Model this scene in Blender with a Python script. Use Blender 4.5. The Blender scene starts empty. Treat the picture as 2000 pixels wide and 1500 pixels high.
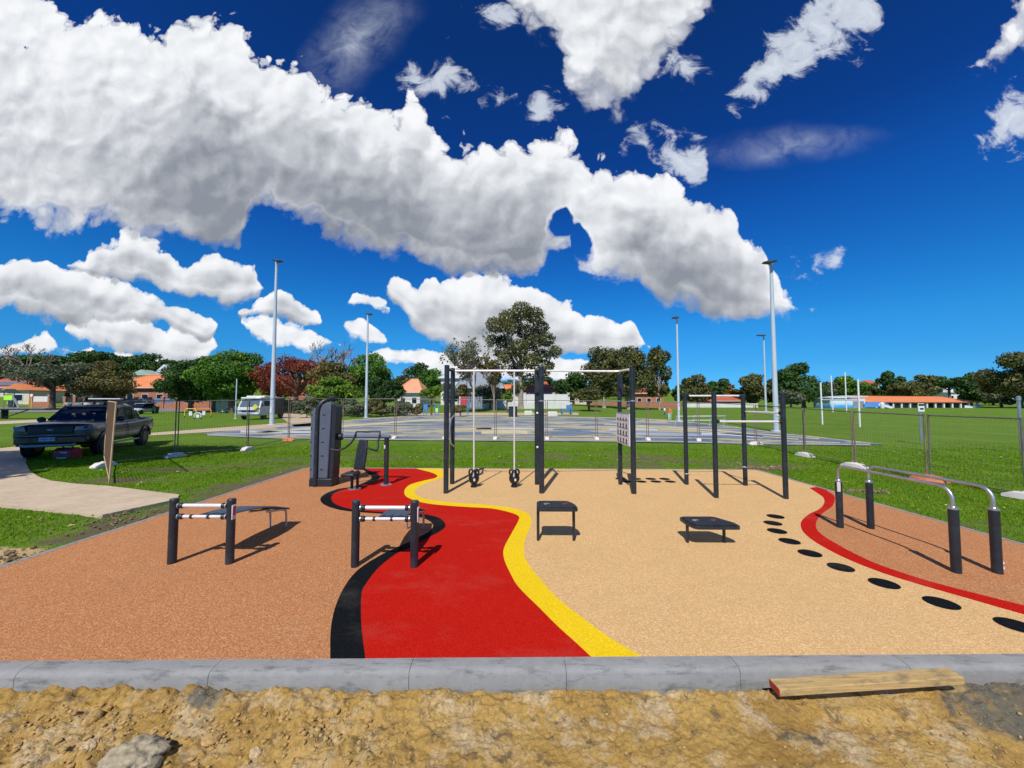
import bpy, math, random
import numpy as np
from mathutils import Vector, Matrix, Euler
from mathutils.geometry import tessellate_polygon
R = math.radians
PI = math.pi
scn = bpy.context.scene
COL = scn.collection
random.seed(7)
rng = np.random.default_rng(11)

# ------------------------------------------------------------------ camera
FPX = 745.0
CAMH = 1.7
cam_d = bpy.data.cameras.new("camera")
cam = bpy.data.objects.new("camera", cam_d); COL.objects.link(cam)
cam.location = (0, 0, CAMH)
cam.rotation_euler = (R(90 + 2.69), 0, R(0.615))
cam_d.sensor_width = 36.0
cam_d.lens = FPX / 2000 * 36
cam_d.clip_start = 0.05
cam_d.clip_end = 6000
scn.camera = cam
CR = Euler(cam.rotation_euler).to_matrix()

def ray(px, py):
    return (CR @ Vector(((px - 1000) / FPX, (750 - py) / FPX, -1))).normalized()
def G(px, py, z=0.0):                     # photo pixel -> point on the level z
    d = ray(px, py); t = (z - CAMH) / d.z
    return Vector((d.x * t, d.y * t, z))
def P(px, py, Y):                         # photo pixel -> point at world depth Y
    d = ray(px, py); t = Y / d.y
    return Vector((d.x * t, Y, CAMH + d.z * t))
def XatY(px, Y): return P(px, 785, Y).x

# ------------------------------------------------------------------ noise (numpy)
def _hash(ix, iy, seed):
    h = (ix * 374761393 + iy * 668265263 + seed * 974711) & 0xffffffff
    h = ((h ^ (h >> 13)) * 1274126177) & 0xffffffff
    return ((h ^ (h >> 16)) & 0xffff) / 65535.0
def vnoise(x, y, seed=0):
    x = np.asarray(x, float); y = np.asarray(y, float)
    ix = np.floor(x).astype(np.int64); iy = np.floor(y).astype(np.int64)
    fx = x - ix; fy = y - iy
    fx = fx * fx * (3 - 2 * fx); fy = fy * fy * (3 - 2 * fy)
    a = _hash(ix, iy, seed); b = _hash(ix + 1, iy, seed)
    c = _hash(ix, iy + 1, seed); d = _hash(ix + 1, iy + 1, seed)
    return (a * (1 - fx) + b * fx) * (1 - fy) + (c * (1 - fx) + d * fx) * fy
def fbm(x, y, seed=0, octv=5, gain=0.5):
    s = 0; a = 1; n = 0
    for k in range(octv):
        s = s + a * vnoise(np.asarray(x) * 2 ** k + 17.3 * k, np.asarray(y) * 2 ** k + 9.1 * k, seed + k); n += a; a *= gain
    return s / n
def sst(a, b, x):
    t = np.clip((np.asarray(x, float) - a) / (b - a), 0, 1)
    return t * t * (3 - 2 * t)

def gz(x, y):                              # height of the terrain (smooth part)
    x = np.asarray(x, float); y = np.asarray(y, float)
    start = 62 + 58 * sst(10, 60, x)
    d = np.clip(y - start, 0, None)
    z = -0.02 + 0.0325 * d + 0.00004 * d * d
    z = z + 9.0 * sst(-60, -150, x) * sst(40, 160, y)
    return np.minimum(z, 16 + 0.004 * d)
def gzf(x, y): return float(gz(x, y))

# ------------------------------------------------------------------ mesh building
class MB:
    def __init__(s): s.v = []; s.f = []
    def add(s, vs, fs):
        o = len(s.v); s.v += [tuple(v) for v in vs]; s.f += [tuple(i + o for i in f) for f in fs]; return s
    def box(s, c, d, rot=None):
        cx, cy, cz = c; hx, hy, hz = d[0] / 2, d[1] / 2, d[2] / 2
        vs = [Vector((sx * hx, sy * hy, sz * hz)) for sz in (-1, 1) for sy in (-1, 1) for sx in (-1, 1)]
        if rot is not None: vs = [rot @ v for v in vs]
        vs = [v + Vector(c) for v in vs]
        return s.add(vs, [(0, 2, 3, 1), (4, 5, 7, 6), (0, 1, 5, 4), (2, 6, 7, 3), (0, 4, 6, 2), (1, 3, 7, 5)])
    def tube(s, pts, r, n=10, cap=True):
        pts = [Vector(p) for p in pts]
        rs = r if isinstance(r, (list, tuple)) else [r] * len(pts)
        vs = []; fs = []; up = None
        for i, p in enumerate(pts):
            if i == 0: t = pts[1] - p
            elif i == len(pts) - 1: t = p - pts[i - 1]
            else: t = (pts[i + 1] - p).normalized() + (p - pts[i - 1]).normalized()
            t = t.normalized() if t.length > 1e-9 else Vector((0, 0, 1))
            if up is None: up = Vector((0, 0, 1)) if abs(t.z) < 0.9 else Vector((1, 0, 0))
            a = t.cross(up)
            if a.length < 1e-5: a = t.cross(Vector((0, 1, 0)))
            a.normalize(); b = a.cross(t).normalized(); up = b
            for k in range(n):
                an = 2 * PI * k / n
                vs.append(p + (a * math.cos(an) + b * math.sin(an)) * rs[i])
        for i in range(len(pts) - 1):
            for k in range(n):
                k2 = (k + 1) % n
                fs.append((i * n + k, i * n + k2, (i + 1) * n + k2, (i + 1) * n + k))
        if cap:
            fs.append(tuple(range(n - 1, -1, -1))); fs.append(tuple((len(pts) - 1) * n + k for k in range(n)))
        return s.add(vs, fs)
    def lathe(s, prof, c=(0, 0, 0), n=20, sx=1, sy=1, axis='z'):
        vs = []; fs = []
        for (r, z) in prof:
            for k in range(n):
                an = 2 * PI * k / n; x, y = r * math.cos(an) * sx, r * math.sin(an) * sy
                if axis == 'z': vs.append((c[0] + x, c[1] + y, c[2] + z))
                elif axis == 'x': vs.append((c[0] + z, c[1] + x, c[2] + y))
                else: vs.append((c[0] + y, c[1] + z, c[2] + x))
        m = len(prof)
        for i in range(m - 1):
            for k in range(n):
                k2 = (k + 1) % n
                fs.append((i * n + k, i * n + k2, (i + 1) * n + k2, (i + 1) * n + k))
        fs.append(tuple(range(n - 1, -1, -1))); fs.append(tuple((m - 1) * n + k for k in range(n)))
        return s.add(vs, fs)
    def ball(s, c, r, n=10, sc=(1, 1, 1)):
        prof = [(max(1e-4, math.sin(PI * i / n)) * r, -math.cos(PI * i / n) * r * sc[2]) for i in range(n + 1)]
        return s.lathe(prof, c, max(8, n + 2), sc[0], sc[1])
    def prism(s, poly, z0, z1):             # horizontal polygon, extruded upwards
        n = len(poly)
        vs = [(p[0], p[1], z0) for p in poly] + [(p[0], p[1], z1) for p in poly]
        fs = [(i, (i + 1) % n, n + (i + 1) % n, n + i) for i in range(n)]
        tris = tessellate_polygon([[Vector((p[0], p[1], 0)) for p in poly]])
        for t in tris: fs.append((t[2], t[1], t[0])); fs.append(tuple(n + i for i in t))
        return s.add(vs, fs)
    def extrude(s, poly, a0, a1, plane='yz'):  # polygon in a vertical plane, extruded along the third axis
        n = len(poly)
        def mk(p, a): return (a, p[0], p[1]) if plane == 'yz' else (p[0], a, p[1])
        vs = [mk(p, a0) for p in poly] + [mk(p, a1) for p in poly]
        fs = [(i, (i + 1) % n, n + (i + 1) % n, n + i) for i in range(n)]
        for t in tessellate_polygon([[Vector((p[0], p[1], 0)) for p in poly]]):
            fs.append((t[2], t[1], t[0])); fs.append(tuple(n + i for i in t))
        return s.add(vs, fs)
    def sheet(s, poly, z=0.0):
        tris = tessellate_polygon([[Vector((p[0], p[1], 0)) for p in poly]])
        return s.add([(p[0], p[1], z if not callable(z) else z(p[0], p[1])) for p in poly], [tuple(t) for t in tris])
    def loft(s, secs, cap=True, closed=True):
        n = len(secs[0]); vs = [p for sec in secs for p in sec]; fs = []
        for i in range(len(secs) - 1):
            for k in range(n if closed else n - 1):
                k2 = (k + 1) % n
                fs.append((i * n + k, i * n + k2, (i + 1) * n + k2, (i + 1) * n + k))
        if cap: fs.append(tuple(range(n - 1, -1, -1))); fs.append(tuple((len(secs) - 1) * n + k for k in range(n)))
        return s.add(vs, fs)

def fix_normals(me):
    import bmesh
    bm = bmesh.new(); bm.from_mesh(me)
    bmesh.ops.recalc_face_normals(bm, faces=bm.faces)
    bm.to_mesh(me); bm.free()

def obj(name, mb, mat, parent=None, loc=None, bevel=0, smooth=35, normals=True, sub=0, origin=None):
    me = bpy.data.meshes.new(name)
    vs = mb.v
    if origin is not None:
        ox, oy, oz = origin; vs = [(v[0] - ox, v[1] - oy, v[2] - oz) for v in vs]
    me.from_pydata(vs, [], mb.f); me.update()
    if normals: fix_normals(me)
    if smooth:
        me.polygons.foreach_set('use_smooth', [True] * len(me.polygons))
        if not sub: me.set_sharp_from_angle(angle=R(smooth))
    if mat: me.materials.append(mat)
    o = bpy.data.objects.new(name, me); COL.objects.link(o)
    if parent: o.parent = parent
    if loc is not None: o.location = loc
    if origin is not None and parent is None: o.location = origin
    if bevel:
        b = o.modifiers.new('bevel', 'BEVEL'); b.width = bevel; b.segments = 2; b.limit_method = 'ANGLE'; b.angle_limit = R(40)
    if sub:
        b = o.modifiers.new('sub', 'SUBSURF'); b.levels = sub; b.render_levels = sub
    return o

def npobj(name, V, F, mat, parent=None, smooth=False):
    """fast mesh from numpy arrays (F: all faces with the same corner count)"""
    me = bpy.data.meshes.new(name); nv = len(V); nf, k = F.shape
    me.vertices.add(nv); me.vertices.foreach_set('co', np.ascontiguousarray(V, dtype=np.float32).ravel())
    me.loops.add(nf * k); me.loops.foreach_set('vertex_index', np.ascontiguousarray(F, dtype=np.int32).ravel())
    me.polygons.add(nf); me.polygons.foreach_set('loop_start', np.arange(nf, dtype=np.int32) * k)
    try: me.polygons.foreach_set('loop_total', np.full(nf, k, dtype=np.int32))
    except Exception: pass
    me.polygons.foreach_set('use_smooth', np.full(nf, smooth))
    me.update(calc_edges=True); me.validate()
    if mat: me.materials.append(mat)
    o = bpy.data.objects.new(name, me); COL.objects.link(o)
    if parent: o.parent = parent
    return o

def tag(o, label=None, cat=None, group=None, kind=None):
    if label: o['label'] = label
    if cat: o['category'] = cat
    if group: o['group'] = group
    if kind: o['kind'] = kind
    return o
def thing(name, label, cat, loc=(0, 0, 0), rz=0, group=None):
    o = bpy.data.objects.new(name, None); COL.objects.link(o); o.empty_display_size = 0.1
    o.location = loc; o.rotation_euler = (0, 0, rz)
    return tag(o, label, cat, group)
def copy_tree(o, parent=None):
    c = o.copy(); COL.objects.link(c); c.parent = parent
    for ch in list(o.children): copy_tree(ch, c)
    return c
def struct(o): o['kind'] = 'structure'; return o

# ------------------------------------------------------------------ materials
def lin(c):
    return tuple((x / 12.92 if x <= 0.04045 else ((x + 0.055) / 1.055) ** 2.4) for x in c)
class NT:
    def __init__(s, mat): s.t = mat.node_tree; s.n = s.t.nodes; s.l = s.t.links
    def new(s, typ, **kw):
        n = s.n.new(typ)
        for k, v in kw.items():
            if k.startswith('i_'): n.inputs[k[2:].replace('_', ' ')].default_value = v
            else: setattr(n, k, v)
        return n
    def link(s, a, b): s.l.new(a, b)
    def math(s, op, a, b=None, c=None, clamp=False):
        n = s.n.new('ShaderNodeMath'); n.operation = op; n.use_clamp = clamp
        for i, x in enumerate((a, b, c)):
            if x is None: continue
            if isinstance(x, (int, float)): n.inputs[i].default_value = x
            else: s.l.new(x, n.inputs[i])
        return n.outputs[0]
    def mix(s, f, a, b, typ='MIX'):
        n = s.n.new('ShaderNodeMix'); n.data_type = 'RGBA'; n.blend_type = typ
        for i, x in ((0, f), (6, a), (7, b)):
            if isinstance(x, (int, float)): n.inputs[i].default_value = x
            elif isinstance(x, tuple): n.inputs[i].default_value = (*x[:3], 1)
            else: s.l.new(x, n.inputs[i])
        return n.outputs[2]
    def ramp(s, x, stops, interp='LINEAR'):
        n = s.n.new('ShaderNodeValToRGB'); n.color_ramp.interpolation = interp
        e = n.color_ramp.elements
        while len(e) < len(stops): e.new(0.5)
        for el, (p, c) in zip(e, stops):
            el.position = p; el.color = (*c, 1) if isinstance(c, tuple) else (c, c, c, 1)
        s.l.new(x, n.inputs[0]); return n.outputs[0]
    def noise(s, vec, scale, detail=4, rough=0.55, dist=0.0):
        n = s.n.new('ShaderNodeTexNoise'); n.inputs['Scale'].default_value = scale
        n.inputs['Detail'].default_value = detail; n.inputs['Roughness'].default_value = rough
        n.inputs['Distortion'].default_value = dist
        if vec is not None: s.l.new(vec, n.inputs['Vector'])
        return n.outputs[0]
    def voro(s, vec, scale, feature='F1', out='Distance', rand=1.0):
        n = s.n.new('ShaderNodeTexVoronoi'); n.feature = feature
        n.inputs['Scale'].default_value = scale; n.inputs['Randomness'].default_value = rand
        if vec is not None: s.l.new(vec, n.inputs['Vector'])
        return n.outputs[out]
    def mapping(s, vec, scale=(1, 1, 1), rot=(0, 0, 0), loc=(0, 0, 0), typ='POINT'):
        n = s.n.new('ShaderNodeMapping'); n.vector_type = typ
        n.inputs['Scale'].default_value = scale; n.inputs['Rotation'].default_value = rot; n.inputs['Location'].default_value = loc
        s.l.new(vec, n.inputs['Vector']); return n.outputs[0]
    def bump(s, h, strength=0.3, dist=0.01):
        n = s.n.new('ShaderNodeBump'); n.inputs['Strength'].default_value = strength; n.inputs['Distance'].default_value = dist
        s.l.new(h, n.inputs['Height']); return n.outputs[0]
def mat_base(name):
    m = bpy.data.materials.new(name); m.use_nodes = True
    t = NT(m); b = t.n['Principled BSDF']
    tc = t.n.new('ShaderNodeTexCoord')
    return m, t, b, tc
def simple(name, col, rough=0.5, metal=0.0, var=0.12, scale=6.0, bump=0.05, coat=0.0, spec=0.5, dirt=None, bscale=None):
    """a painted / moulded material with slight mottling, wear and micro-bump"""
    m, t, b, tc = mat_base(name)
    n = t.noise(tc.outputs['Object'], scale, 6, 0.6)
    c0 = tuple(x * (1 - var) for x in col); c1 = tuple(min(1, x * (1 + var)) for x in col)
    cc = t.ramp(n, [(0.3, c0), (0.7, c1)])
    if dirt:
        n2 = t.noise(tc.outputs['Object'], scale * 0.6, 8, 0.7)
        cc = t.mix(t.ramp(n2, [(0.52, 0.0), (0.75, 0.6)]), cc, dirt)
    t.link(cc, b.inputs['Base Color'])
    t.link(t.ramp(n, [(0.3, max(0.02, rough - 0.08)), (0.7, min(1, rough + 0.1))]), b.inputs['Roughness'])
    b.inputs['Metallic'].default_value = metal
    b.inputs['Coat Weight'].default_value = coat
    b.inputs['Specular IOR Level'].default_value = spec
    if bump:
        t.link(t.bump(t.noise(tc.outputs['Object'], bscale or scale * 12, 3, 0.6), bump, 0.004), b.inputs['Normal'])
    return m

def rubber(name, ca, cb, cc, mix_w=0.5, rough=0.92):
    """bound rubber granules: three granule colours in cells about 5 mm across"""
    m, t, b, tc = mat_base(name)
    v = tc.outputs['Object']
    cell = t.n.new('ShaderNodeTexVoronoi'); cell.inputs['Scale'].default_value = 120; t.link(v, cell.inputs['Vector'])
    sep = t.n.new('ShaderNodeSeparateColor'); t.link(cell.outputs['Color'], sep.inputs[0])
    c = t.ramp(sep.outputs[0], [(0.0, ca), (0.4, cb), (0.75, cc)], 'CONSTANT')
    mot = t.noise(v, 30, 3, 0.6)
    c = t.mix(t.ramp(mot, [(0.35, 0.0), (0.65, 0.55)]), c, t.mix(sep.outputs[1], ca, cb))
    big = t.noise(v, 1.3, 5, 0.6)
    c = t.mix(t.ramp(big, [(0.3, 0.0), (0.75, 0.26)]), c, tuple(x * 0.72 for x in cb))
    patch = t.noise(v, 5.5, 4, 0.65)
    c = t.mix(t.ramp(patch, [(0.4, 0.0), (0.7, 0.12)]), c, tuple(min(1, x * 1.25) for x in cb))
    dust = t.noise(t.mapping(v, (1, 1.6, 1), loc=(4, 1, 0)), 1.1, 8, 0.68)
    c = t.mix(t.ramp(dust, [(0.52, 0.0), (0.76, 0.08)]), c, (0.50, 0.42, 0.32))
    t.link(c, b.inputs['Base Color']); b.inputs['Roughness'].default_value = rough
    b.inputs['Specular IOR Level'].default_value = 0.08
    t.link(t.bump(t.math('SUBTRACT', 1.0, cell.outputs['Distance']), 0.55, 0.006), b.inputs['Normal'])
    return m

M = {}
M['rub_terra'] = rubber('terracotta rubber granules', (0.370, 0.146, 0.058), (0.504, 0.222, 0.092), (0.650, 0.347, 0.162))
M['rub_sand'] = rubber('sand rubber granules', (0.557, 0.336, 0.142), (0.690, 0.436, 0.191), (0.835, 0.573, 0.289))
M['rub_red'] = rubber('red rubber granules', (0.44, 0.007, 0.003), (0.50, 0.010, 0.004), (0.56, 0.018, 0.008))
M['rub_yellow'] = rubber('yellow rubber granules', (0.76, 0.50, 0.008), (0.84, 0.57, 0.010), (0.92, 0.66, 0.03))
M['rub_black'] = rubber('black rubber granules', (0.0035, 0.0045, 0.006), (0.006, 0.0075, 0.009), (0.012, 0.014, 0.017))

def m_concrete(name, base, dark, scale=1.0, joints=False, stain=0.5):
    m, t, b, tc = mat_base(name)
    v = tc.outputs['Object']
    n1 = t.noise(v, 1.6 * scale, 8, 0.65); n2 = t.noise(v, 14 * scale, 6, 0.7); n3 = t.noise(t.mapping(v, (1, 5, 3)), 3.5 * scale, 6, 0.7)
    c = t.mix(t.ramp(n1, [(0.35, 0.0), (0.7, 1.0)]), base, tuple(x * 0.78 for x in base))
    c = t.mix(t.ramp(n3, [(0.52, 0.0), (0.70, stain)]), c, dark)
    c = t.mix(t.ramp(n2, [(0.45, 0.0), (0.75, 0.35)]), c, tuple(min(1, x * 1.35) for x in base))
    t.link(c, b.inputs['Base Color']); b.inputs['Roughness'].default_value = 0.88
    t.link(t.bump(t.math('ADD', n2, t.noise(v, 90, 3, 0.6)), 0.25, 0.006), b.inputs['Normal'])
    return m
M['kerb'] = m_concrete('kerb concrete', (0.285, 0.285, 0.275), (0.085, 0.09, 0.095), 1.2, stain=0.9)
M['path'] = m_concrete('sandy concrete path', (0.58, 0.455, 0.31), (0.25, 0.19, 0.13), 1.0, stain=0.6)
M['road'] = m_concrete('asphalt road', (0.22, 0.21, 0.20), (0.15, 0.145, 0.14), 0.5, stain=0.3)

def m_dirt():
    m, t, b, tc = mat_base('yellow sandy dirt')
    v = tc.outputs['Object']
    n1 = t.noise(v, 1.7, 8, 0.62); n2 = t.noise(v, 9, 8, 0.7, 0.4); n3 = t.noise(v, 60, 5, 0.7); n4 = t.noise(t.mapping(v, loc=(7, 3, 1)), 3.4, 9, 0.68)
    c = t.ramp(n1, [(0.30, (0.35, 0.205, 0.050)), (0.5, (0.52, 0.325, 0.088)), (0.72, (0.63, 0.43, 0.15))])
    c = t.mix(t.ramp(n4, [(0.50, 0.0), (0.60, 0.75)]), c, (0.66, 0.53, 0.33))
    c = t.mix(t.ramp(n2, [(0.55, 0.0), (0.63, 0.85)]), c, (0.15, 0.11, 0.065))
    c = t.mix(t.ramp(n3, [(0.35, 0.55), (0.65, 0.0)]), c, (0.20, 0.125, 0.045))
    c = t.mix(t.ramp(t.noise(v, 24, 6, 0.7), [(0.62, 0.0), (0.72, 0.55)]), c, (0.66, 0.55, 0.38))
    a = t.n.new('ShaderNodeAttribute'); a.attribute_name = 'soil'
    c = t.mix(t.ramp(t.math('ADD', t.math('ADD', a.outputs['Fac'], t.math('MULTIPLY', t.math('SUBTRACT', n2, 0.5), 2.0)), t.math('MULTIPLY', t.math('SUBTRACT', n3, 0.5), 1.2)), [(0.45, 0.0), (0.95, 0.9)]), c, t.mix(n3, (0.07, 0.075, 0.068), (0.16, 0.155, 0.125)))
    t.link(c, b.inputs['Base Color']); b.inputs['Roughness'].default_value = 0.97
    b.inputs['Specular IOR Level'].default_value = 0.15
    h = t.math('ADD', t.math('MULTIPLY', n2, 0.8), t.math('MULTIPLY', n3, 0.7))
    t.link(t.bump(h, 0.9, 0.02), b.inputs['Normal'])
    return m
M['dirt'] = m_dirt()

def m_ground():
    m, t, b, tc = mat_base('grass ground')
    v = tc.outputs['Object']
    a = t.n.new('ShaderNodeAttribute'); a.attribute_name = 'mud'
    s = t.n.new('ShaderNodeAttribute'); s.attribute_name = 'sand'
    n1 = t.noise(v, 0.35, 6, 0.6); n2 = t.noise(v, 5.0, 7, 0.7); n3 = t.noise(v, 45, 4, 0.7); n4 = t.noise(t.mapping(v, (0.35, 1.0, 1)), 0.16, 4, 0.6)
    g = t.ramp(n1, [(0.3, (0.110, 0.205, 0.020)), (0.7, (0.185, 0.300, 0.028))])
    g = t.mix(t.ramp(n4, [(0.35, 0.0), (0.65, 0.45)]), g, (0.16, 0.27, 0.018))
    g = t.mix(t.ramp(n3, [(0.35, 0.5), (0.65, 0.0)]), g, (0.045, 0.09, 0.012))
    g = t.mix(t.ramp(n2, [(0.60, 0.0), (0.75, 0.3)]), g, (0.22, 0.19, 0.06))
    mud = t.mix(n3, (0.070, 0.062, 0.030), (0.23, 0.19, 0.105))
    c = t.mix(t.ramp(t.math('ADD', a.outputs['Fac'], t.math('MULTIPLY', t.math('SUBTRACT', n2, 0.5), 2.4)), [(0.40, 0.0), (0.85, 1.0)]), g, mud)
    sand = t.mix(n2, (0.50, 0.33, 0.13), (0.66, 0.50, 0.26))
    c = t.mix(t.ramp(t.math('ADD', s.outputs['Fac'], t.math('MULTIPLY', t.math('SUBTRACT', n2, 0.5), 1.2)), [(0.45, 0.0), (0.6, 1.0)]), c, sand)
    t.link(c, b.inputs['Base Color']); b.inputs['Roughness'].default_value = 0.95
    b.inputs['Specular IOR Level'].default_value = 0.1
    t.link(t.bump(t.math('ADD', n3, n2), 0.8, 0.04), b.inputs['Normal'])
    return m
M['ground'] = m_ground()

def leafmat(name, c0, c1, c2=None, trans=0.25, nscale=0.35):
    m, t, b, tc = mat_base(name)
    geo = t.n.new('ShaderNodeNewGeometry')
    n = t.noise(tc.outputs['Object'], nscale, 4, 0.6)
    f = t.math('ADD', t.math('MULTIPLY', t.math('SUBTRACT', n, 0.5), 1.6), geo.outputs['Random Per Island'])
    f = t.math('MULTIPLY', f, 0.8)
    stops = [(0.1, c0), (0.75, c1)] + ([(0.9, c2)] if c2 else [])
    c = t.ramp(f, stops)
    t.link(c, b.inputs['Base Color']); b.inputs['Roughness'].default_value = 0.6
    b.inputs['Specular IOR Level'].default_value = 0.25
    tr = t.n.new('ShaderNodeBsdfTranslucent'); t.link(c, tr.inputs[0])
    mx = t.n.new('ShaderNodeMixShader'); mx.inputs[0].default_value = trans
    t.link(b.outputs[0], mx.inputs[1]); t.link(tr.outputs[0], mx.inputs[2])
    t.link(mx.outputs[0], t.n['Material Output'].inputs[0])
    return m
M['lf_dark'] = leafmat('dark fig leaves', (0.022, 0.061, 0.018), (0.088, 0.175, 0.031), (0.164, 0.263, 0.044))
M['lf_green'] = leafmat('green leaves', (0.046, 0.128, 0.018), (0.149, 0.288, 0.025), (0.276, 0.425, 0.043))
M['lf_bright'] = leafmat('bright green leaves', (0.070, 0.160, 0.016), (0.240, 0.360, 0.030), (0.400, 0.480, 0.060))
M['lf_gum'] = leafmat('gum tree leaves', (0.050, 0.065, 0.025), (0.200, 0.200, 0.055), (0.350, 0.275, 0.088))
M['lf_olive'] = leafmat('grey olive leaves', (0.085, 0.106, 0.060), (0.222, 0.245, 0.139), (0.340, 0.351, 0.213))
M['lf_brown'] = leafmat('brownish green leaves', (0.095, 0.095, 0.030), (0.255, 0.213, 0.064), (0.404, 0.255, 0.085))
M['lf_red'] = leafmat('red autumn leaves', (0.13, 0.030, 0.018), (0.36, 0.085, 0.045), (0.46, 0.17, 0.08))
M['lf_orange'] = leafmat('orange leaves', (0.12, 0.08, 0.015), (0.26, 0.16, 0.02))
M['grassblade'] = leafmat('grass blades', (0.100, 0.205, 0.005), (0.215, 0.380, 0.010), (0.36, 0.47, 0.04), trans=0.3, nscale=0.8)
M['bark'] = simple('bark', (0.13, 0.095, 0.07), 0.9, var=0.4, scale=2, bump=0.5)
M['bark_pale'] = simple('pale gum bark', (0.34, 0.27, 0.22), 0.9, var=0.35, scale=1.2, bump=0.3)
M['twig'] = simple('bare twigs', (0.27, 0.20, 0.17), 0.9, var=0.25, scale=1, bump=0)

M['post'] = simple('dark slate powder coat', (0.0145, 0.020, 0.028), 0.42, var=0.22, scale=9, bump=0.06, dirt=(0.06, 0.065, 0.07))
M['grassblade'].node_tree.nodes['Principled BSDF'].inputs['Specular IOR Level'].default_value = 0.05
M['postcap'] = simple('dark slate cap', (0.020, 0.028, 0.038), 0.42, var=0.15, scale=8)
M['plastic_grey'] = simple('blue grey moulded plastic', (0.085, 0.105, 0.145), 0.5, var=0.1, scale=5, bump=0.05)
M['plastic_dark'] = simple('dark plastic', (0.014, 0.018, 0.024), 0.45, var=0.15, scale=6)
M['steel'] = simple('galvanised steel', (0.48, 0.50, 0.54), 0.38, metal=0.85, var=0.12, scale=10, bump=0.04)
M['bar_white'] = simple('pale stainless bar', (0.78, 0.78, 0.78), 0.35, metal=0.25, var=0.06, scale=10)
M['board'] = simple('dark blue grey bench board', (0.055, 0.075, 0.11), 0.5, var=0.15, scale=7)
M['black_rubber'] = simple('black moulded rubber', (0.012, 0.013, 0.015), 0.6, var=0.2, scale=15, bump=0.15)
M['stepmat'] = simple('black step top', (0.010, 0.012, 0.014), 0.55, var=0.4, scale=18, bump=0.3, dirt=(0.035, 0.04, 0.035))
M['white'] = simple('white paint', (0.74, 0.75, 0.76), 0.45, var=0.06, scale=3, dirt=(0.45, 0.42, 0.38))
M['decal'] = simple('pale sticker', (0.62, 0.56, 0.58), 0.5, var=0.08, scale=20)
M['decal_red'] = simple('red sticker print', (0.45, 0.05, 0.05), 0.5)
M['lamp_grey'] = simple('light pole paint', (0.47, 0.54, 0.60), 0.5, var=0.08, scale=0.8, dirt=(0.60, 0.58, 0.54))
M['lamp_head'] = simple('floodlight housing', (0.04, 0.042, 0.045), 0.5)
M['lamp_lens'] = simple('floodlight lens', (0.25, 0.22, 0.18), 0.2)
M['rust'] = simple('rusty fence pipe', (0.23, 0.165, 0.125), 0.75, var=0.45, scale=4, metal=0.2, dirt=(0.30, 0.13, 0.06))
M['galv'] = simple('dull galvanised pipe', (0.19, 0.185, 0.16), 0.55, metal=0.4, var=0.25, scale=5, dirt=(0.16, 0.11, 0.07))
M['wire'] = simple('fence wire', (0.15, 0.15, 0.10), 0.5, metal=0.4, var=0.2, scale=3, bump=0)
M['wire_glint'] = simple('galvanised wire with painted glint', (0.42, 0.46, 0.26), 0.4, metal=0.3, var=0.2, scale=3, bump=0)  # glint of the right-hand panels put into a paler wire colour
M['foot_white'] = simple('white fence block', (0.70, 0.64, 0.60), 0.85, var=0.12, scale=7, dirt=(0.42, 0.33, 0.26))
M['foot_orange'] = simple('orange fence block', (0.75, 0.22, 0.11), 0.8, var=0.2, scale=6, dirt=(0.66, 0.42, 0.32))
M['kett'] = simple('black cast weight', (0.008, 0.008, 0.009), 0.35, var=0.2, scale=20, bump=0.05)

M['carpaint'] = simple('dark grey car paint', (0.007, 0.011, 0.017), 0.3, metal=0.0, var=0.08, scale=3, bump=0, coat=0.5)
M['glass'] = simple('dark tinted glass', (0.006, 0.010, 0.022), 0.12, var=0.1, scale=2, bump=0, spec=0.3)
M['tyre'] = simple('tyre rubber', (0.012, 0.012, 0.013), 0.85, var=0.2, scale=12)
M['rim'] = simple('dark alloy', (0.05, 0.05, 0.055), 0.4, metal=0.7)
M['silver'] = simple('silver trim', (0.34, 0.35, 0.36), 0.35, metal=0.5)
M['lightglass'] = simple('headlight glass', (0.20, 0.24, 0.27), 0.1, spec=0.8)
M['plate_blue'] = simple('number plate', (0.50, 0.56, 0.75), 0.5, var=0.03)
M['ink'] = simple('dark blue print', (0.02, 0.05, 0.2), 0.5)
M['ink_black'] = simple('black print', (0.02, 0.02, 0.022), 0.5)
M['carwhite'] = simple('white car paint', (0.72, 0.73, 0.74), 0.25, var=0.03, scale=2, coat=0.8, bump=0)
M['red_plastic'] = simple('red plastic', (0.36, 0.012, 0.022), 0.4, var=0.15, scale=10)
M['hivis'] = simple('lime plastic', (0.42, 0.85, 0.05), 0.6)
M['yellow'] = simple('yellow paint', (0.80, 0.62, 0.03), 0.5)
M['orange'] = simple('orange paint', (0.80, 0.30, 0.03), 0.5)
M['blue'] = simple('blue paint', (0.06, 0.22, 0.55), 0.5)
M['bin_green'] = simple('dark green bin', (0.02, 0.06, 0.045), 0.5)
M['skin'] = simple('skin', (0.50, 0.30, 0.20), 0.6, bump=0)
M['cloth_white'] = simple('white cloth', (0.72, 0.72, 0.72), 0.9)
M['cloth_blue'] = simple('blue cloth', (0.05, 0.12, 0.30), 0.9)
M['cloth_red'] = simple('orange red cloth', (0.55, 0.17, 0.06), 0.9)
M['cloth_mint'] = simple('mint cloth', (0.35, 0.62, 0.52), 0.9)
M['hair'] = simple('dark hair', (0.04, 0.025, 0.015), 0.8)

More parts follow.
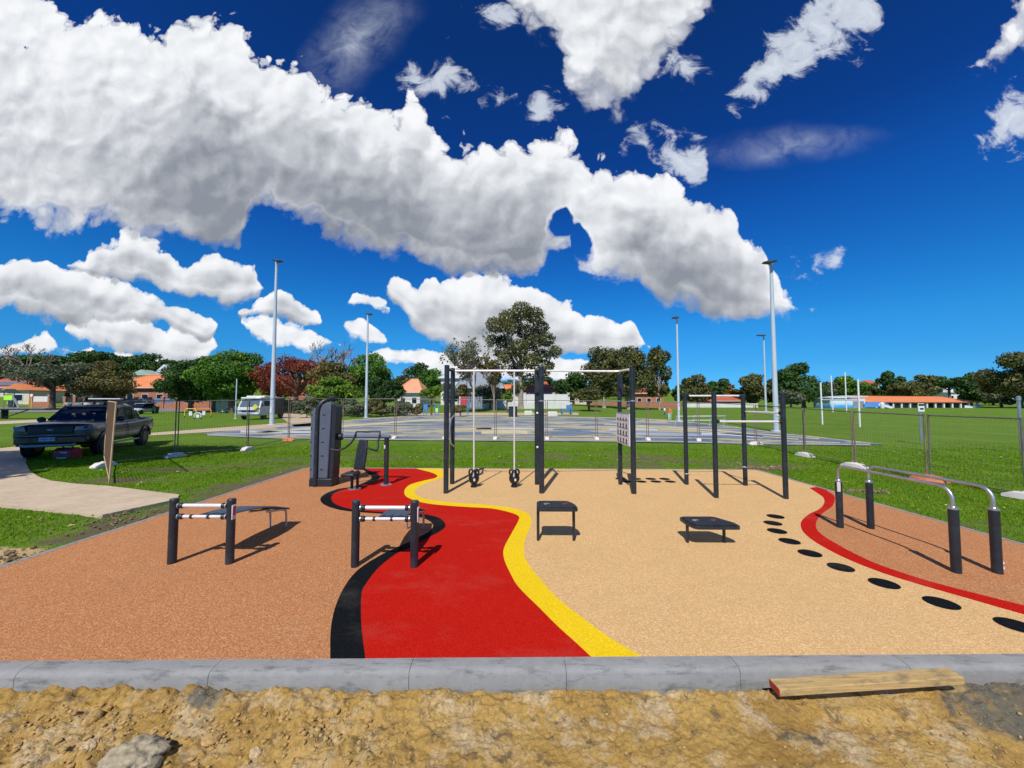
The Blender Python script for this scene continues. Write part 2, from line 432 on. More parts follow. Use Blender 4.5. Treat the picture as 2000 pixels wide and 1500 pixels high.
def m_tiles(name, c0, c1):
    m, t, b, tc = mat_base(name); v = tc.outputs['Object']
    n = t.noise(v, 0.5, 5, 0.6); n2 = t.noise(v, 6, 5, 0.7)
    w = t.n.new('ShaderNodeTexWave'); w.wave_type = 'BANDS'; w.bands_direction = 'Z'; w.inputs['Scale'].default_value = 2.2; w.inputs['Distortion'].default_value = 0.4
    t.link(v, w.inputs['Vector'])
    c = t.mix(t.ramp(n, [(0.3, 0.0), (0.7, 1.0)]), c0, c1)
    c = t.mix(t.ramp(n2, [(0.5, 0.0), (0.75, 0.5)]), c, tuple(x * 0.6 for x in c0))
    c = t.mix(t.ramp(w.outputs[1], [(0.0, 0.3), (0.3, 0.0)]), c, tuple(x * 0.5 for x in c0))
    t.link(c, b.inputs['Base Color']); b.inputs['Roughness'].default_value = 0.8
    t.link(t.bump(w.outputs[1], 0.4, 0.05), b.inputs['Normal']); return m
M['tile_orange'] = m_tiles('orange roof tiles', (0.66, 0.20, 0.07), (0.78, 0.27, 0.10))
M['tile_peach'] = m_tiles('peach roof tiles', (0.72, 0.38, 0.22), (0.80, 0.30, 0.14))
M['tile_red'] = m_tiles('red roof tiles', (0.42, 0.10, 0.05), (0.56, 0.14, 0.07))
M['roof_white'] = simple('white metal roof', (0.62, 0.64, 0.66), 0.4, var=0.06, scale=0.8)
M['roof_grey'] = simple('grey metal roof', (0.25, 0.28, 0.31), 0.5, var=0.1, scale=0.8)
M['roof_green'] = simple('pale green metal roof', (0.36, 0.46, 0.38), 0.5, var=0.1, scale=0.8)
M['solar'] = simple('solar panel', (0.02, 0.03, 0.09), 0.15, spec=0.8)

def m_brick(name, c1, c2, mortar, scale=3.0):
    m, t, b, tc = mat_base(name)
    v = t.mapping(tc.outputs['Object'], rot=(R(90), 0, 0))
    br = t.n.new('ShaderNodeTexBrick'); br.inputs['Color1'].default_value = (*c1, 1); br.inputs['Color2'].default_value = (*c2, 1)
    br.inputs['Mortar'].default_value = (*mortar, 1); br.inputs['Scale'].default_value = scale; br.inputs['Mortar Size'].default_value = 0.012
    t.link(v, br.inputs['Vector'])
    n = t.noise(tc.outputs['Object'], 0.8, 5, 0.6)
    c = t.mix(t.ramp(n, [(0.4, 0.0), (0.7, 0.35)]), br.outputs[0], tuple(x * 0.6 for x in c1))
    t.link(c, b.inputs['Base Color']); b.inputs['Roughness'].default_value = 0.9
    return m
M['brick'] = m_brick('orange brick', (0.46, 0.17, 0.085), (0.36, 0.12, 0.06), (0.40, 0.32, 0.26))
M['brick_pale'] = m_brick('cream brick', (0.56, 0.44, 0.32), (0.48, 0.36, 0.25), (0.45, 0.4, 0.34))
M['brick_grey'] = m_brick('grey painted brick', (0.36, 0.37, 0.38), (0.31, 0.32, 0.33), (0.30, 0.30, 0.30))
M['render'] = simple('cream render', (0.62, 0.54, 0.43), 0.9, var=0.06, scale=0.7)
M['render_white'] = simple('white render', (0.66, 0.65, 0.62), 0.9, var=0.08, scale=0.7)
M['infill'] = simple('blue grey slat infill', (0.15, 0.19, 0.25), 0.6, var=0.15, scale=2)
M['dark'] = simple('dark opening', (0.02, 0.02, 0.022), 0.7)

def m_mural():
    m, t, b, tc = mat_base('blue and white mural wall'); v = tc.outputs['Generated']
    sep = t.n.new('ShaderNodeSeparateXYZ'); t.link(v, sep.inputs[0])
    n = t.noise(t.mapping(tc.outputs['Object'], (0.6, 1, 1)), 1.0, 5, 0.6)
    f = t.math('ADD', sep.outputs[2], t.math('MULTIPLY', t.math('SUBTRACT', n, 0.5), 0.6))
    c = t.ramp(f, [(0.12, (0.05, 0.30, 0.62)), (0.36, (0.25, 0.55, 0.80)), (0.52, (0.62, 0.72, 0.82)), (0.9, (0.66, 0.70, 0.76))])
    t.link(c, b.inputs['Base Color']); b.inputs['Roughness'].default_value = 0.8; return m
M['mural'] = m_mural()

def m_timber():
    m, t, b, tc = mat_base('weathered timber'); v = tc.outputs['Object']
    g = t.noise(t.mapping(v, (1.5, 40, 40)), 2.0, 6, 0.65); n = t.noise(t.mapping(v, (6, 14, 14)), 1.2, 6, 0.7)
    c = t.ramp(g, [(0.3, (0.36, 0.23, 0.085)), (0.7, (0.60, 0.42, 0.17))])
    c = t.mix(t.ramp(n, [(0.5, 0.0), (0.68, 0.75)]), c, (0.16, 0.12, 0.075))
    t.link(c, b.inputs['Base Color']); b.inputs['Roughness'].default_value = 0.8
    t.link(t.bump(g, 0.3, 0.004), b.inputs['Normal']); return m
M['timber'] = m_timber()
M['timber_end'] = simple('red painted timber end', (0.45, 0.045, 0.02), 0.7, var=0.2, scale=20)

def m_rock(name, c0, c1):
    m, t, b, tc = mat_base(name); v = tc.outputs['Object']
    n = t.noise(v, 9, 8, 0.7); n2 = t.noise(v, 55, 5, 0.7)
    c = t.ramp(n, [(0.3, c0), (0.7, c1)]); c = t.mix(t.ramp(n2, [(0.4, 0.4), (0.6, 0.0)]), c, tuple(x * 0.5 for x in c0))
    t.link(c, b.inputs['Base Color']); b.inputs['Roughness'].default_value = 0.95
    t.link(t.bump(t.math('ADD', n, n2), 0.8, 0.012), b.inputs['Normal']); return m
M['crumb'] = m_rock('brown soil crumbs', (0.16, 0.115, 0.06), (0.34, 0.25, 0.13))
M['leaf_dry'] = simple('dry leaf', (0.55, 0.50, 0.22), 0.8, var=0.3, scale=1, bump=0)
M['rock_grey'] = m_rock('grey limestone lump', (0.34, 0.28, 0.17), (0.58, 0.50, 0.34))
M['rock_yellow'] = m_rock('yellow limestone clod', (0.44, 0.27, 0.08), (0.62, 0.42, 0.17))
M['rock_pale'] = m_rock('pale sandstone lump', (0.52, 0.38, 0.20), (0.70, 0.54, 0.33))

def m_court():
    m, t, b, tc = mat_base('painted court surface'); v = tc.outputs['Object']
    w = t.mapping(v, (0.10, 0.26, 1))
    n = t.noise(w, 1.0, 2, 0.5, 1.2); n2 = t.noise(t.mapping(v, (0.09, 0.33, 1), loc=(5, 2, 0)), 1.3, 2, 0.4, 1.0); n3 = t.noise(v, 2.2, 6, 0.65)
    c = t.ramp(n, [(0.0, (0.13, 0.18, 0.235)), (0.38, (0.17, 0.215, 0.26)), (0.46, (0.09, 0.155, 0.27)), (0.52, (0.46, 0.41, 0.25)), (0.58, (0.19, 0.235, 0.275)), (0.66, (0.06, 0.15, 0.36))], 'CONSTANT')
    c = t.mix(t.ramp(n2, [(0.0, 0.0), (0.56, 0.0), (0.561, 0.9)], 'LINEAR'), c, (0.50, 0.44, 0.27))
    c = t.mix(t.ramp(n2, [(0.0, 0.85), (0.345, 0.85), (0.35, 0.0)], 'LINEAR'), c, (0.42, 0.45, 0.48))
    c = t.mix(t.ramp(n3, [(0.4, 0.0), (0.7, 0.3)]), c, (0.10, 0.11, 0.12))
    t.link(c, b.inputs['Base Color']); b.inputs['Roughness'].default_value = 0.7
    return m
M['court'] = m_court()
M['court_cream'] = simple('cream court paint', (0.58, 0.50, 0.29), 0.7, var=0.12, scale=1)
M['court_white'] = simple('white court paint', (0.52, 0.55, 0.60), 0.7, var=0.12, scale=1)
M['court_edge'] = simple('grey court edging', (0.30, 0.31, 0.30), 0.85, var=0.15, scale=1)
exec_parts = True

# ------------------------------------------------------------------ light and sky
SUN_EL = R(49); SUN_AZ = R(180 + 14)          # behind the camera, a little to the left
sd = bpy.data.lights.new("sun", 'SUN'); sd.energy = 4.6; sd.angle = R(0.53); sd.color = (1.0, 0.955, 0.89)
sun = bpy.data.objects.new("sun", sd); COL.objects.link(sun)
sdir = Vector((math.sin(SUN_AZ) * math.cos(SUN_EL), math.cos(SUN_AZ) * math.cos(SUN_EL), math.sin(SUN_EL)))
sun.rotation_euler = sdir.to_track_quat('Z', 'Y').to_euler()
sun.location = sdir * 50

w = bpy.data.worlds.new("World"); scn.world = w; w.use_nodes = True
t = NT(w); bg = t.n['Background']; bg.inputs['Strength'].default_value = 1.0
sky = t.n.new('ShaderNodeTexSky'); sky.sky_type = 'NISHITA'; sky.sun_disc = False
sky.sun_elevation = SUN_EL; sky.sun_rotation = SUN_AZ
sky.air_density = 1.0; sky.dust_density = 0.25; sky.ozone_density = 3.0; sky.altitude = 50
tc = t.n.new('ShaderNodeTexCoord')
hs = t.n.new('ShaderNodeHueSaturation'); hs.inputs['Saturation'].default_value = 1.25; hs.inputs['Hue'].default_value = 0.497
t.link(sky.outputs[0], hs.inputs['Color'])
sepd = t.n.new('ShaderNodeSeparateXYZ'); t.link(tc.outputs['Generated'], sepd.inputs[0])
SKYK = 0.125
blue = t.n.new('ShaderNodeVectorMath'); blue.operation = 'SCALE'; blue.inputs['Scale'].default_value = SKYK
t.link(hs.outputs[0], blue.inputs[0])
dz = sepd.outputs[2]
tintc = t.ramp(dz, [(0.0, (0.15, 0.56, 1.40)), (0.041, (0.125, 0.49, 1.05)), (0.086, (0.115, 0.49, 0.90)), (0.167, (0.12, 0.58, 0.93)), (0.25, (0.10, 0.55, 0.93)), (0.40, (0.085, 0.43, 0.90)), (0.52, (0.078, 0.29, 0.68)), (0.69, (0.09, 0.27, 0.58)), (1.0, (0.14, 0.30, 0.55))])
blue2 = t.mix(1.0, blue.outputs[0], tintc, 'MULTIPLY')
# a direction in the sky -> coordinates on a distant upright plane (one unit = 100 photo pixels)
yy = t.math('MAXIMUM', sepd.outputs[1], 0.02)
U = t.math('MULTIPLY', t.math('DIVIDE', sepd.outputs[0], yy), 7.45)
W = t.math('MULTIPLY', t.math('DIVIDE', sepd.outputs[2], yy), 7.45)
cmb = t.n.new('ShaderNodeCombineXYZ'); t.link(U, cmb.inputs[0]); t.link(W, cmb.inputs[1])
p0 = cmb.outputs[0]
def sky_uw(px, py):
    d = ray(px, py); return d.x / d.y * 7.45, d.z / d.y * 7.45
# domain warp
wn = t.n.new('ShaderNodeTexNoise'); wn.inputs['Scale'].default_value = 0.9; wn.inputs['Detail'].default_value = 4; t.link(p0, wn.inputs['Vector'])
wv = t.n.new('ShaderNodeVectorMath'); wv.operation = 'SUBTRACT'; t.link(wn.outputs['Color'], wv.inputs[0]); wv.inputs[1].default_value = (0.5, 0.5, 0.5)
wscale = t.n.new('ShaderNodeVectorMath'); wscale.operation = 'SCALE'; t.link(wv.outputs[0], wscale.inputs[0])
hgt = t.ramp(t.math('DIVIDE', W, 8.0, clamp=True), [(0.04, 0.08), (0.3, 0.36), (0.6, 1.0)])
t.link(t.math('MULTIPLY', hgt, 0.75), wscale.inputs['Scale'])
wa = t.n.new('ShaderNodeVectorMath'); wa.operation = 'ADD'; t.link(p0, wa.inputs[0]); t.link(wscale.outputs[0], wa.inputs[1])
p1 = wa.outputs[0]
def blob(vec, cx, cy, rx, ry, rot=0, gain=None):
    u, v = sky_uw(cx, cy)
    mp = t.mapping(vec, scale=(rx / 100, ry / 100, 1e6), rot=(0, 0, R(rot)), loc=(u, v, 0), typ='TEXTURE')
    ln = t.n.new('ShaderNodeVectorMath'); ln.operation = 'LENGTH'; t.link(mp, ln.inputs[0])
    k = min(rx, ry) / 100 if gain is None else gain
    return t.math('MULTIPLY_ADD', ln.outputs['Value'], -k, k)
sp1 = t.n.new('ShaderNodeSeparateXYZ'); t.link(p1, sp1.inputs[0])
U1, W1 = sp1.outputs[0], sp1.outputs[1]
x01 = t.math('MULTIPLY_ADD', U1, 1 / 24, 0.5)
c3 = t.n.new('ShaderNodeCombineColor'); [t.link(x01, c3.inputs[k]) for k in range(3)]
def layer(groups):
    """one row of clouds: for every x the top and the foot of the cloud and how dark its belly is"""
    rows = []
    for g_ in groups:
        pts = []
        xs = sorted(set([p[0] for p in g_['top']] + [p[0] for p in g_['bot']]))
        for x in xs:
            yt = np.interp(x, [p[0] for p in g_['top']], [p[1] for p in g_['top']])
            yb = np.interp(x, [p[0] for p in g_['bot']], [p[1] for p in g_['bot']])
            gr = np.interp(x, [p[0] for p in g_['grey']], [p[1] for p in g_['grey']])
            ut, wt = sky_uw(x, yt); ub, wb = sky_uw(x, yb)
            pts.append(((ut + ub) / 2 / 24 + 0.5, wt / 11, wb / 11, gr))
        rows.append(pts)
    full = [(0.0, 0.0, 0.6, 0.0)] if rows[0][0][0] > 0.04 else []
    for pts in rows:
        if pts[0][0] > 0.04: full.append((pts[0][0] - 0.004, max(0, pts[0][1] - 0.02), min(1, pts[0][2] + 0.02), pts[0][3])); full.insert(-1, (full[-1][0] - 0.003, 0.0, 0.6, 0.0))
        full += pts
        if pts[-1][0] < 0.96: full.append((pts[-1][0] + 0.004, max(0, pts[-1][1] - 0.02), min(1, pts[-1][2] + 0.02), pts[-1][3])); full.append((full[-1][0] + 0.003, 0.0, 0.6, 0.0))
    full.sort(key=lambda q: q[0])
    cv = t.n.new('ShaderNodeRGBCurve'); m_ = cv.mapping; m_.use_clip = False
    for ch in range(3):
        c_ = m_.curves[ch]
        c_.points[0].location = (full[0][0], full[0][1 + ch]); c_.points[1].location = (full[-1][0], full[-1][1 + ch])
        for q in full[1:-1]: c_.points.new(q[0], q[1 + ch])
        for p_ in c_.points: p_.handle_type = 'VECTOR'
    m_.update()
    t.link(c3.outputs[0], cv.inputs['Color'])
    sc_ = t.n.new('ShaderNodeSeparateColor'); t.link(cv.outputs[0], sc_.inputs[0])
    T_ = t.math('MULTIPLY', sc_.outputs[0], 11.0); B_ = t.math('MULTIPLY', sc_.outputs[1], 11.0)
    up_ = t.math('SUBTRACT', T_, W1); dn_ = t.math('SUBTRACT', W1, B_)
    F_ = t.math('MINIMUM', up_, dn_)
    rel_ = t.math('DIVIDE', dn_, t.math('MAXIMUM', t.math('SUBTRACT', T_, B_), 0.05))
    return F_, rel_, sc_.outputs[2]
flat = lambda g_: [(0, g_), (2000, g_)]
L_MAIN = [dict(top=[(-190, -190), (0, -100), (80, -20), (110, 20), (135, 35), (150, 12), (190, 30), (225, 42), (285, 50), (325, 65), (338, 45), (350, 28), (380, 34), (410, 36), (445, 42), (470, 55), (490, 80), (500, 97), (545, 112), (560, 128), (600, 132), (620, 150), (640, 172), (660, 188), (715, 192), (740, 205), (780, 220), (790, 192), (805, 188), (820, 200), (835, 228), (860, 260), (880, 278), (950, 278), (1010, 275), (1040, 265), (1060, 255), (1090, 250), (1120, 258), (1133, 275), (1150, 305), (1162, 325), (1185, 315), (1230, 328), (1260, 328), (1290, 335), (1320, 345), (1345, 370), (1370, 390), (1395, 393), (1420, 400), (1440, 415), (1446, 445), (1470, 470), (1490, 470), (1500, 500), (1515, 520), (1530, 565), (1560, 590), (1590, 604)],
   bot=[(-190, 420), (0, 427), (50, 436), (100, 446), (160, 452), (200, 440), (230, 450), (270, 468), (310, 470), (350, 478), (400, 490), (470, 492), (480, 470), (484, 440), (495, 425), (530, 412), (555, 408), (590, 430), (620, 440), (640, 465), (690, 490), (735, 503), (790, 490), (810, 505), (850, 525), (880, 535), (950, 545), (1030, 548), (1055, 535), (1062, 505), (1080, 490), (1110, 483), (1125, 505), (1140, 525), (1170, 535), (1200, 548), (1240, 548), (1270, 580), (1300, 600), (1330, 598), (1370, 615), (1390, 632), (1440, 635), (1490, 620), (1540, 612), (1590, 606)],
   grey=[(-190, .3), (0, .35), (100, .35), (250, .6), (400, 1), (470, .95), (520, .7), (600, .85), (700, 1), (800, .95), (870, .8), (950, 1), (1040, .9), (1100, .4), (1160, .3), (1250, .8), (1320, .95), (1400, .9), (1450, .85), (1530, .3), (1600, .2)])]
L_A = [dict(top=[(130, 515), (150, 500), (165, 488), (190, 465), (215, 455), (245, 450), (280, 462), (310, 468), (330, 480), (335, 500), (355, 512), (364, 525), (368, 502), (390, 490), (425, 490), (475, 500), (495, 515), (505, 540), (528, 562)],
   bot=[(130, 520), (200, 545), (280, 562), (330, 577), (400, 587), (440, 594), (480, 592), (528, 566)], grey=flat(.75)),
 dict(top=[(755, 548), (765, 537), (780, 540), (800, 552), (815, 553), (830, 540), (850, 540), (860, 552), (900, 538), (940, 535), (1000, 545), (1050, 560), (1100, 582), (1125, 600), (1140, 625), (1160, 612), (1200, 625), (1238, 622), (1252, 650), (1272, 677)],
   bot=[(755, 560), (765, 585), (780, 600), (800, 630), (820, 655), (870, 678), (900, 695), (950, 705), (1050, 706), (1120, 702), (1200, 697), (1272, 681)], grey=flat(.62))]
L_B = [dict(top=[(-190, 500), (0, 508), (30, 505), (60, 500), (85, 503), (110, 515), (130, 530), (160, 522), (200, 535), (250, 552), (300, 572), (350, 590), (380, 610), (410, 615), (425, 630)],
   bot=[(-190, 600), (0, 610), (60, 615), (100, 625), (150, 640), (200, 645), (260, 628), (330, 642), (400, 668), (415, 660), (425, 635)], grey=flat(.75)),
 dict(top=[(470, 602), (500, 590), (530, 565), (550, 558), (575, 565), (587, 588), (612, 603), (630, 626)], bot=[(470, 620), (520, 617), (560, 632), (600, 640), (630, 632)], grey=flat(.75)),
 dict(top=[(680, 590), (690, 572), (715, 566), (735, 572), (755, 590), (764, 603)], bot=[(680, 594), (700, 602), (735, 612), (764, 608)], grey=flat(.1))]
L_C = [dict(top=[(130, 630), (150, 612), (190, 605), (230, 612), (290, 628), (310, 640), (360, 635), (400, 648), (425, 668)], bot=[(130, 655), (200, 680), (280, 698), (330, 712), (390, 716), (425, 684)], grey=flat(.6)),
 dict(top=[(474, 622), (500, 614), (560, 626), (600, 640), (640, 650), (668, 670)], bot=[(474, 636), (490, 660), (530, 677), (600, 683), (668, 676)], grey=flat(.15)),
 dict(top=[(712, 690), (760, 668), (800, 674), (850, 684), (870, 682), (940, 680), (1090, 690), (1150, 698)], bot=[(722, 702), (760, 712), (830, 725), (900, 745), (1150, 745)], grey=flat(.1))]
L_D = [dict(top=[(-190, 690), (0, 680), (30, 665), (60, 655), (100, 656), (120, 670), (180, 685), (220, 690), (340, 700)], bot=[(-190, 700), (0, 695), (100, 690), (200, 712), (340, 715)], grey=flat(.2)),
 dict(top=[(664, 630), (680, 617), (705, 624), (735, 645), (768, 670)], bot=[(664, 640), (690, 662), (730, 676), (768, 676)], grey=flat(.15))]
L_E = [dict(top=[(990, -190), (1420, -190)], bot=[(990, 0), (1005, 30), (1040, 75), (1085, 92), (1118, 120), (1122, 150), (1108, 190), (1130, 222), (1180, 232), (1215, 225), (1240, 190), (1262, 160), (1310, 120), (1345, 70), (1400, 20), (1420, -40)], grey=[(990, .3), (1100, .1), (1200, .4), (1400, .1)]),
 dict(top=[(1852, 149), (1880, 128), (1910, 108), (1930, 88), (1945, 50), (1975, 15), (2000, 0), (2190, -100)], bot=[(1852, 156), (1880, 142), (1930, 136), (2000, 106), (2190, 60)], grey=flat(.05))]
L_W = [dict(top=[(768, 150), (790, 112), (830, 128), (870, 100), (900, 138), (950, 160), (1000, 180)], bot=[(768, 156), (790, 170), (830, 192), (870, 208), (900, 194), (950, 205), (1000, 200)], grey=flat(0)),
 dict(top=[(1204, 284), (1220, 250), (1250, 233), (1280, 253), (1310, 252), (1350, 256), (1385, 268), (1396, 300)], bot=[(1204, 290), (1220, 298), (1250, 305), (1280, 332), (1310, 345), (1350, 378), (1385, 372), (1396, 310)], grey=flat(0)),
 dict(top=[(1414, 184), (1430, 163), (1460, 138), (1500, 70), (1550, 20), (1600, -30), (1650, -60), (1700, -50), (1732, 5)], bot=[(1414, 190), (1430, 200), (1460, 208), (1500, 200), (1550, 168), (1600, 148), (1650, 105), (1700, 72), (1732, 20)], grey=flat(0)),
 dict(top=[(1903, 245), (1920, 225), (1950, 200), (1980, 165), (2000, 150), (2190, 100)], bot=[(1903, 260), (1920, 305), (1950, 304), (1980, 295), (2000, 292), (2190, 300)], grey=flat(0))]
VEIL = [(700, 80, 190, 95, 48, 0.75), (1540, 285, 230, 50, 6, 0.55)]
# cauliflower detail: inverted fractal Voronoi over fractal noise
def puff(vec, off=(0, 0, 0)):
    v_ = t.mapping(vec, loc=off) if off != (0, 0, 0) else vec
    a_ = t.noise(v_, 1.1, 6, 0.50, 0.0)
    vo = t.n.new('ShaderNodeTexVoronoi'); vo.voronoi_dimensions = '2D'; vo.inputs['Scale'].default_value = 2.0; vo.inputs['Detail'].default_value = 3; vo.inputs['Roughness'].default_value = 0.42; vo.inputs['Lacunarity'].default_value = 2.3
    t.link(v_, vo.inputs['Vector'])
    return t.math('MULTIPLY_ADD', vo.outputs['Distance'], -0.62, a_)
pf0 = puff(p1)
def billow(off):                           # broad soft bulges, sampled a step towards the light
    v_ = t.mapping(p1, loc=off)
    vo = t.n.new('ShaderNodeTexVoronoi'); vo.voronoi_dimensions = '2D'; vo.feature = 'SMOOTH_F1'; vo.inputs['Smoothness'].default_value = 0.7
    vo.inputs['Scale'].default_value = 1.5; vo.inputs['Detail'].default_value = 1.0; vo.inputs['Roughness'].default_value = 0.45
    t.link(v_, vo.inputs['Vector'])
    return t.math('MULTIPLY_ADD', vo.outputs['Distance'], -0.8, t.noise(v_, 1.2, 3, 0.5))
bl0 = billow((0, 0, 0)); bl1 = billow((0.10, -0.16, 0))
amp = t.math('MULTIPLY_ADD', hgt, 0.72, 0.16)
disp = t.math('MULTIPLY', t.math('ADD', pf0, -0.13), amp)
rel = t.math('MULTIPLY_ADD', t.math('SUBTRACT', bl1, bl0), 0.5, t.math('MULTIPLY', t.math('SUBTRACT', 0.13, pf0), 0.18))
soft = t.math('MULTIPLY', t.math('SUBTRACT', t.noise(p1, 1.1, 4, 0.55), 0.5), 0.9)
wfb = t.noise(t.mapping(p0, (1, 1.25, 1), rot=(0, 0, R(-30))), 1.6, 7, 0.66, 0.5)
fine = t.math('SUBTRACT', t.noise(p1, 4.5, 5, 0.6, 0.3), 0.5)
mistn = t.math('MULTIPLY', t.math('SUBTRACT', wfb, 0.5), 1.1)
def shade(lay, soften=1.0, holes=None):
    F_, r_, g_ = layer(lay)
    if holes is not None: F_ = t.math('SUBTRACT', F_, holes)
    D_ = t.math('ADD', F_, disp)
    wid = t.math('MULTIPLY_ADD', t.math('SUBTRACT', 1.0, r_, clamp=True), 0.20 * min(soften, 1.6), 0.11 * soften)
    wid = t.math('MULTIPLY', wid, t.math('MULTIPLY_ADD', hgt, 0.8, 0.2))
    al = t.ramp(t.math('DIVIDE', D_, wid, clamp=True), [(0.0, 0.0), (0.45, 0.62), (1.0, 1.0)], 'EASE')
    mist = t.math('DIVIDE', t.math('ADD', t.math('ADD', D_, mistn), 0.02), t.math('MULTIPLY_ADD', hgt, 0.55, 0.15), clamp=True)
    al = t.math('MAXIMUM', al, t.math('MULTIPLY', t.math('MULTIPLY', t.math('MULTIPLY', mist, mist), 0.75), t.math('MULTIPLY_ADD', r_, -2.5, 2.3, clamp=True)))
    bel = t.ramp(t.math('ADD', r_, t.math('MULTIPLY', soft, 0.55)), [(0.0, 0.85), (0.22, 1.0), (0.5, 0.62), (0.8, 0.12), (1.0, 0.0)], 'EASE')
    q = t.math('MULTIPLY', t.math('MULTIPLY', bel, g_), t.math('MAXIMUM', t.ramp(D_, [(0.05, 0.15), (0.5, 1.0)], 'EASE'), t.math('MULTIPLY_ADD', r_, -2.4, 1.15)))
    q = t.math('ADD', t.math('ADD', q, rel), t.math('MULTIPLY_ADD', soft, 0.22, t.math('MULTIPLY', fine, 0.30)))
    return al, t.math('ADD', q, 0.06)
def hole(cx, cy, rx, ry, rot, k): return t.math('MAXIMUM', t.math('MULTIPLY', blob(p1, cx, cy, rx, ry, rot, gain=1.0), k), 0.0)
hl = t.math('ADD', t.math('MAXIMUM', hole(1100, 425, 48, 36, 30, 1.3), hole(1140, 458, 32, 58, 10, 1.3)), hole(50, 95, 55, 22, -30, 1.8))
crmp = [(0.0, (0.94, 0.955, 0.98)), (0.22, (0.80, 0.825, 0.86)), (0.5, (0.57, 0.595, 0.64)), (0.78, (0.38, 0.405, 0.455)), (1.0, (0.27, 0.295, 0.345))]
alpha = None; gsum = None
for lay, so, hh in ((L_D, 1, None), (L_C, 1, None), (L_B, 1, None), (L_A, 1, None), (L_MAIN, 1.6, hl), (L_E, 4, None)):
    al, q = shade(lay, so, hh)
    if alpha is None: alpha, gsum = al, q
    else:
        na = t.math('MULTIPLY_ADD', t.math('SUBTRACT', 1.0, al), alpha, al)
        mm = t.n.new('ShaderNodeMix'); mm.data_type = 'FLOAT'; t.link(t.math('DIVIDE', al, t.math('MAXIMUM', na, 0.01)), mm.inputs[0]); t.link(gsum, mm.inputs[2]); t.link(q, mm.inputs[3]); gsum = mm.outputs[0]
        alpha = na
FS, _, _ = layer(L_W)
small = t.math('MAXIMUM', blob(p1, 1058, 203, 46, 38, 0, 0.6), blob(p1, 1632, 503, 26, 22, 0, 0.6))
small = t.math('MAXIMUM', small, blob(p1, 1565, 520, 50, 22, 20, 0.35)); small = t.math('MAXIMUM', small, blob(p1, 990, 22, 80, 34, 0, 0.5)); small = t.math('MAXIMUM', small, blob(p1, 1340, 130, 60, 34, -30, 0.5))
FS = t.math('MAXIMUM', t.math('MINIMUM', FS, 0.5), small)
a_s = t.ramp(t.math('ADD', FS, t.math('MULTIPLY', t.math('SUBTRACT', wfb, 0.50), 2.1)), [(0.05, 0.0), (0.45, 0.80), (0.8, 0.95)], 'EASE')
FV = None
for b_ in VEIL:
    v_ = t.math('POWER', t.math('MAXIMUM', blob(p1, *b_[:5], gain=1.0), 0.0), 1.8); v_ = t.math('MULTIPLY', v_, b_[5]); FV = v_ if FV is None else t.math('ADD', FV, v_)
a_v = t.math('MULTIPLY', FV, t.math('MULTIPLY_ADD', wfb, 2.6, -0.75))
front = t.ramp(sepd.outputs[1], [(0.05, 0.0), (0.12, 1.0)])
up = t.ramp(dz, [(0.0, 0.0), (0.012, 1.0)])
cc = t.ramp(t.math('MULTIPLY', gsum, 0.97), crmp)
cloudc = t.mix(t.ramp(alpha, [(0.0, 0.0), (0.25, 1.0)]), (0.70, 0.76, 0.85), cc)
alpha = t.math('MAXIMUM', t.math('MAXIMUM', alpha, a_s), a_v)
alpha = t.math('MULTIPLY', t.math('MULTIPLY', alpha, front), up, clamp=True)
CK = 1.0
cs = t.n.new('ShaderNodeVectorMath'); cs.operation = 'SCALE'; cs.inputs['Scale'].default_value = CK; t.link(cloudc, cs.inputs[0])
fin = t.mix(alpha, blue2, cs.outputs[0])
t.link(fin, bg.inputs['Color'])
w.cycles.sampling_method = 'MANUAL'; w.cycles.sample_map_resolution = 256

scn.view_settings.view_transform = 'Standard'; scn.view_settings.look = 'None'
scn.view_settings.exposure = 0.0; scn.view_settings.gamma = 1.0
try: scn.view_settings.use_curve_mapping = False
except Exception: pass
scn.cycles.max_bounces = 6

# ================================================================== SETTING
def line_x(a, b, c, d):
    """crossing of the ground lines a-b and c-d"""
    x1, y1, x2, y2, x3, y3, x4, y4 = a.x, a.y, b.x, b.y, c.x, c.y, d.x, d.y
    den = (x1 - x2) * (y3 - y4) - (y1 - y2) * (x3 - x4)
    p = x1 * y2 - y1 * x2; q = x3 * y4 - y3 * x4
    return Vector(((p * (x3 - x4) - (x1 - x2) * q) / den, (p * (y3 - y4) - (y1 - y2) * q) / den, 0))
LA_, LB_ = G(600, 914), G(90, 1080)
RA_, RB_ = G(1480, 919), G(2000, 1065)
FA_, FB_ = G(0, 1291), G(2000, 1277)
BA_, BB_ = G(600, 914), G(1475, 918)
C_BL = line_x(LA_, LB_, BA_, BB_); C_BR = line_x(RA_, RB_, BA_, BB_)
C_FL = line_x(LA_, LB_, FA_, FB_); C_FR = line_x(RA_, RB_, FA_, FB_)
FDIR = (C_FR - C_FL).normalized(); FN = Vector((FDIR.y, -FDIR.x, 0))     # outwards, towards the camera
def front_y(x): return C_FL.y + (x - C_FL.x) * FDIR.y / FDIR.x

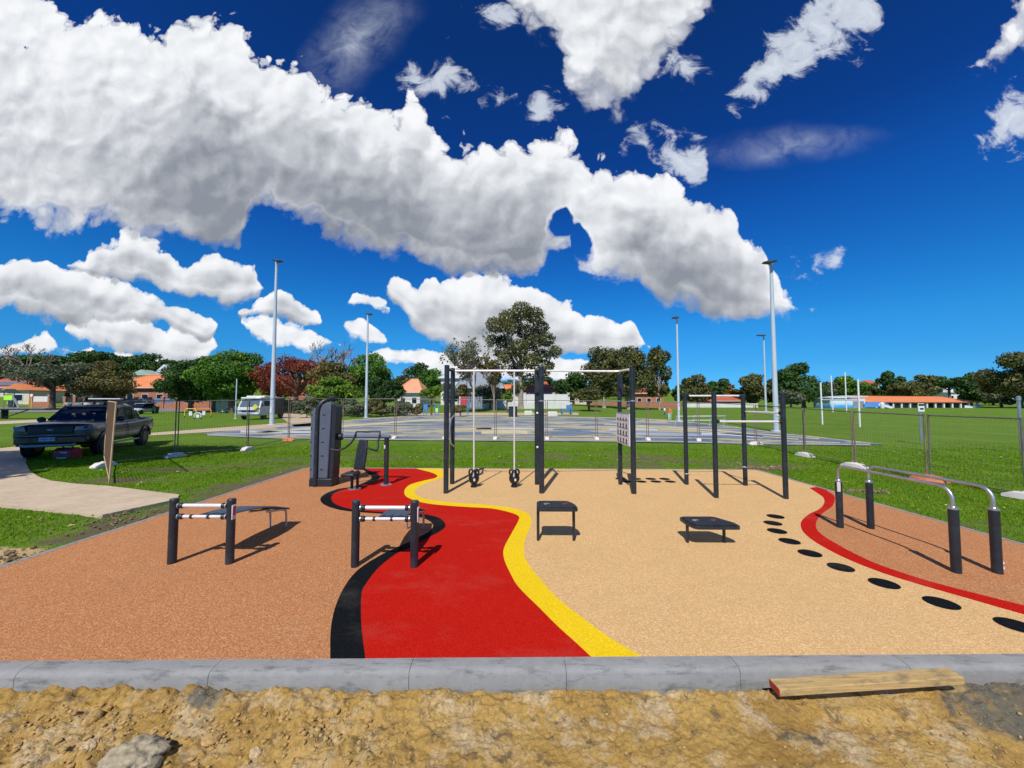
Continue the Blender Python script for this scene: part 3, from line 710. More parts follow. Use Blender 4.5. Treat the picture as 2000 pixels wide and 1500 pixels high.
def pip(px, py, poly):
    px = np.asarray(px); py = np.asarray(py); inside = np.zeros(px.shape, bool)
    n = len(poly)
    for i in range(n):
        x1, y1 = poly[i][0], poly[i][1]; x2, y2 = poly[(i + 1) % n][0], poly[(i + 1) % n][1]
        if y1 == y2: continue
        c = ((y1 > py) != (y2 > py)) & (px < (x2 - x1) * (py - y1) / (y2 - y1) + x1)
        inside ^= c
    return inside
def seg_dist(px, py, a, b):
    dx, dy = b.x - a.x, b.y - a.y; L2 = dx * dx + dy * dy
    tt = np.clip(((px - a.x) * dx + (py - a.y) * dy) / L2, 0, 1)
    return np.hypot(px - a.x - tt * dx, py - a.y - tt * dy)
def catmull(pts, n=8):
    out = []; P_ = [pts[0]] + list(pts) + [pts[-1]]
    for i in range(1, len(P_) - 2):
        p0_, p1_, p2_, p3_ = P_[i - 1], P_[i], P_[i + 1], P_[i + 2]
        for k in range(n):
            s_ = k / n
            out.append(tuple(0.5 * (2 * p1_[j] + (p2_[j] - p0_[j]) * s_ + (2 * p0_[j] - 5 * p1_[j] + 4 * p2_[j] - p3_[j]) * s_ ** 2 + (3 * p1_[j] - p0_[j] - 3 * p2_[j] + p3_[j]) * s_ ** 3) for j in range(2)))
    out.append(tuple(pts[-1])); return out
def gp(pts, n=6): return [G(*p) for p in catmull(pts, n)]
def GT(px, py):
    """photo pixel -> point on the terrain"""
    d = ray(px, py); lo, hi = 1.0, 2500.0
    for _ in range(60):
        mid = (lo + hi) / 2; x, y, z = d.x * mid, d.y * mid, CAMH + d.z * mid
        if z > gzf(x, y): lo = mid
        else: hi = mid
    return Vector((d.x * lo, d.y * lo, gzf(d.x * lo, d.y * lo)))

PATH_NEAR = [(-500, 880), (0, 876), (35, 872), (50, 882), (52, 893), (50, 905), (58, 920), (75, 932), (100, 940), (150, 946), (210, 950), (350, 967), (346, 976), (300, 986), (200, 1007), (100, 997), (0, 986), (-500, 950)]
path_near = [G(*p) for p in PATH_NEAR]
SLAB = [C_FL, C_FR, C_BR, C_BL]

# the ground: one sheet, fine near the camera and coarse towards the horizon
def axis(stops):
    out = []
    for a, b, st in stops: out += list(np.arange(a, b, st))
    return np.array(out + [stops[-1][1]])
pos = axis([(0, 14, 0.10), (14, 24, 0.25), (24, 60, 1.5), (60, 200, 6), (200, 600, 40), (600, 2600, 250)])
gx = np.concatenate([-pos[::-1], pos[1:]])
gy = axis([(-60, -6, 6), (-6, 2, 0.5), (2, 15, 0.09), (15, 24, 0.3), (24, 60, 1.5), (60, 260, 5), (260, 600, 40), (600, 3000, 300)])
X, Y = np.meshgrid(gx, gy)
Z = gz(X, Y)
nearm = 1 - sst(20, 30, np.hypot(X, Y))
Z = Z + nearm * (fbm(X * 1.3, Y * 1.3, 3) - 0.5) * 0.05 * sst(0.0, 0.6, np.minimum.reduce([seg_dist(X, Y, C_BL, C_FL), seg_dist(X, Y, C_BR, C_FR), seg_dist(X, Y, C_BL, C_BR)])) - 0.012 * nearm
ins = pip(X, Y, SLAB)
Z[ins] = -0.14
Z[pip(X, Y, path_near)] -= 0.03
Z = np.where((Y < 2.9) & (np.abs(X) < 14) & ~ins & (pip(X, Y, [(C_FL.x, -50), (C_FR.x, -50), (C_FR.x, C_FR.y + 0.3), (C_FL.x, C_FL.y + 0.3)]) | (Y < 2.2)), -0.35, Z)
# where mud and bare sand show through the turf
dl = seg_dist(X, Y, C_FL, C_BL); dr = seg_dist(X, Y, C_FR, C_BR); db = seg_dist(X, Y, C_BL, C_BR)
nm = fbm(X * 0.9, Y * 1.6, 21); nm2 = fbm(X * 3.1, Y * 3.1, 33)
verge = np.maximum.reduce([1 - sst(0.25, 1.0, dl + (nm2 - 0.5) * 1.1), (1 - sst(0.05, 0.30, dr + (nm2 - 0.5) * 0.6)) * 0.9, (1 - sst(0.05, 0.5, db + (nm2 - 0.5) * 0.4)) * 0.5])
band = sst(9.6, 10.4, Y) * (1 - sst(12.6, 14.6, Y + 0.12 * np.abs(X - 1))) * (1 - sst(6, 11, np.abs(X - 0.5))) * sst(0.36, 0.62, nm) * 0.72
def spot(px, py, rx, ry):
    c = G(px, py); return np.clip(1 - np.hypot((X - c.x) / rx, (Y - c.y) / ry), 0, 1)
extra = np.maximum.reduce([spot(1490, 912, 1.1, 0.6), spot(1690, 957, 0.8, 0.3) * 0.9, spot(1900, 1020, 0.8, 0.4) * 0.6, spot(350, 915, 2.6, 0.55) * 0.9, spot(480, 905, 2.5, 0.5) * 0.8, spot(560, 895, 2.0, 0.5) * 0.8, spot(240, 935, 2.0, 0.5), spot(420, 955, 1.3, 0.5) * 0.7, spot(480, 832, 5, 1.6) * 0.6, spot(880, 885, 3.0, 0.9) * 0.55, spot(1200, 885, 3.0, 0.8) * 0.55, spot(1680, 775 + 60, 3, 1) * 0.4])
mud = np.clip(np.maximum.reduce([verge, band, extra * 1.25]), 0, 1)
sandm = np.maximum(spot(40, 1090, 1.2, 0.55) * 1.6, spot(-150, 1110, 2.0, 1.0) * 1.6)
mud = np.where(sandm > 0.4, mud * 0.5, mud)
ny_, nx_ = X.shape
V = np.stack([X.ravel(), Y.ravel(), Z.ravel()], 1)
I = np.arange(ny_ * nx_).reshape(ny_, nx_)
F = np.stack([I[:-1, :-1].ravel(), I[:-1, 1:].ravel(), I[1:, 1:].ravel(), I[1:, :-1].ravel()], 1)
ground = npobj('ground', V, F, M['ground'], smooth=True); struct(ground)
for nme, arr in (('mud', mud), ('sand', np.clip(sandm, 0, 1))):
    at_ = ground.data.attributes.new(nme, 'FLOAT', 'POINT'); at_.data.foreach_set('value', arr.ravel().astype(np.float32))

# dirt in front of the kerb: real clods and hollows
xs = np.concatenate([np.arange(-14, -3.2, 0.15), np.arange(-3.2, 3.2, 0.0085), np.arange(3.2, 14.01, 0.15)])
ys = np.concatenate([np.arange(-4, 1.5, 0.15), np.arange(1.5, 2.475, 0.0075)])
DX, DY = np.meshgrid(xs, ys)
fd = fbm(DX * 2.2, DY * 2.2, 51, 4)
clod = np.abs(fbm(DX * 7, DY * 9, 61, 4) - 0.5) * 2
clod2 = fbm(DX * 26, DY * 30, 71, 4)
leftl = 1 - sst(-1.1, 0.3, DX)
lump = np.clip(fbm(DX * 6.5 + 3, DY * 8.5, 91, 3) - 0.47, 0, 1) ** 0.8
Zd = -0.118 + (fd - 0.5) * 0.06 - clod * (0.012 + 0.026 * leftl) + (clod2 - 0.5) * (0.020 + 0.020 * leftl) + lump * 0.085 * leftl * sst(0.2, 0.6, fbm(DX * 1.7, DY * 2.2, 77, 3) ) + (fbm(DX * 55, DY * 55, 5, 3) - 0.5) * 0.018
rise = sst(1.7, 2.9, DX) * sst(2.0, 2.35, DY) * 0.055 + 0.02 * np.exp(-((DX + 1.92) / 0.14) ** 2) * sst(2.15, 2.3, DY)
Zd = Zd + rise + 0.008
Zd = Zd + sst(2.22, 2.40, DY) * (0.030 + (clod2 - 0.5) * 0.02) - sst(2.44, 2.47, DY) * 0.05
pk = sst(1.45, 1.58, DX) * (1 - sst(2.80, 2.95, DX)) * sst(2.27, 2.33, DY)
Zd = np.where(pk > 0, np.maximum(Zd, (-0.094 + (DX - 1.6) * 0.047) * pk + Zd * (1 - pk)), Zd)
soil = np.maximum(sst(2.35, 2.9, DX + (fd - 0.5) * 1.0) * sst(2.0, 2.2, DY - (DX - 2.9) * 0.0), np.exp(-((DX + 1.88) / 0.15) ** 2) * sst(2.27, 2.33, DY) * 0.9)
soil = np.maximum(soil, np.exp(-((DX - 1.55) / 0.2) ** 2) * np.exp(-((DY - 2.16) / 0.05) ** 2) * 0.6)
ny2, nx2 = DX.shape
I = np.arange(ny2 * nx2).reshape(ny2, nx2)
F = np.stack([I[:-1, :-1].ravel(), I[:-1, 1:].ravel(), I[1:, 1:].ravel(), I[1:, :-1].ravel()], 1)
dirt = npobj('dirt', np.stack([DX.ravel(), DY.ravel(), Zd.ravel()], 1), F, M['dirt'], smooth=True); struct(dirt)
at_ = dirt.data.attributes.new('soil', 'FLOAT', 'POINT'); at_.data.foreach_set('value', soil.ravel().astype(np.float32))
def dirt_z(x, y):
    i = int(np.clip(np.searchsorted(ys, y), 0, ny2 - 1)); j = int(np.clip(np.searchsorted(xs, x), 0, nx2 - 1)); return float(Zd[i, j])

# loose stones (uncounted) and the lumps one can tell apart
def stone_v(r, seed, squash=0.7, n=2, rough=0.35):
    import bmesh
    bm = bmesh.new(); bmesh.ops.create_icosphere(bm, subdivisions=n, radius=1)
    rr = random.Random(seed); ax = (rr.uniform(0.75, 1.35), rr.uniform(0.75, 1.2), squash * rr.uniform(0.8, 1.2)); ph = rr.uniform(0, 50)
    vs = []
    for v in bm.verts:
        p = v.co.copy(); k = 1 + rough * (float(fbm(p.x * 1.6 + ph, p.y * 1.6 + p.z * 1.3, seed % 97, 3)) - 0.5) * 2
        q = round(p.x * 2.5 + ph) * 0.02
        vs.append(Vector((p.x * ax[0] * k, p.y * ax[1] * k, p.z * ax[2] * k + q * 0.2)) * r)
    fs = [tuple(v.index for v in f.verts) for f in bm.faces]; bm.free(); return vs, fs
templ = [stone_v(1.0, 100 + k, n=1) for k in range(8)]
rub = MB()
for k in range(3600):
    x = random.uniform(-3.0, 3.0); y = random.uniform(1.5, 2.32)
    if random.random() < 0.5: x = random.uniform(-3.0, -0.6)
    r = 0.0018 + 0.010 * random.random() ** 4 * (1.6 if x < -0.8 else 0.8)
    vs, fs = templ[k % 8]; a = random.uniform(0, 6.28); z = dirt_z(x, y)
    c_, s_ = math.cos(a), math.sin(a)
    rub.add([(x + (v.x * c_ - v.y * s_) * r, y + (v.x * s_ + v.y * c_) * r, z + v.z * r + r * 0.25) for v in vs], fs)
o = obj('loose_stones', rub, M['rock_yellow'], normals=False, smooth=0)
tag(o, 'scatter of small yellow stones and crumbs over the sandy dirt', 'rubble', kind='stuff')
def stone(px, py, r, mat, label, seed, squash=0.7, name='stone', rough=0.35, zoff=0.2):
    g_ = G(px, py, -0.11); vs, fs = stone_v(r, seed, squash, 5, rough)
    fine = [0.10 * r * (float(fbm(v.x / r * 6 + seed, v.y / r * 6 + v.z / r * 5, 9, 4)) - 0.5) * 2 for v in vs]; vs = [v + v.normalized() * q for v, q in zip(vs, fine)]
    m_ = MB().add(vs, fs); z = dirt_z(g_.x, g_.y)
    o = obj(name, m_, mat, loc=(g_.x, g_.y, z + r * zoff), smooth=60); o.rotation_euler = (0, 0, seed * 1.3)
    return tag(o, label, 'stone', 'lumps lying in the dirt in front of the kerb')
stone(262, 1492, 0.125, M['rock_grey'], 'large grey limestone rock at the bottom left edge of the photo', 5, 0.55, 'rock', 0.4, 0.1)
stone(175, 1455, 0.035, M['rock_pale'], 'pale rounded stone just left of the large grey rock', 8)
stone(180, 1408, 0.040, M['rock_yellow'], 'yellow split clod up and to the left of the large grey rock', 9, 0.8)
stone(243, 1408, 0.028, M['rock_yellow'], 'small yellow clod right above the large grey rock', 10)
stone(500, 1468, 0.028, M['rock_pale'], 'flat pale yellow stone with a dark shadow right of the large grey rock', 13)
stone(415, 1440, 0.045, M['rock_yellow'], 'broad yellow clod with a cracked right edge in the dirt', 14, 0.45)
stone(455, 1345, 0.020, M['rock_yellow'], 'brown clod against the dark soil below the kerb', 16)
stone(372, 1340, 0.018, M['rock_pale'], 'small pale stone at the foot of the kerb left of the dark soil', 18)
stone(535, 1328, 0.026, M['rock_yellow'], 'tan lump pressed against the foot of the kerb below the terracotta rubber', 20)
stone(1195, 1445, 0.022, M['rock_yellow'], 'single yellow clod in the dirt below the yellow stripe', 21, 0.5)

cl = MB()
for cx_, cy_, sx_, sy_, nn_, r0_ in ((G(1490, 912).x, G(1490, 912).y, 0.9, 0.35, 260, 0.03), (G(1690, 957).x, G(1690, 957).y, 0.5, 0.18, 120, 0.025), (G(60, 1092).x, G(60, 1092).y, 0.8, 0.3, 260, 0.028), (G(240, 1010).x, G(240, 1010).y, 0.9, 0.6, 220, 0.02), (G(1250, 893).x, G(1250, 893).y, 0.5, 0.2, 60, 0.03)):
    for k in range(nn_):
        x = random.gauss(cx_, sx_ * 0.5); y = random.gauss(cy_, sy_ * 0.5)
        if pip(np.array([x]), np.array([y]), SLAB)[0]: continue
        r = r0_ * (0.25 + random.random() ** 2); vs, fs = templ[k % 8]; a = random.uniform(0, 6.28); c_, s_ = math.cos(a), math.sin(a)
        cl.add([(x + (v.x * c_ - v.y * s_) * r, y + (v.x * s_ + v.y * c_) * r, -0.03 + v.z * r + r * 0.3) for v in vs], fs)
o = obj('soil_crumbs', cl, M['crumb'], normals=False, smooth=0)
tag(o, 'brown crumbs of dug soil lying on the turf around the pad', 'soil', kind='stuff')
lf = MB()
for k in range(150):
    y = random.uniform(4, 15); x = random.uniform(-y * 1.3, y * 1.4)
    if pip(np.array([x]), np.array([y]), SLAB)[0]: continue
    a = random.uniform(0, 6.28); r = random.uniform(0.02, 0.045); c_, s_ = math.cos(a) * r, math.sin(a) * r
    lf.add([(x - c_, y - s_, 0.012), (x - s_ * .5, y + c_ * .5, 0.03), (x + c_, y + s_, 0.016), (x + s_ * .5, y - c_ * .5, 0.022)], [(0, 1, 2, 3)])
o = obj('fallen_leaves', lf, M['leaf_dry'], normals=False, smooth=0)
tag(o, 'pale dry leaves scattered over the turf', 'leaves', kind='stuff')

# concrete edging of the pad
prof = [(0.0, -0.13), (0.0, 0.001), (0.075, 0.0), (0.098, -0.004), (0.112, -0.014), (0.120, -0.032), (0.126, -0.20), (0.02, -0.20)]
cuts = [C_FL.x - 0.2] + [G(px, 1290).x for px in (-560, -280, 75, 432, 806, 1102, 1432, 1760, 2080, 2400)] + [C_FR.x + 0.2]
kb = MB()
for a, b in zip(cuts[:-1], cuts[1:]):
    a += 0.0016; b -= 0.0016; secs = []
    for x in np.linspace(a, b, 8):
        base = Vector((x, front_y(x), 0)); w_ = 0.004 * (float(vnoise(x * 2.1, 0.3, 8)) - 0.5)
        secs.append([(base.x + FN.x * (d_ + w_), base.y + FN.y * (d_ + w_), z_) for d_, z_ in prof])
    kb.loft(secs)
struct(obj('kerb', kb, M['kerb'], smooth=50))
kb = MB()
for a, b in ((C_FL, C_BL), (C_BL, C_BR), (C_BR, C_FR)):
    d = (b - a).normalized(); nrm = Vector((-d.y, d.x, 0))
    L = (b - a).length; k = 0; s_ = 0
    while s_ < L:
        e_ = min(L, s_ + 1.2); wdt = 0.055 + 0.012 * random.random()
        p = a + d * (s_ + 0.003); q = a + d * (e_ - 0.003)
        kb.prism([(p.x, p.y), (q.x, q.y), (q.x + nrm.x * wdt, q.y + nrm.y * wdt), (p.x + nrm.x * wdt, p.y + nrm.y * wdt)], -0.14, 0.004 + 0.004 * random.random()); s_ = e_
struct(obj('edging', kb, M['kerb'], bevel=0.004))

# rubber floor: pieces that butt against each other
cL = [(706, 915), (720, 926), (726, 932), (720, 938), (700, 947), (686, 951), (660, 955), (640, 962), (628, 970), (626, 978), (634, 986), (652, 993), (680, 998.5), (740, 1003), (780, 1005), (805, 1007), (823, 1011), (836, 1016), (845, 1023), (845, 1030), (838, 1038), (820, 1048), (800, 1058), (772, 1070), (740, 1086), (705, 1108), (684, 1129), (666.5, 1157), (654, 1188), (647, 1220), (645, 1248), (645, 1286)]
cR = [(712, 915), (732, 923), (740, 927), (743, 932), (736, 938), (724, 943), (696, 950), (680, 953.6), (660, 960), (650, 966), (647, 974), (652, 982), (666, 989), (686, 994), (720, 998), (760, 1000.5), (800, 1002), (826, 1003.6), (848, 1008), (862, 1014), (870, 1024), (867, 1032), (852, 1042), (820, 1058), (800, 1070), (776, 1080), (740, 1108), (715.5, 1139), (706.7, 1157), (705, 1192), (706.7, 1230), (713.7, 1286)]
cY1 = [(812, 915), (840, 922), (852, 927), (854, 930), (848, 934), (826, 939), (802, 946), (792, 954), (789.6, 962), (794, 970), (812, 978), (840, 984), (880, 988), (920, 990.5), (960, 993), (990, 999), (1008, 1005), (1014, 1010), (1012, 1018), (1000, 1040), (986, 1066), (983, 1080), (986, 1096), (996, 1118), (1013, 1146.5), (1055, 1188.5), (1090, 1223.5), (1125, 1255), (1157, 1285)]
cY2 = [(861, 916), (865, 922), (866, 929), (858, 935), (836, 942), (820, 950), (812, 956), (811, 964), (818, 970), (840, 976), (880, 981), (940, 985), (980, 989), (1000, 992), (1020, 998), (1034, 1006), (1038, 1016), (1036, 1028), (1026, 1052), (1023, 1070), (1025, 1088), (1036, 1108), (1058, 1134), (1090, 1169), (1142, 1209.5), (1195, 1248), (1258, 1284)]
cE1 = [(1578, 951), (1597, 963.6), (1608, 972), (1609.5, 983), (1599.6, 994.4), (1580, 1004), (1566, 1017), (1564, 1028), (1571.6, 1042), (1597, 1061.6), (1650, 1089.6), (1720, 1117.6), (1804, 1144), (1888, 1168), (2000, 1200), (2150, 1240), (2330, 1284)]
cE2 = [(1612, 957.5), (1627.6, 966.4), (1630.4, 976), (1625, 989), (1608, 1001.4), (1597, 1014), (1593.5, 1026.6), (1599.6, 1039), (1619, 1053), (1664, 1078.4), (1720, 1103.6), (1804, 1131.6), (1888, 1154), (2000, 1182), (2200, 1228), (2480, 1284)]
KL, KR, KY1, KY2, KE1, KE2 = [gp(c, 5) for c in (cL, cR, cY1, cY2, cE1, cE2)]
def snap(c, a, b):                        # put the first point on the back (or right) line, the last on the front line
    d = (b - a).normalized(); c[0] = a + d * (c[0] - a).dot(d)
    c[-1] = Vector((c[-1].x, front_y(c[-1].x), 0)); return c
for c in (KL, KR, KY1, KY2): snap(c, C_BL, C_BR)
for c in (KE1, KE2): snap(c, C_BR, C_FR)
def floor(name, poly, mat, z=0.0):
    return struct(obj(name, MB().sheet(poly, z), mat, smooth=0, normals=False))
floor('terracotta_rubber_floor', [C_FL, C_BL] + KL, M['rub_terra'])
floor('black_rubber_band', KL + KR[::-1], M['rub_black'])
floor('red_rubber_path', KR + KY1[::-1], M['rub_red'])
floor('yellow_rubber_band', KY1 + KY2[::-1], M['rub_yellow'])
floor('sand_rubber_floor', KY2 + KE1[::-1] + [C_BR], M['rub_sand'])
floor('red_rubber_curve', KE1 + KE2[::-1], M['rub_red'])
floor('terracotta_rubber_corner', KE2 + [C_FR], M['rub_terra'])
base = MB().prism([(p.x * 0.999, p.y) for p in SLAB], -0.13, -0.006); struct(obj('pad_base', base, M['kerb']))
def dot(px, py, r=0.112, z=0.004):
    c = G(px, py); pts = [(c.x + r * math.cos(a * PI / 24), c.y + r * math.sin(a * PI / 24)) for a in range(48)]
    floor('black_floor_dot', pts, M['rub_black'], z)
for q in ((1514.8, 1009), (1509.4, 1022), (1517.6, 1037.5), (1542, 1057.4), (1581.7, 1081), (1642, 1108.4), (1726.7, 1140), (1838.5, 1178), (1985, 1222), (1212, 935.4), (1242, 935.4), (1271, 935.5), (1298, 935.6), (1224, 940.6), (1252, 940.7), (1281, 940.7), (1309, 940.8)): dot(*q)

# paths, road, court
def sheet_px(name, pts, mat, off, n=0):
    q = [GT(*p) for p in pts]
    return struct(obj(name, MB().sheet(q, lambda x, y: gzf(x, y) + off), mat, smooth=0, normals=False))
def ribbon(name, up_, lo_, mat, off, n=60, rows=5):
    def samp(c, s):
        xs_ = [p[0] for p in c]; x = xs_[0] + (xs_[-1] - xs_[0]) * s; return x, float(np.interp(x, xs_, [p[1] for p in c]))
    secs = []
    for i in range(n + 1):
        a = GT(*samp(lo_, i / n)); b = GT(*samp(up_, i / n))
        secs.append([(a.x + (b.x - a.x) * k / rows, a.y + (b.y - a.y) * k / rows, 0) for k in range(rows + 1)])
    secs = [[(x, y, gzf(x, y) + off) for x, y, _ in s] for s in secs]
    return struct(obj(name, MB().loft(secs, cap=False, closed=False), mat, smooth=60, normals=False))
struct(obj('path', MB().prism([GT(*p) for p in PATH_NEAR], -0.09, -0.006), M['path'], smooth=0))
ribbon('path', [(-300, 836), (0, 823), (120, 818)], [(-300, 846), (0, 829), (120, 823)], M['path'], 0.02)
ribbon('path', [(180, 853), (285, 847), (400, 838), (520, 829), (565, 826)], [(180, 860), (285, 852), (400, 845), (520, 837), (565, 833)], M['path'], 0.02)
ribbon('path', [(538, 808), (590, 806)], [(575, 834), (640, 831)], M['path'], 0.016)
ribbon('path', [(780, 808), (1000, 805.5), (1130, 806)], [(780, 813), (1000, 811), (1130, 811)], M['path'], 0.02)
ribbon('road', [(-500, 797), (0, 796), (300, 796.5), (700, 797)], [(-500, 812), (0, 806.5), (300, 804.5), (700, 803)], M['road'], 0.05, 90, 8)
court_far = [(400, 847), (480, 838), (540, 832), (600, 827), (660, 822), (720, 817), (800, 812.5), (1000, 812), (1180, 815), (1300, 819.5), (1400, 829), (1530, 846), (1725, 868)]
court_near = [(400, 849), (480, 852), (560, 855), (700, 857), (860, 859), (1100, 860), (1300, 862), (1400, 864), (1540, 867), (1725, 869)]
ribbon('court', court_far, court_near, M['court'], 0.016, 120, 20)
def stripe(pts, wpx, mat, off=0.024, name='court_marking'):
    ribbon(name, [(x, y - wpx / 2) for x, y in pts], [(x, y + wpx / 2) for x, y in pts], mat, off, 50, 2)
stripe([(405, 850), (560, 856.5), (860, 859.5), (1100, 861), (1300, 863), (1540, 868), (1700, 869.5)], 3.0, M['court_edge'], 0.020, 'court_edging')
stripe([(560, 850), (700, 852), (1080, 853), (1300, 855), (1500, 861), (1640, 866)], 1.6, M['court_cream'])
stripe([(500, 846), (560, 841), (640, 836), (720, 829), (800, 823), (880, 820)], 3.2, M['court_cream'])
stripe([(470, 843), (540, 844.5), (620, 845)], 3.6, M['court_white'])
stripe([(1180, 829), (1300, 834), (1400, 842), (1500, 850), (1600, 858)], 2.0, M['court_cream'])
stripe([(1240, 833), (1330, 840), (1450, 850), (1560, 859)], 2.0, M['court_cream'])
stripe([(1190, 839.5), (1240, 839), (1285, 841)], 3.0, M['court_white'])
stripe([(1370, 848), (1420, 849), (1490, 854)], 4.0, M['court_white'])
stripe([(930, 838), (1000, 837.5), (1080, 838.5)], 2.6, M['court_white'])
stripe([(940, 845), (1010, 844), (1030, 846)], 7.0, M['court_cream'])
stripe([(870, 839), (960, 838)], 3, M['court_cream'])
stripe([(660, 823.5), (720, 818.5), (800, 813.6), (1000, 813), (1180, 816), (1300, 820.8), (1400, 830.5), (1530, 848), (1700, 866.5)], 1.0, M['court_cream'])

# short turf round the pad: real blades near the camera
NB = 340000
bx = rng.uniform(-24, 24, NB * 3); by = 2.3 + (rng.random(NB * 3) ** 1.25) * 14.5
ok = (np.abs(bx) < by * 1.42 + 0.8) & ~pip(bx, by, [(p.x + (0.05 if i in (1, 2) else -0.05) * 1.3, p.y + (0.07 if i > 1 else -5)) for i, p in enumerate(SLAB)]) & ~pip(bx, by, path_near) & (by > 2.55)
ix_ = np.clip(np.searchsorted(gx, bx), 0, nx_ - 1); iy_ = np.clip(np.searchsorted(gy, by), 0, ny_ - 1)
md = mud[iy_, ix_]; sa = sandm[iy_, ix_]
ok &= (rng.random(len(bx)) > md * 1.25 + (fbm(bx * 6, by * 6, 44) - 0.5) * 2.4 * md) & (sa < 0.45)
ok &= rng.random(len(bx)) > sst(10.5, 16.8, by)
bx, by = bx[ok][:NB], by[ok][:NB]; bz = Z[np.clip(np.searchsorted(gy, by), 0, ny_ - 1), np.clip(np.searchsorted(gx, bx), 0, nx_ - 1)]
n_ = len(bx); hh_ = rng.uniform(0.012, 0.034, n_); ww = 0.0022 + 0.00075 * by; an = rng.uniform(0, 2 * PI, n_); ln = rng.uniform(-0.025, 0.025, (n_, 2))
v0 = np.stack([bx - np.cos(an) * ww, by - np.sin(an) * ww, bz - 0.004], 1); v1 = np.stack([bx + np.cos(an) * ww, by + np.sin(an) * ww, bz - 0.004], 1)
v2 = np.stack([bx + ln[:, 0], by + ln[:, 1], bz + hh_], 1)
V = np.stack([v0, v1, v2], 1).reshape(-1, 3); F = np.arange(n_ * 3).reshape(-1, 3)
go = npobj('grass', V, F, M['grassblade']); tag(go, 'short green turf growing round the exercise pad', 'grass', kind='stuff')

# ================================================================== EXERCISE EQUIPMENT
def zat(py, Y, px=1000): return P(px, py, Y).z
def post_at(px, py, py_top, name, parent, origin, r, px_top=None, cap=True, mat=None):
    b = G(px, py); z = zat(py_top, b.y + 0.0, px)
    m_ = MB().lathe([(r, 0), (r, z - 0.012)], (b.x - origin.x, b.y - origin.y, 0), 20)
    o = obj(name, m_, mat or M['post'], parent)
    if cap:
        c_ = MB().lathe([(r * 1.03, z - 0.03), (r * 1.03, z - 0.008), (r * 0.85, z), (0.001, z + 0.002)], (b.x - origin.x, b.y - origin.y, 0), 20)
        obj('post_cap', c_, M['postcap'], o)
    return o, b, z

# ---- sit-up benches: two posts, two rails, a sloping board on a hooped leg
def situp_bench(bx_, by_, label, board_w=0.36, shift=0.0):
    t_ = thing('sit_up_bench', label, 'exercise bench', (bx_, by_, 0), 0, 'sit-up benches on the left of the pad')
    for sx in (-1, 1):
        p = obj('post', MB().lathe([(0.041, 0), (0.041, 0.66)], (sx * 0.307, 0, 0), 20), M['post'], t_)
        obj('post_cap', MB().lathe([(0.0425, 0.64), (0.0425, 0.665), (0.034, 0.675), (0.001, 0.677)], (sx * 0.307, 0, 0), 20), M['postcap'], p)
    for z, r, nm in ((0.600, 0.020, 'rail'), (0.485, 0.016, 'rail')):
        ra = obj(nm, MB().tube([(-0.25, 0, z), (0.25, 0, z)], r, 14), M['bar_white'], t_)
        for sx in (-1, 1):
            obj('clamp', MB().lathe([(0.020, -0.022), (0.030, -0.016), (0.030, 0.010), (0.022, 0.022)], (sx * 0.228, 0, z), 14, axis='x'), M['plastic_dark'], ra)
            obj('collar', MB().lathe([(0.030, -0.006), (0.030, 0.006)], (sx * 0.255, 0, z), 14, axis='x'), M['steel'], ra)
        if z < 0.5:
            for q in (-0.115, 0.068): obj('hook', MB().lathe([(0.024, -0.011), (0.024, 0.011)], (q, 0, z), 12, axis='x'), M['plastic_dark'], ra)
    # board: gently curved panel
    secs = []
    for k in range(13):
        s_ = k / 12; y = 0.03 + 1.17 * s_; z = 0.475 - 0.235 * s_ + 0.055 * math.sin(PI * s_)
        hw = board_w / 2 * (0.80 + 0.2 * math.sin(PI * min(1, s_ * 1.2)))
        x0 = 0.03 + shift * s_
        secs.append([(x0 - hw, y, z), (x0 - hw + 0.02, y, z + 0.012), (x0 + hw - 0.02, y, z + 0.012), (x0 + hw, y, z), (x0 + hw - 0.02, y, z - 0.012), (x0 - hw + 0.02, y, z - 0.012)])
    bo = obj('board', MB().loft(secs), M['board'], t_, bevel=0.003)
    sl = MB()
    for q in (-0.09, 0.0, 0.09):
        sl.tube([(0.03 + q + shift * s_, 0.1 + 1.0 * s_, 0.489 - 0.235 * s_ * 1.0 + 0.055 * math.sin(PI * (0.06 + s_ * 0.86)) - 0.014) for s_ in [k / 10 for k in range(11)]], 0.0035, 6)
    obj('groove', sl, M['plastic_dark'], bo)
    for sx in (-1, 1):
        x = 0.03 + shift + sx * 0.11
        obj('leg', MB().tube([(x, 0.75, 0.325), (x, 0.95, 0.285), (x, 1.08, 0.258), (x, 1.15, 0.225), (x, 1.165, 0.15), (x, 1.165, 0.0)], 0.014, 10), M['steel'], t_)
    st = obj('sticker', MB().box((0.307 + 0.043, -0.022, 0.54), (0.012, 0.055, 0.15)), M['decal'], t_, bevel=0.004)
    obj('print', MB().box((0.307 + 0.050, -0.022, 0.55), (0.002, 0.035, 0.09)), M['decal_red'], st)
    return t_
g1 = G(392, 1100); g2 = G(751, 1106.5)
situp_bench(g1.x, g1.y, 'sit-up bench with two posts and blue grey board, the leftmost equipment on terracotta rubber', shift=0.06)
situp_bench(g2.x, g2.y, 'sit-up bench straddling the black band, its right post standing on the red path', 0.33, shift=-0.02)

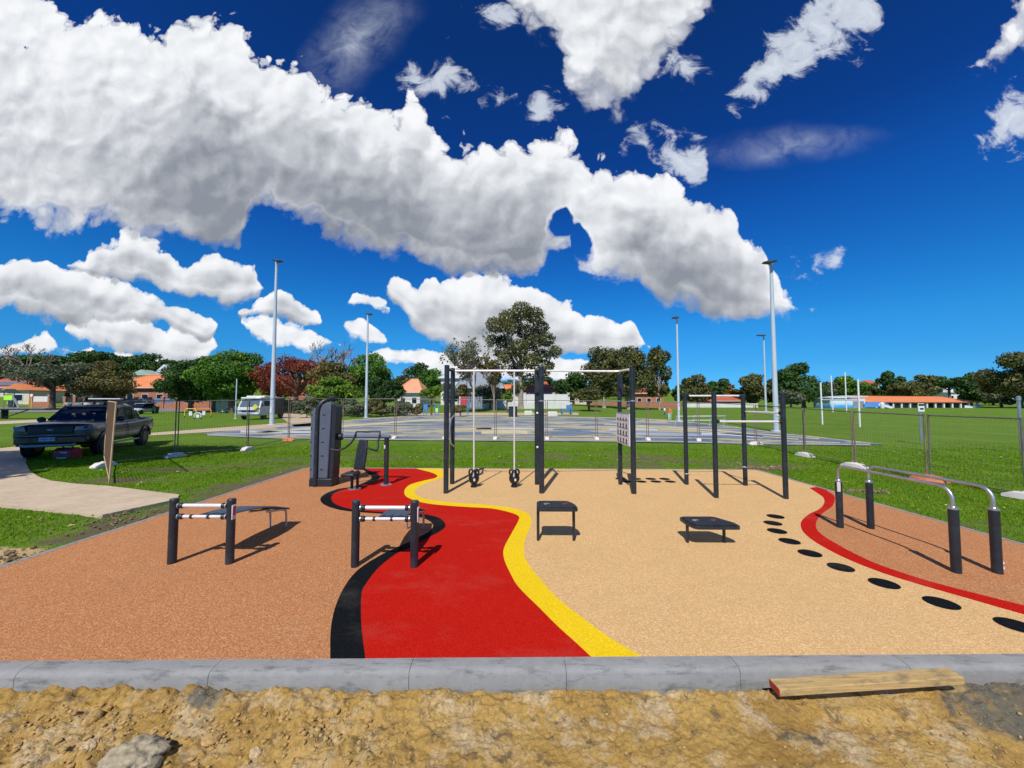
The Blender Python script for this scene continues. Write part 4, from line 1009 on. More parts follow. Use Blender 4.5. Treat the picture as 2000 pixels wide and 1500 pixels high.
# ---- chest press machine
def chest_press():
    o0 = G(628, 950); t_ = thing('chest_press_machine', 'tall slate weight tower with horizontal beam, padded seat and press arms at the left rear', 'gym machine', (o0.x, o0.y, 0))
    L = lambda px, py, Y: P(px, py, Y) - Vector((o0.x, o0.y, 0))
    # two shells either side of a frame tube; the top slopes up to the right
    Yf = -0.02; W2 = 0.245; dep = 0.30
    def shell(x0, x1, z0a, z1a, nm):
        n = 10
        poly = [(x0, 0.16), (x1, 0.16), (x1, z1a - 0.03), (x1 - 0.02, z1a)] if nm == 'r' else [(x0, 0.16), (x1, 0.16), (x1, z1a), (x0, z0a)]
        return MB().extrude(poly, Yf, Yf + dep, 'xz')
    a = obj('shell', shell(-0.245, -0.150, 1.50, 1.58, 'l'), M['plastic_grey'], t_, bevel=0.018)
    b = obj('shell', MB().extrude([(-0.065, 0.16), (0.125, 0.16), (0.15, 0.8), (0.17, 1.66), (0.10, 1.70), (-0.02, 1.64), (-0.065, 1.57)], Yf, Yf + dep, 'xz'), M['plastic_grey'], t_, bevel=0.018)
    obj('side_panel', MB().extrude([(0.127, 0.16), (0.215, 0.16), (0.245, 0.9), (0.255, 1.60), (0.20, 1.67), (0.172, 1.66), (0.15, 0.8)], Yf + 0.03, Yf + dep + 0.02, 'xz'), M['plastic_dark'], t_, bevel=0.01)
    for (sh, xs_) in ((a, (-0.235, -0.205)), (b, (-0.025, 0.035))):
        for k in range(5):
            z = 0.34 + 0.275 * k
            obj('slot', MB().box(((xs_[0] + xs_[1]) / 2 + 0.006 * k * (1 if sh is b else 0), Yf - 0.002, z), (xs_[1] - xs_[0], 0.012, 0.022)), M['plastic_dark'], sh, bevel=0.004)
            if sh is b: obj('bolt', MB().lathe([(0.008, -0.004), (0.008, 0.004)], (xs_[1] + 0.02 + 0.006 * k, Yf - 0.004, z), 10, axis='y'), M['steel'], sh)
    obj('plinth', MB().box((0.0 - 0.01, Yf + dep / 2, 0.08), (0.47, dep + 0.03, 0.16)), M['plastic_dark'], t_, bevel=0.015)
    obj('frame_tube', MB().tube([(-0.115, Yf - 0.01, 0.0), (-0.110, Yf - 0.01, 0.8), (-0.10, Yf - 0.01, 1.52), (-0.075, Yf, 1.62), (-0.02, Yf + 0.03, 1.70), (0.07, Yf + 0.10, 1.76), (0.20, Yf + 0.2, 1.765)], 0.042, 14), M['post'], t_)
    zb = zat(853, 7.9); xb1 = L(762, 853, 7.9).x
    yb = 0.16
    beam = obj('beam', MB().tube([(0.2, yb, zb), (xb1, yb, zb)], 0.036, 14), M['plastic_grey'], t_)
    obj('beam_mount', MB().lathe([(0.05, -0.05), (0.065, -0.03), (0.065, 0.04), (0.045, 0.06)], (0.285, yb, zb), 16, axis='x'), M['plastic_dark'], beam)
    xp = G(757, 945).x - o0.x
    po = obj('end_post', MB().tube([(xp, yb, 0), (xp, yb, zb - 0.03)], 0.048, 16), M['post'], t_)
    obj('base_flange', MB().lathe([(0.115, 0.0), (0.115, 0.008), (0.10, 0.016), (0.05, 0.02)], (xp, yb, 0), 24), M['steel'], po)
    obj('sticker', MB().box((xp - 0.025, yb - 0.047, 0.78), (0.03, 0.006, 0.07)), M['decal'], po)
    # yoke over the beam and the two press arms
    q = lambda px, py, Y: tuple(L(px, py, Y))
    x0, x1 = L(692, 845, 7.8).x, L(740, 845, 7.8).x
    yk = obj('yoke', MB().tube([(x0, yb - 0.05, zb + 0.03), (x0 + 0.01, yb, zb + 0.10), (x1 - 0.01, yb, zb + 0.10), (x1, yb - 0.05, zb + 0.03)], 0.020, 10), M['post'], t_)
    obj('arm', MB().tube([(x0, yb - 0.03, zb + 0.02), (x0 - 0.02, yb - 0.16, zb - 0.10), (x0 - 0.10, yb - 0.26, zb - 0.20), (x0 - 0.22, yb - 0.33, zb - 0.245), (x0 - 0.36, yb - 0.34, zb - 0.215)], 0.021, 10), M['post'], t_)
    obj('arm', MB().tube([(x1, yb - 0.03, zb + 0.02), (x1 + 0.0, yb - 0.14, zb - 0.09), (x1 + 0.03, yb - 0.2, zb - 0.18), (x1 + 0.035, yb - 0.27, zb - 0.255), (x1 - 0.03, yb - 0.30, zb - 0.235), (x1 - 0.15, yb - 0.31, zb - 0.19)], 0.021, 10), M['post'], t_)
    # seat
    g_ = G(690, 956); sx, sy = g_.x - o0.x, g_.y - o0.y + 0.05
    rot = Euler((R(-14), 0, R(-10))).to_matrix()
    bk = MB()
    for zz in range(9):
        pass
    prof_ = [(-0.115, 0), (0.115, 0), (0.115, 0.38), (0.085, 0.60), (-0.085, 0.60), (-0.115, 0.38)]
    bk = MB().extrude(prof_, -0.03, 0.03, 'xz'); bk.v = [tuple(rot @ Vector(v) + Vector((sx + 0.06, sy + 0.06, 0.36))) for v in bk.v]
    back = obj('backrest', bk, M['plastic_dark'], t_, bevel=0.02)
    rb = MB()
    for x in (-0.07, -0.035, 0, 0.035, 0.07): rb.tube([(x, -0.034, 0.03), (x * 0.92, -0.034, 0.57)], 0.010, 8)
    rb.v = [tuple(rot @ Vector(v) + Vector((sx + 0.06, sy + 0.06, 0.36))) for v in rb.v]
    obj('padding_rib', rb, M['post'], back)
    st = MB().box((sx - 0.02, sy - 0.13, 0.315), (0.26, 0.34, 0.05), None); obj('seat', st, M['plastic_dark'], t_, bevel=0.02)
    for x in (-0.05, 0.06): obj('seat_post', MB().tube([(sx + x, sy, 0), (sx + x, sy, 0.36)], 0.027, 12), M['post'], t_)
    obj('base_flange', MB().lathe([(0.12, 0.0), (0.12, 0.008), (0.105, 0.016), (0.05, 0.02)], (sx, sy, 0), 24), M['steel'], t_)
chest_press()

# ---- large rig: three pairs of posts, hanging bar, two sliding weights, board
def rig():
    o0 = G(1056, 963); o0 = Vector((o0.x, o0.y, 0))
    t_ = thing('training_rig', 'tall dark rig of three post pairs with overhead bar and hanging weights', 'exercise frame', o0)
    def pp(px, py, pyt, r=0.048): return post_at(px, py, pyt, 'post', t_, o0, r)
    f1 = pp(871, 963, 713); b1 = pp(883, 945, 719); f2 = pp(1058, 963, 716); b2 = pp(1049, 946, 722); f3 = pp(1238, 964, 718); b3 = pp(1212, 946, 730, 0.042)
    loc = lambda v, z: (v.x - o0.x, v.y - o0.y, z)
    zb = 2.315
    ym = 7.52 - o0.y
    xa = P(889, 724, 7.55).x - o0.x; xb = P(1044, 726, 7.55).x - o0.x
    obj('overhead_bar', MB().tube([(xa, ym, zb), (xb, ym, zb)], 0.021, 14), M['bar_white'], t_)
    xc = P(1066, 726, 7.55).x - o0.x; xd = P(1206, 728, 7.8).x - o0.x
    obj('overhead_bar', MB().tube([(xc, ym, zb), (xd - 0.1, ym + 0.16, zb), (xd, ym + 0.12, zb), (f3[1].x - o0.x - 0.05, 0.02, zb + 0.0)], 0.020, 14), M['bar_white'], t_)
    obj('overhead_bar', MB().tube([loc(f1[1], zb + 0.02), loc(b1[1], zb + 0.02)], 0.022, 12), M['post'], t_)
    obj('overhead_bar', MB().tube([loc(f2[1], zb + 0.02), loc(b2[1], zb + 0.02)], 0.022, 12), M['post'], t_)
    for x, s_ in ((xa, -1), (xb, 1), (xc, -1)):
        obj('bar_clamp', MB().tube([(x, ym, zb), (x + s_ * 0.05, ym, zb + 0.02), (x + s_ * 0.10, ym - 0.01, zb + 0.02)], [0.030, 0.042, 0.035], 12), M['postcap'], t_)
    # handle between the left posts, wide plates on the others
    hx = (f1[1].x + b1[1].x) / 2 - o0.x + 0.01; hy = b1[1].y - o0.y - 0.06
    obj('grab_handle', MB().tube([(hx + 0.02, hy, 1.42), (hx - 0.03, hy - 0.1, 1.34), (hx - 0.05, hy - 0.12, 1.15), (hx - 0.03, hy - 0.1, 0.86), (hx + 0.02, hy, 0.78)], 0.016, 10), M['steel'], t_)
    pl = obj('side_plate', MB().box((b2[1].x - o0.x + 0.006, b2[1].y - o0.y - 0.045, 1.15), (0.085, 0.03, 2.2)), M['post'], t_, bevel=0.008)
    for z in (1.47, 0.77): obj('bolt', MB().ball((b2[1].x - o0.x + 0.005, b2[1].y - o0.y - 0.068, z), 0.024, 8), M['white'], pl)
    for pr in (f2, f3, b3):
        z = 1.72; obj('collar', MB().lathe([(0.051, -0.012), (0.053, 0), (0.051, 0.012)], (pr[1].x - o0.x, pr[1].y - o0.y, z), 20), M['steel'], t_)
    # curved blade at the head of the right rear post
    x, y = b3[1].x - o0.x, b3[1].y - o0.y
    secs = []
    for k in range(9):
        s_ = k / 8; z = 1.75 + 0.52 * s_; w_ = 0.05 * math.sin(PI * (0.1 + 0.85 * s_)) + 0.01
        secs.append([(x - 0.02, y - 0.05, z), (x + w_, y - 0.055, z), (x + w_ * 1.2, y - 0.07, z), (x - 0.02, y - 0.075, z)])
    obj('blade', MB().loft(secs), M['post'], t_, smooth=50)
    # board with rows of little figures between the right posts
    a = Vector((b3[1].x - o0.x - 0.055, b3[1].y - o0.y + 0.02, 0)); b = Vector((f3[1].x - o0.x - 0.06, f3[1].y - o0.y - 0.02, 0))
    d = (b - a).normalized(); nn = Vector((d.y, -d.x, 0));
    if nn.y > 0: nn = -nn
    zt, zbm = 1.475, 0.87; wd = (b - a).length
    def quadbox(s0, s1, z0, z1, th, off):
        p = a + d * s0 + nn * off; q = a + d * s1 + nn * off
        return [(p.x, p.y, z0), (q.x, q.y, z0), (q.x + nn.x * th, q.y + nn.y * th, z0), (p.x + nn.x * th, p.y + nn.y * th, z0), (p.x, p.y, z1), (q.x, q.y, z1), (q.x + nn.x * th, q.y + nn.y * th, z1), (p.x + nn.x * th, p.y + nn.y * th, z1)]
    QF = [(0, 1, 2, 3), (4, 5, 6, 7), (0, 1, 5, 4), (1, 2, 6, 5), (2, 3, 7, 6), (3, 0, 4, 7)]
    m_board = simple('mauve grey notice board', (0.78, 0.74, 0.77), 0.5, var=0.08, scale=6)
    bd = obj('notice_board', MB().add(quadbox(0, wd, zbm, zt, 0.012, 0), QF), m_board, t_, bevel=0.003)
    obj('board_edge', MB().add(quadbox(0, wd, zt + 0.002, zt + 0.02, 0.016, 0), QF), M['steel'], bd)
    for row in range(4):
        fg = MB(); z0 = zbm + 0.035 + row * 0.145
        fg.add(quadbox(0.08, wd - 0.08, z0 - 0.006, z0, 0.003, 0.0125), QF)
        for c_ in range(4):
            s0 = 0.12 + c_ * (wd - 0.30) / 3; hh = 0.05 if row == 3 else 0.095
            poly = [(-0.045, 0), (-0.012, hh * .45), (-0.05, hh * .5), (-0.02, hh * .75), (-0.018, hh), (0.022, hh), (0.025, hh * .72), (0.05, hh * (.55 if (c_ + row) % 2 else .85)), (0.014, hh * .45), (0.05, 0), (0.015, 0), (0, hh * .3), (-0.015, 0)]
            P3 = [a + d * (s0 + u_) + nn * 0.0125 + Vector((0, 0, z0 + v_ - 0.001)) for u_, v_ in poly]; Q3 = [p + nn * 0.003 for p in P3]; m_n = len(poly)
            fs = [(i_, (i_ + 1) % m_n, m_n + (i_ + 1) % m_n, m_n + i_) for i_ in range(m_n)]
            for tt_ in tessellate_polygon([[Vector((u_, v_, 0)) for u_, v_ in poly]]): fs.append(tuple(m_n + i_ for i_ in tt_))
            fg.add(P3 + Q3, fs)
        obj('printed_row', fg, M['ink_black'], bd, smooth=0)
    # sliding weights on vertical rods
    for k, (px, yy_) in enumerate(((925.5, 0), (1004.5, 0))):
        b_ = G(px, 951); x, y = b_.x - o0.x, b_.y - o0.y
        obj('rod', MB().tube([(x, y, 0.30), (x + (0.012 if k == 0 else 0.0), ym, zb)], 0.016, 12), M['bar_white'], t_)
        wt = obj('weight', MB().lathe([(0.055, 0.0), (0.06, 0.03), (0.05, 0.06), (0.075, 0.085), (0.103, 0.13), (0.108, 0.18), (0.098, 0.225), (0.065, 0.262), (0.05, 0.30), (0.034, 0.345)], (x, y, 0.0), 24), M['kett'], t_, smooth=60)
        for sx in (-1, 1):
            obj('handle', MB().tube([(x + sx * 0.075, y, 0.225), (x + sx * 0.098, y, 0.29), (x + sx * 0.086, y, 0.335), (x + sx * 0.03, y, 0.352)], 0.019, 8), M['kett'], wt)
        obj('foot', MB().lathe([(0.07, 0.0), (0.07, 0.012), (0.05, 0.025)], (x, y, 0.001), 20), M['kett'], wt)
        obj('sticker', MB().box((x + 0.02, y - 0.107, 0.16), (0.035, 0.004, 0.05)), M['decal'], wt)
rig()

# ---- pull-up frame with four posts
def pullup():
    o0 = G(1399, 972); o0 = Vector((o0.x, o0.y, 0))
    t_ = thing('pull_up_frame', 'four dark posts with pale bars at different heights right of the tall rig', 'exercise frame', o0)
    ps = [post_at(px, py, pt, 'post', t_, o0, 0.042) for px, py, pt in ((1341, 946, 768), (1456, 948, 770), (1399, 972, 765), (1535, 974, 767))]
    def bar(i, j, z, r=0.019, nm='bar'):
        a, b = ps[i][1] - o0, ps[j][1] - o0; d = (b - a).normalized()
        br = obj(nm, MB().tube([(a.x + d.x * 0.05, a.y + d.y * 0.05, z), (b.x - d.x * 0.05, b.y - d.y * 0.05, z)], r, 12), M['bar_white'], t_)
        for e, s_ in ((a, 1), (b, -1)):
            p = Vector((e.x, e.y, z)) + d * s_ * 0.045; q = p + d * s_ * 0.035
            obj('bar_socket', MB().tube([p, q], 0.032, 12), M['postcap'], br)
    bar(0, 1, zat(773, 7.95, 1400)); bar(2, 3, zat(824, 6.75, 1470)); bar(1, 3, zat(805.5, 7.3, 1500))
    for i, py in ((0, 925), (1, 912)):
        z = zat(py, ps[i][1].y, 1400); x, y = ps[i][1].x - o0.x, ps[i][1].y - o0.y
        obj('collar', MB().lathe([(0.044, -0.012), (0.048, 0), (0.044, 0.012)], (x, y, z), 20), M['steel'], t_)
        obj('lug', MB().ball((x - 0.04 + 0.075 * (1 - i), y - 0.035, z + 0.006), 0.022, 8), M['steel'], t_)
pullup()

# ---- parallel bars
def dip_bars():
    o0 = G(1868, 1118); o0 = Vector((o0.x, o0.y, 0))
    t_ = thing('parallel_bars', 'pair of bent galvanised rails on four short dark posts on the terracotta corner', 'exercise bars', o0)
    ps = [post_at(px, py, pt, 'post', t_, o0, 0.040, cap=False) for px, py, pt in ((1641, 1030, 938), (1701, 1032, 940), (1868, 1118, 991), (1948, 1119, 993))]
    for k, p in enumerate(ps):
        x, y, z = p[1].x - o0.x, p[1].y - o0.y, p[2] - 0.012
        obj('post_collar', MB().lathe([(0.043, z - 0.004), (0.043, z + 0.012), (0.028, z + 0.018), (0.023, z + 0.026)], (x, y, 0), 22), M['steel'], p[0])
    for i, j in ((0, 2), (1, 3)):
        a, b = ps[i][1] - o0, ps[j][1] - o0; za, zb = ps[i][2], ps[j][2]; zt = 0.835
        d = Vector((b.x - a.x, b.y - a.y, 0)).normalized()
        path = [Vector((a.x, a.y, za - 0.02)), Vector((a.x, a.y, zt - 0.11))]
        for k in range(1, 7):
            an = k * PI / 12; path.append(Vector((a.x, a.y, zt - 0.11)) + d * 0.11 * (1 - math.cos(an)) + Vector((0, 0, 0.11 * math.sin(an))))
        for k in range(0, 7):
            an = PI / 2 - k * PI / 12; path.append(Vector((b.x, b.y, zt - 0.12)) - d * 0.12 * (1 - math.cos(an)) + Vector((0, 0, 0.12 * math.sin(an))))
        path.append(Vector((b.x, b.y, zb - 0.02)))
        obj('rail', MB().tube(path, 0.0175, 14), M['steel'], t_)
    p = ps[0]; x, y = p[1].x - o0.x, p[1].y - o0.y
    st = obj('sticker', MB().box((x - 0.026, y - 0.034, 0.55), (0.045, 0.012, 0.13)), M['decal'], t_, bevel=0.004)
    p = ps[3]; x, y = p[1].x - o0.x, p[1].y - o0.y
    for z in (0.05, 0.10): obj('tie_scrap', MB().ball((x + 0.042, y - 0.012, z), 0.016, 8, (1.1, 0.6, 1.0)), M['white'], t_)
dip_bars()

# ---- step platforms
def step(label, px0, px1, py, z, poly, nm_group='step platforms'):
    a, b = G(px0, py), G(px1, py + 1)
    o0 = Vector(((a.x + b.x) / 2, (a.y + b.y) / 2, 0))
    t_ = thing('step_platform', label, 'step platform', o0, 0, nm_group)
    for p in (a, b):
        obj('leg', MB().tube([(p.x - o0.x, 0, 0), (p.x - o0.x, 0, z - 0.03)], 0.018, 14), M['post'], t_)
    obj('deck', MB().prism(poly, z - 0.045, z - 0.008), M['post'], t_, bevel=0.012)
    inn = [(x * 0.93, y * 0.88) for x, y in poly]
    tp = obj('tread', MB().prism(inn, z - 0.007, z + 0.004), M['stepmat'], t_, bevel=0.004)
    for u_, v_, mm_ in ((-0.11, 0.02, 'decal'), (0.12, 0.03, 'decal_red')):
        obj('tread_mark', MB().tube([(u_ + 0.035 * math.cos(a_ * PI / 8), v_ + 0.025 * math.sin(a_ * PI / 8), z + 0.003) for a_ in range(13)], 0.003, 6), M[mm_], tp)
    return t_
def rounded(pts, r, n=5):
    out = []; m_ = len(pts)
    for i in range(m_):
        p0_, p1_, p2_ = Vector(pts[i - 1]), Vector(pts[i]), Vector(pts[(i + 1) % m_])
        a = p1_ + (p0_ - p1_).normalized() * r; b = p1_ + (p2_ - p1_).normalized() * r
        for k in range(n + 1):
            s_ = k / n; out.append(tuple((a * (1 - s_) ** 2 + p1_ * 2 * s_ * (1 - s_) + b * s_ ** 2)))
    return out
step('taller black step platform on two legs, near the yellow stripe', 1051, 1121, 1055, 0.435, rounded([(-0.245, -0.15), (0.255, -0.15), (0.245, 0.04), (0.17, 0.19), (-0.225, 0.19)], 0.05))
step('lower black step platform with a cut corner, alone on the sand rubber', 1342.5, 1415, 1059, 0.255, rounded([(-0.20, -0.18), (0.33, -0.18), (0.335, -0.08), (0.20, 0.20), (-0.24, 0.20), (-0.245, 0.0)], 0.05))

# ---- timber offcut
def plank():
    a = P(1513, 1336, 2.375); b = P(1867, 1313, 2.395)
    d = (b - a); L = d.length; u = d.normalized(); n = Vector((0, 0, 1)) - u * u.z; n.normalize(); v = n.cross(u)
    rot = Matrix((u, v, n)).transposed()
    o0 = (a + b) / 2
    t_ = thing('timber_plank', 'weathered timber offcut with red painted end leaning along the kerb', 'plank', tuple(o0), 0)
    obj('plank_body', MB().box((0, 0, -0.021), (L, 0.088, 0.042), rot), M['timber'], t_, bevel=0.003)
    obj('painted_end', MB().box(tuple(rot @ Vector((-L / 2 - 0.0015, 0, 0)) + Vector((0, 0, -0.021))), (0.004, 0.087, 0.041), rot), M['timber_end'], t_)
plank()

# ================================================================== FENCES AND POLES
ORD = ['first', 'second', 'third', 'fourth', 'fifth', 'sixth', 'seventh', 'eighth', 'ninth', 'tenth', 'eleventh', 'twelfth', 'thirteenth', 'fourteenth']
def fence_panel(a, b, za, zb, h1, h2, label, frame, rv=0.017, dense=0.0, sides=True):
    """a to b on the ground, tops at h1 and h2"""
    d = Vector((b.x - a.x, b.y - a.y, 0)); L = d.length; d.normalize(); ang = math.atan2(d.y, d.x)
    t_ = thing('temporary_fence', label, 'fence panel', (a.x, a.y, za), ang, 'temporary fence panels')
    g_ = 0.04; z0 = 0.10; l0, l1 = g_, L - g_
    dz = zb - za; top = lambda s_: h1 + (h2 + dz - h1) * s_ / L; bot = lambda s_: z0 + dz * s_ / L
    for s_ in (l0, l1): obj('upright', MB().tube([(s_, 0, bot(s_) - 0.08), (s_, 0, top(s_) + 0.02)], rv, 8), M[frame], t_)
    obj('rail', MB().tube([(l0, 0, top(l0)), (l1, 0, top(l1))], rv * 0.9, 8), M['galv'], t_)
    obj('rail', MB().tube([(l0, 0, bot(l0)), (l1, 0, bot(l1))], rv * 0.8, 8), M['galv'], t_)
    wm = MB(); n = int(L / 0.075)
    for k in range(1, n):
        s_ = l0 + (l1 - l0) * k / n; wm.tube([(s_, 0, bot(s_)), (s_, 0, top(s_))], 0.0016 + dense, 3, cap=False)
    for k in range(1, 9):
        f_ = k / 9; wm.tube([(l0, 0, bot(l0) + (top(l0) - bot(l0)) * f_), (l1, 0, bot(l1) + (top(l1) - bot(l1)) * f_)], 0.0016 + dense, 3, cap=False)
    obj('wire_mesh', wm, M['wire'] if dense == 0 else M['wire_glint'], t_, smooth=0, normals=False)
    return t_
def fence_foot(p, ang, label, mat, L=0.62):
    t_ = thing('concrete_block', label, 'fence foot', (p.x, p.y, p.z), ang, 'blocks holding up the fence panels')
    m_ = MB(); w_ = 0.115
    m_.loft([[(-L / 2, -w_ * .7, 0), (-L / 2, w_ * .7, 0), (-L / 2, w_ * .6, 0.06), (-L / 2, -w_ * .6, 0.06)], [(-L * .25, -w_, 0), (-L * .25, w_, 0), (-L * .25, w_ * .8, 0.13), (-L * .25, -w_ * .8, 0.13)],
             [(L * .25, -w_, 0), (L * .25, w_, 0), (L * .25, w_ * .8, 0.13), (L * .25, -w_ * .8, 0.13)], [(L / 2, -w_ * .7, 0), (L / 2, w_ * .7, 0), (L / 2, w_ * .6, 0.06), (L / 2, -w_ * .6, 0.06)]])
    obj('block', m_, M[mat], t_, bevel=0.015)
    obj('socket', MB().box((0, 0, 0.135), (0.13, 0.07, 0.03)), M[mat], t_, bevel=0.006)
    return t_
FP = [(203, 912, 783), (343, 893, 783), (483, 880, 782), (563, 861, 777), (668, 856.5, 779), (772, 857, 779), (870, 857.5, 780), (968, 858.5, 781), (1068, 859, 782), (1165, 859, 783), (1265, 860.5, 785), (1365, 862, 786), (1477, 869, 791), (1572, 892, 798), (1669, 914, 804), (1815, 940, 811), (2010, 977, 818), (2200, 1010, 826)]
where = ['between the dark utility truck and the leaning wood coloured panel', 'with its right foot below the white truck', 'ending in an orange foot left of the weight tower', 'behind the slate weight tower', 'behind the chest press beam', 'seen left of the tall rig', 'seen behind the two hanging weights', 'seen through the tall rig', 'just right of the middle rig posts', 'left of the notice board', 'between the rig and the pull-up frame', 'behind the left half of the pull-up frame', 'behind the right half of the pull-up frame', 'right of the pull-up frame by the court tip', 'behind the left end of the parallel bars', 'behind the rails of the parallel bars', 'at the right edge of the photo']
footw = ['white block under the leaning wood coloured panel', 'grey white block in the grass beside the dark utility truck', 'pinkish block below the white truck', 'orange block on the grass left of the weight tower', 'white block behind the chest press beam', 'white block at the court edge behind the end post of the machine', 'white block partly hidden by the left rig posts', 'white block between the two hanging weights', 'white block right of the middle rig posts', 'wide white block in the gap left of the notice board', 'white block behind the right rig post', 'white block between rig and pull-up frame', 'white block behind the pull-up frame right half', 'white block on grass right of the pull-up frame', 'long pinkish white block behind the parallel bars', 'orange and white block behind the middle of the parallel bar rails', 'pink white block at the right edge of the photo', 'white block beyond the right edge of the photo']
pts = [(G(a, b, -0.03), c, a) for a, b, c in FP]
for i in range(len(pts) - 1):
    (a, ta, xa_), (b, tb, xb_) = pts[i], pts[i + 1]
    ha = zat(ta, a.y, xa_) + 0.03; hb = zat(tb, b.y, xb_) + 0.03
    fence_panel(a, b, -0.03, -0.03, ha, hb, 'wire fence panel ' + where[i], 'rust' if i not in (15, 16) else 'galv', dense=0.0005 if i >= 14 else 0)
for i, (p, _, _) in enumerate(pts):
    q = pts[min(i + 1, len(pts) - 1)][0] - pts[max(i - 1, 0)][0]; ang = math.atan2(q.y, q.x) + (PI / 2 if 3 <= i <= 12 else 0.25)
    mat = 'foot_orange' if i in (3, 15) else 'foot_white'
    fence_foot(Vector((p.x, p.y, -0.03)), ang, footw[i], mat)
# the end panel turned towards the camera
a, b = G(203, 912, -0.03), G(213, 945, -0.03)
a2, b2 = Vector((a.x, a.y, 0)), Vector((b.x, b.y, 0))
h1 = zat(784, a.y, 210) + 0.03; h2 = zat(786, b.y, 226) + 0.03
t_ = thing('temporary_fence', 'rusty end fence panel turned edge on in front of the dark utility truck', 'fence panel', (a.x, a.y, -0.03), 0, 'temporary fence panels')
pa, pb = Vector((0, 0, 0)), Vector((b.x - a.x, b.y - a.y, 0))
ta_ = P(211, 784, a.y) - Vector((a.x, a.y, -0.03)); tb_ = P(227, 786, b.y) - Vector((a.x, a.y, -0.03))
mw = simple('sandy brown fence frame', (0.48, 0.33, 0.20), 0.7, var=0.2, scale=6)
obj('upright', MB().tube([pa + Vector((0, 0, 0.25)), ta_], 0.016, 8), mw, t_)
obj('upright', MB().tube([pb, tb_], 0.016, 8), mw, t_)
obj('rail', MB().tube([ta_, tb_], 0.015, 8), mw, t_)
obj('rail', MB().tube([pa + Vector((0, 0, 0.28)), pb + Vector((0, 0, 0.1))], 0.015, 8), mw, t_)
wm = MB(); lo0, lo1 = pa + Vector((0, 0, 0.28)), pb + Vector((0, 0, 0.1))
for k in range(1, 44): s_ = k / 44; wm.tube([lo0.lerp(lo1, s_), ta_.lerp(tb_, s_)], 0.0042, 3, cap=False)
for k in range(1, 22): s_ = k / 22; wm.tube([lo0.lerp(ta_, s_), lo1.lerp(tb_, s_)], 0.004, 3, cap=False)
obj('wire_mesh', wm, simple('brown wire mesh', (0.10, 0.055, 0.03), 0.7, var=0.3, scale=5), t_, smooth=0, normals=False)

def light_pole(px, py, pxt, pyt, r0, r1, label, Y=None, heads=1, side=1, hs=0.55):
    b = GT(px, py) if Y is None else Vector((P(px, 785, Y).x, Y, gzf(P(px, 785, Y).x, Y)))
    top = P(pxt, pyt, b.y)
    t_ = thing('light_pole', label, 'light pole', b, 0, 'sports field light poles')
    h = top.z - b.z; n = 8
    lx = 0.0
    p = obj('pole', MB().tube([(lx, 0, h * k / n) for k in range(n + 1)], [r0 + (r1 - r0) * k / n for k in range(n + 1)], 14), M['lamp_grey'], t_)
    obj('base_flange', MB().lathe([(r0 * 1.9, 0), (r0 * 1.9, 0.04), (r0 * 1.1, 0.07)], (0, 0, 0), 14), M['lamp_grey'], t_)
    obj('access_door', MB().box((0.0, -r0 * 0.93, 1.1), (r0 * 0.8, 0.05, 0.4)), M['white'], p, bevel=0.01)
    arm = obj('crossarm', MB().tube([(-0.1, 0, h - 0.02), (hs * (0.6 + heads * 0.35) * side, 0, h + 0.02)], r1 * 0.5, 8), M['lamp_head'], t_)
    rot = Euler((R(18), R(14 * side), 0)).to_matrix()
    for k in range(heads):
        cx = (hs * 0.35 + k * hs * 0.95) * side
        hd = obj('floodlight', MB().box((cx, -hs * 0.35, h + 0.05), (hs * 0.72, hs * 1.2, 0.11), rot), M['lamp_head'], t_, bevel=0.02)
        obj('lens', MB().box((cx, -hs * 0.35, h - 0.012), (hs * 0.60, hs * 1.0, 0.02), rot), M['lamp_lens'], hd)
    return t_
light_pole(531, 830, 542, 512, 0.17, 0.085, 'tallest pale grey light pole at the left end of the court, beside the white truck', side=1, hs=0.55)
light_pole(715, 816, 722, 615, 0.17, 0.085, 'pale light pole in front of the green shrubs left of the rig', side=1, hs=0.62)
light_pole(1326, 823, 1321, 622, 0.11, 0.07, 'slim pale light pole just left of the pull-up frame', side=-1, hs=0.5)
light_pole(1516.5, 843, 1509, 515, 0.15, 0.085, 'thick pale light pole rising behind the pull-up frame', side=-1, hs=0.55)
light_pole(1496, 803, 1494, 656, 0.18, 0.12, 'distant slim light pole left of the thick pole, two lamps on top', side=-1, heads=2, hs=0.8)
light_pole(460, 818, 460, 740, 0.07, 0.05, 'short thin pole standing by the left side of the white truck', hs=0.01)

def sign_post(px, py, top, w_, y0, y1, label):
    b = GT(px, py); t_ = thing('field_sign', label, 'sign', b, 0, 'signs on steel poles at the playing field')
    h = zat(top, b.y, px) - b.z
    obj('pole', MB().tube([(0, 0, 0), (0, 0, h)], 0.045, 12), M['steel'], t_)
    if w_:
        z0, z1 = zat(y1, b.y, px) - b.z, zat(y0, b.y, px) - b.z
        pn = obj('sign_panel', MB().box((0, -0.055, (z0 + z1) / 2), (w_, 0.02, z1 - z0)), M['white'], t_, bevel=0.004)
        obj('sign_band', MB().box((0, -0.067, z1 - 0.06), (w_ * 0.92, 0.004, 0.08)), M['ink_black'], pn)
        obj('sign_mark', MB().box((0.01, -0.067, (z0 + z1) / 2 - 0.05), (w_ * 0.62, 0.004, 0.07)), M['ink_black'], pn)
    else:
        obj('pole_cap', MB().lathe([(0.06, h - 0.12), (0.06, h), (0.03, h + 0.03)], (0, 0, 0), 12), M['steel'], t_)
sign_post(1800, 867, 790, 0.25, 788, 804, 'small white sign on a steel pole behind the parallel bars')
sign_post(1996, 885, 775, 0, 0, 0, 'bare steel pole at the right edge of the photo')

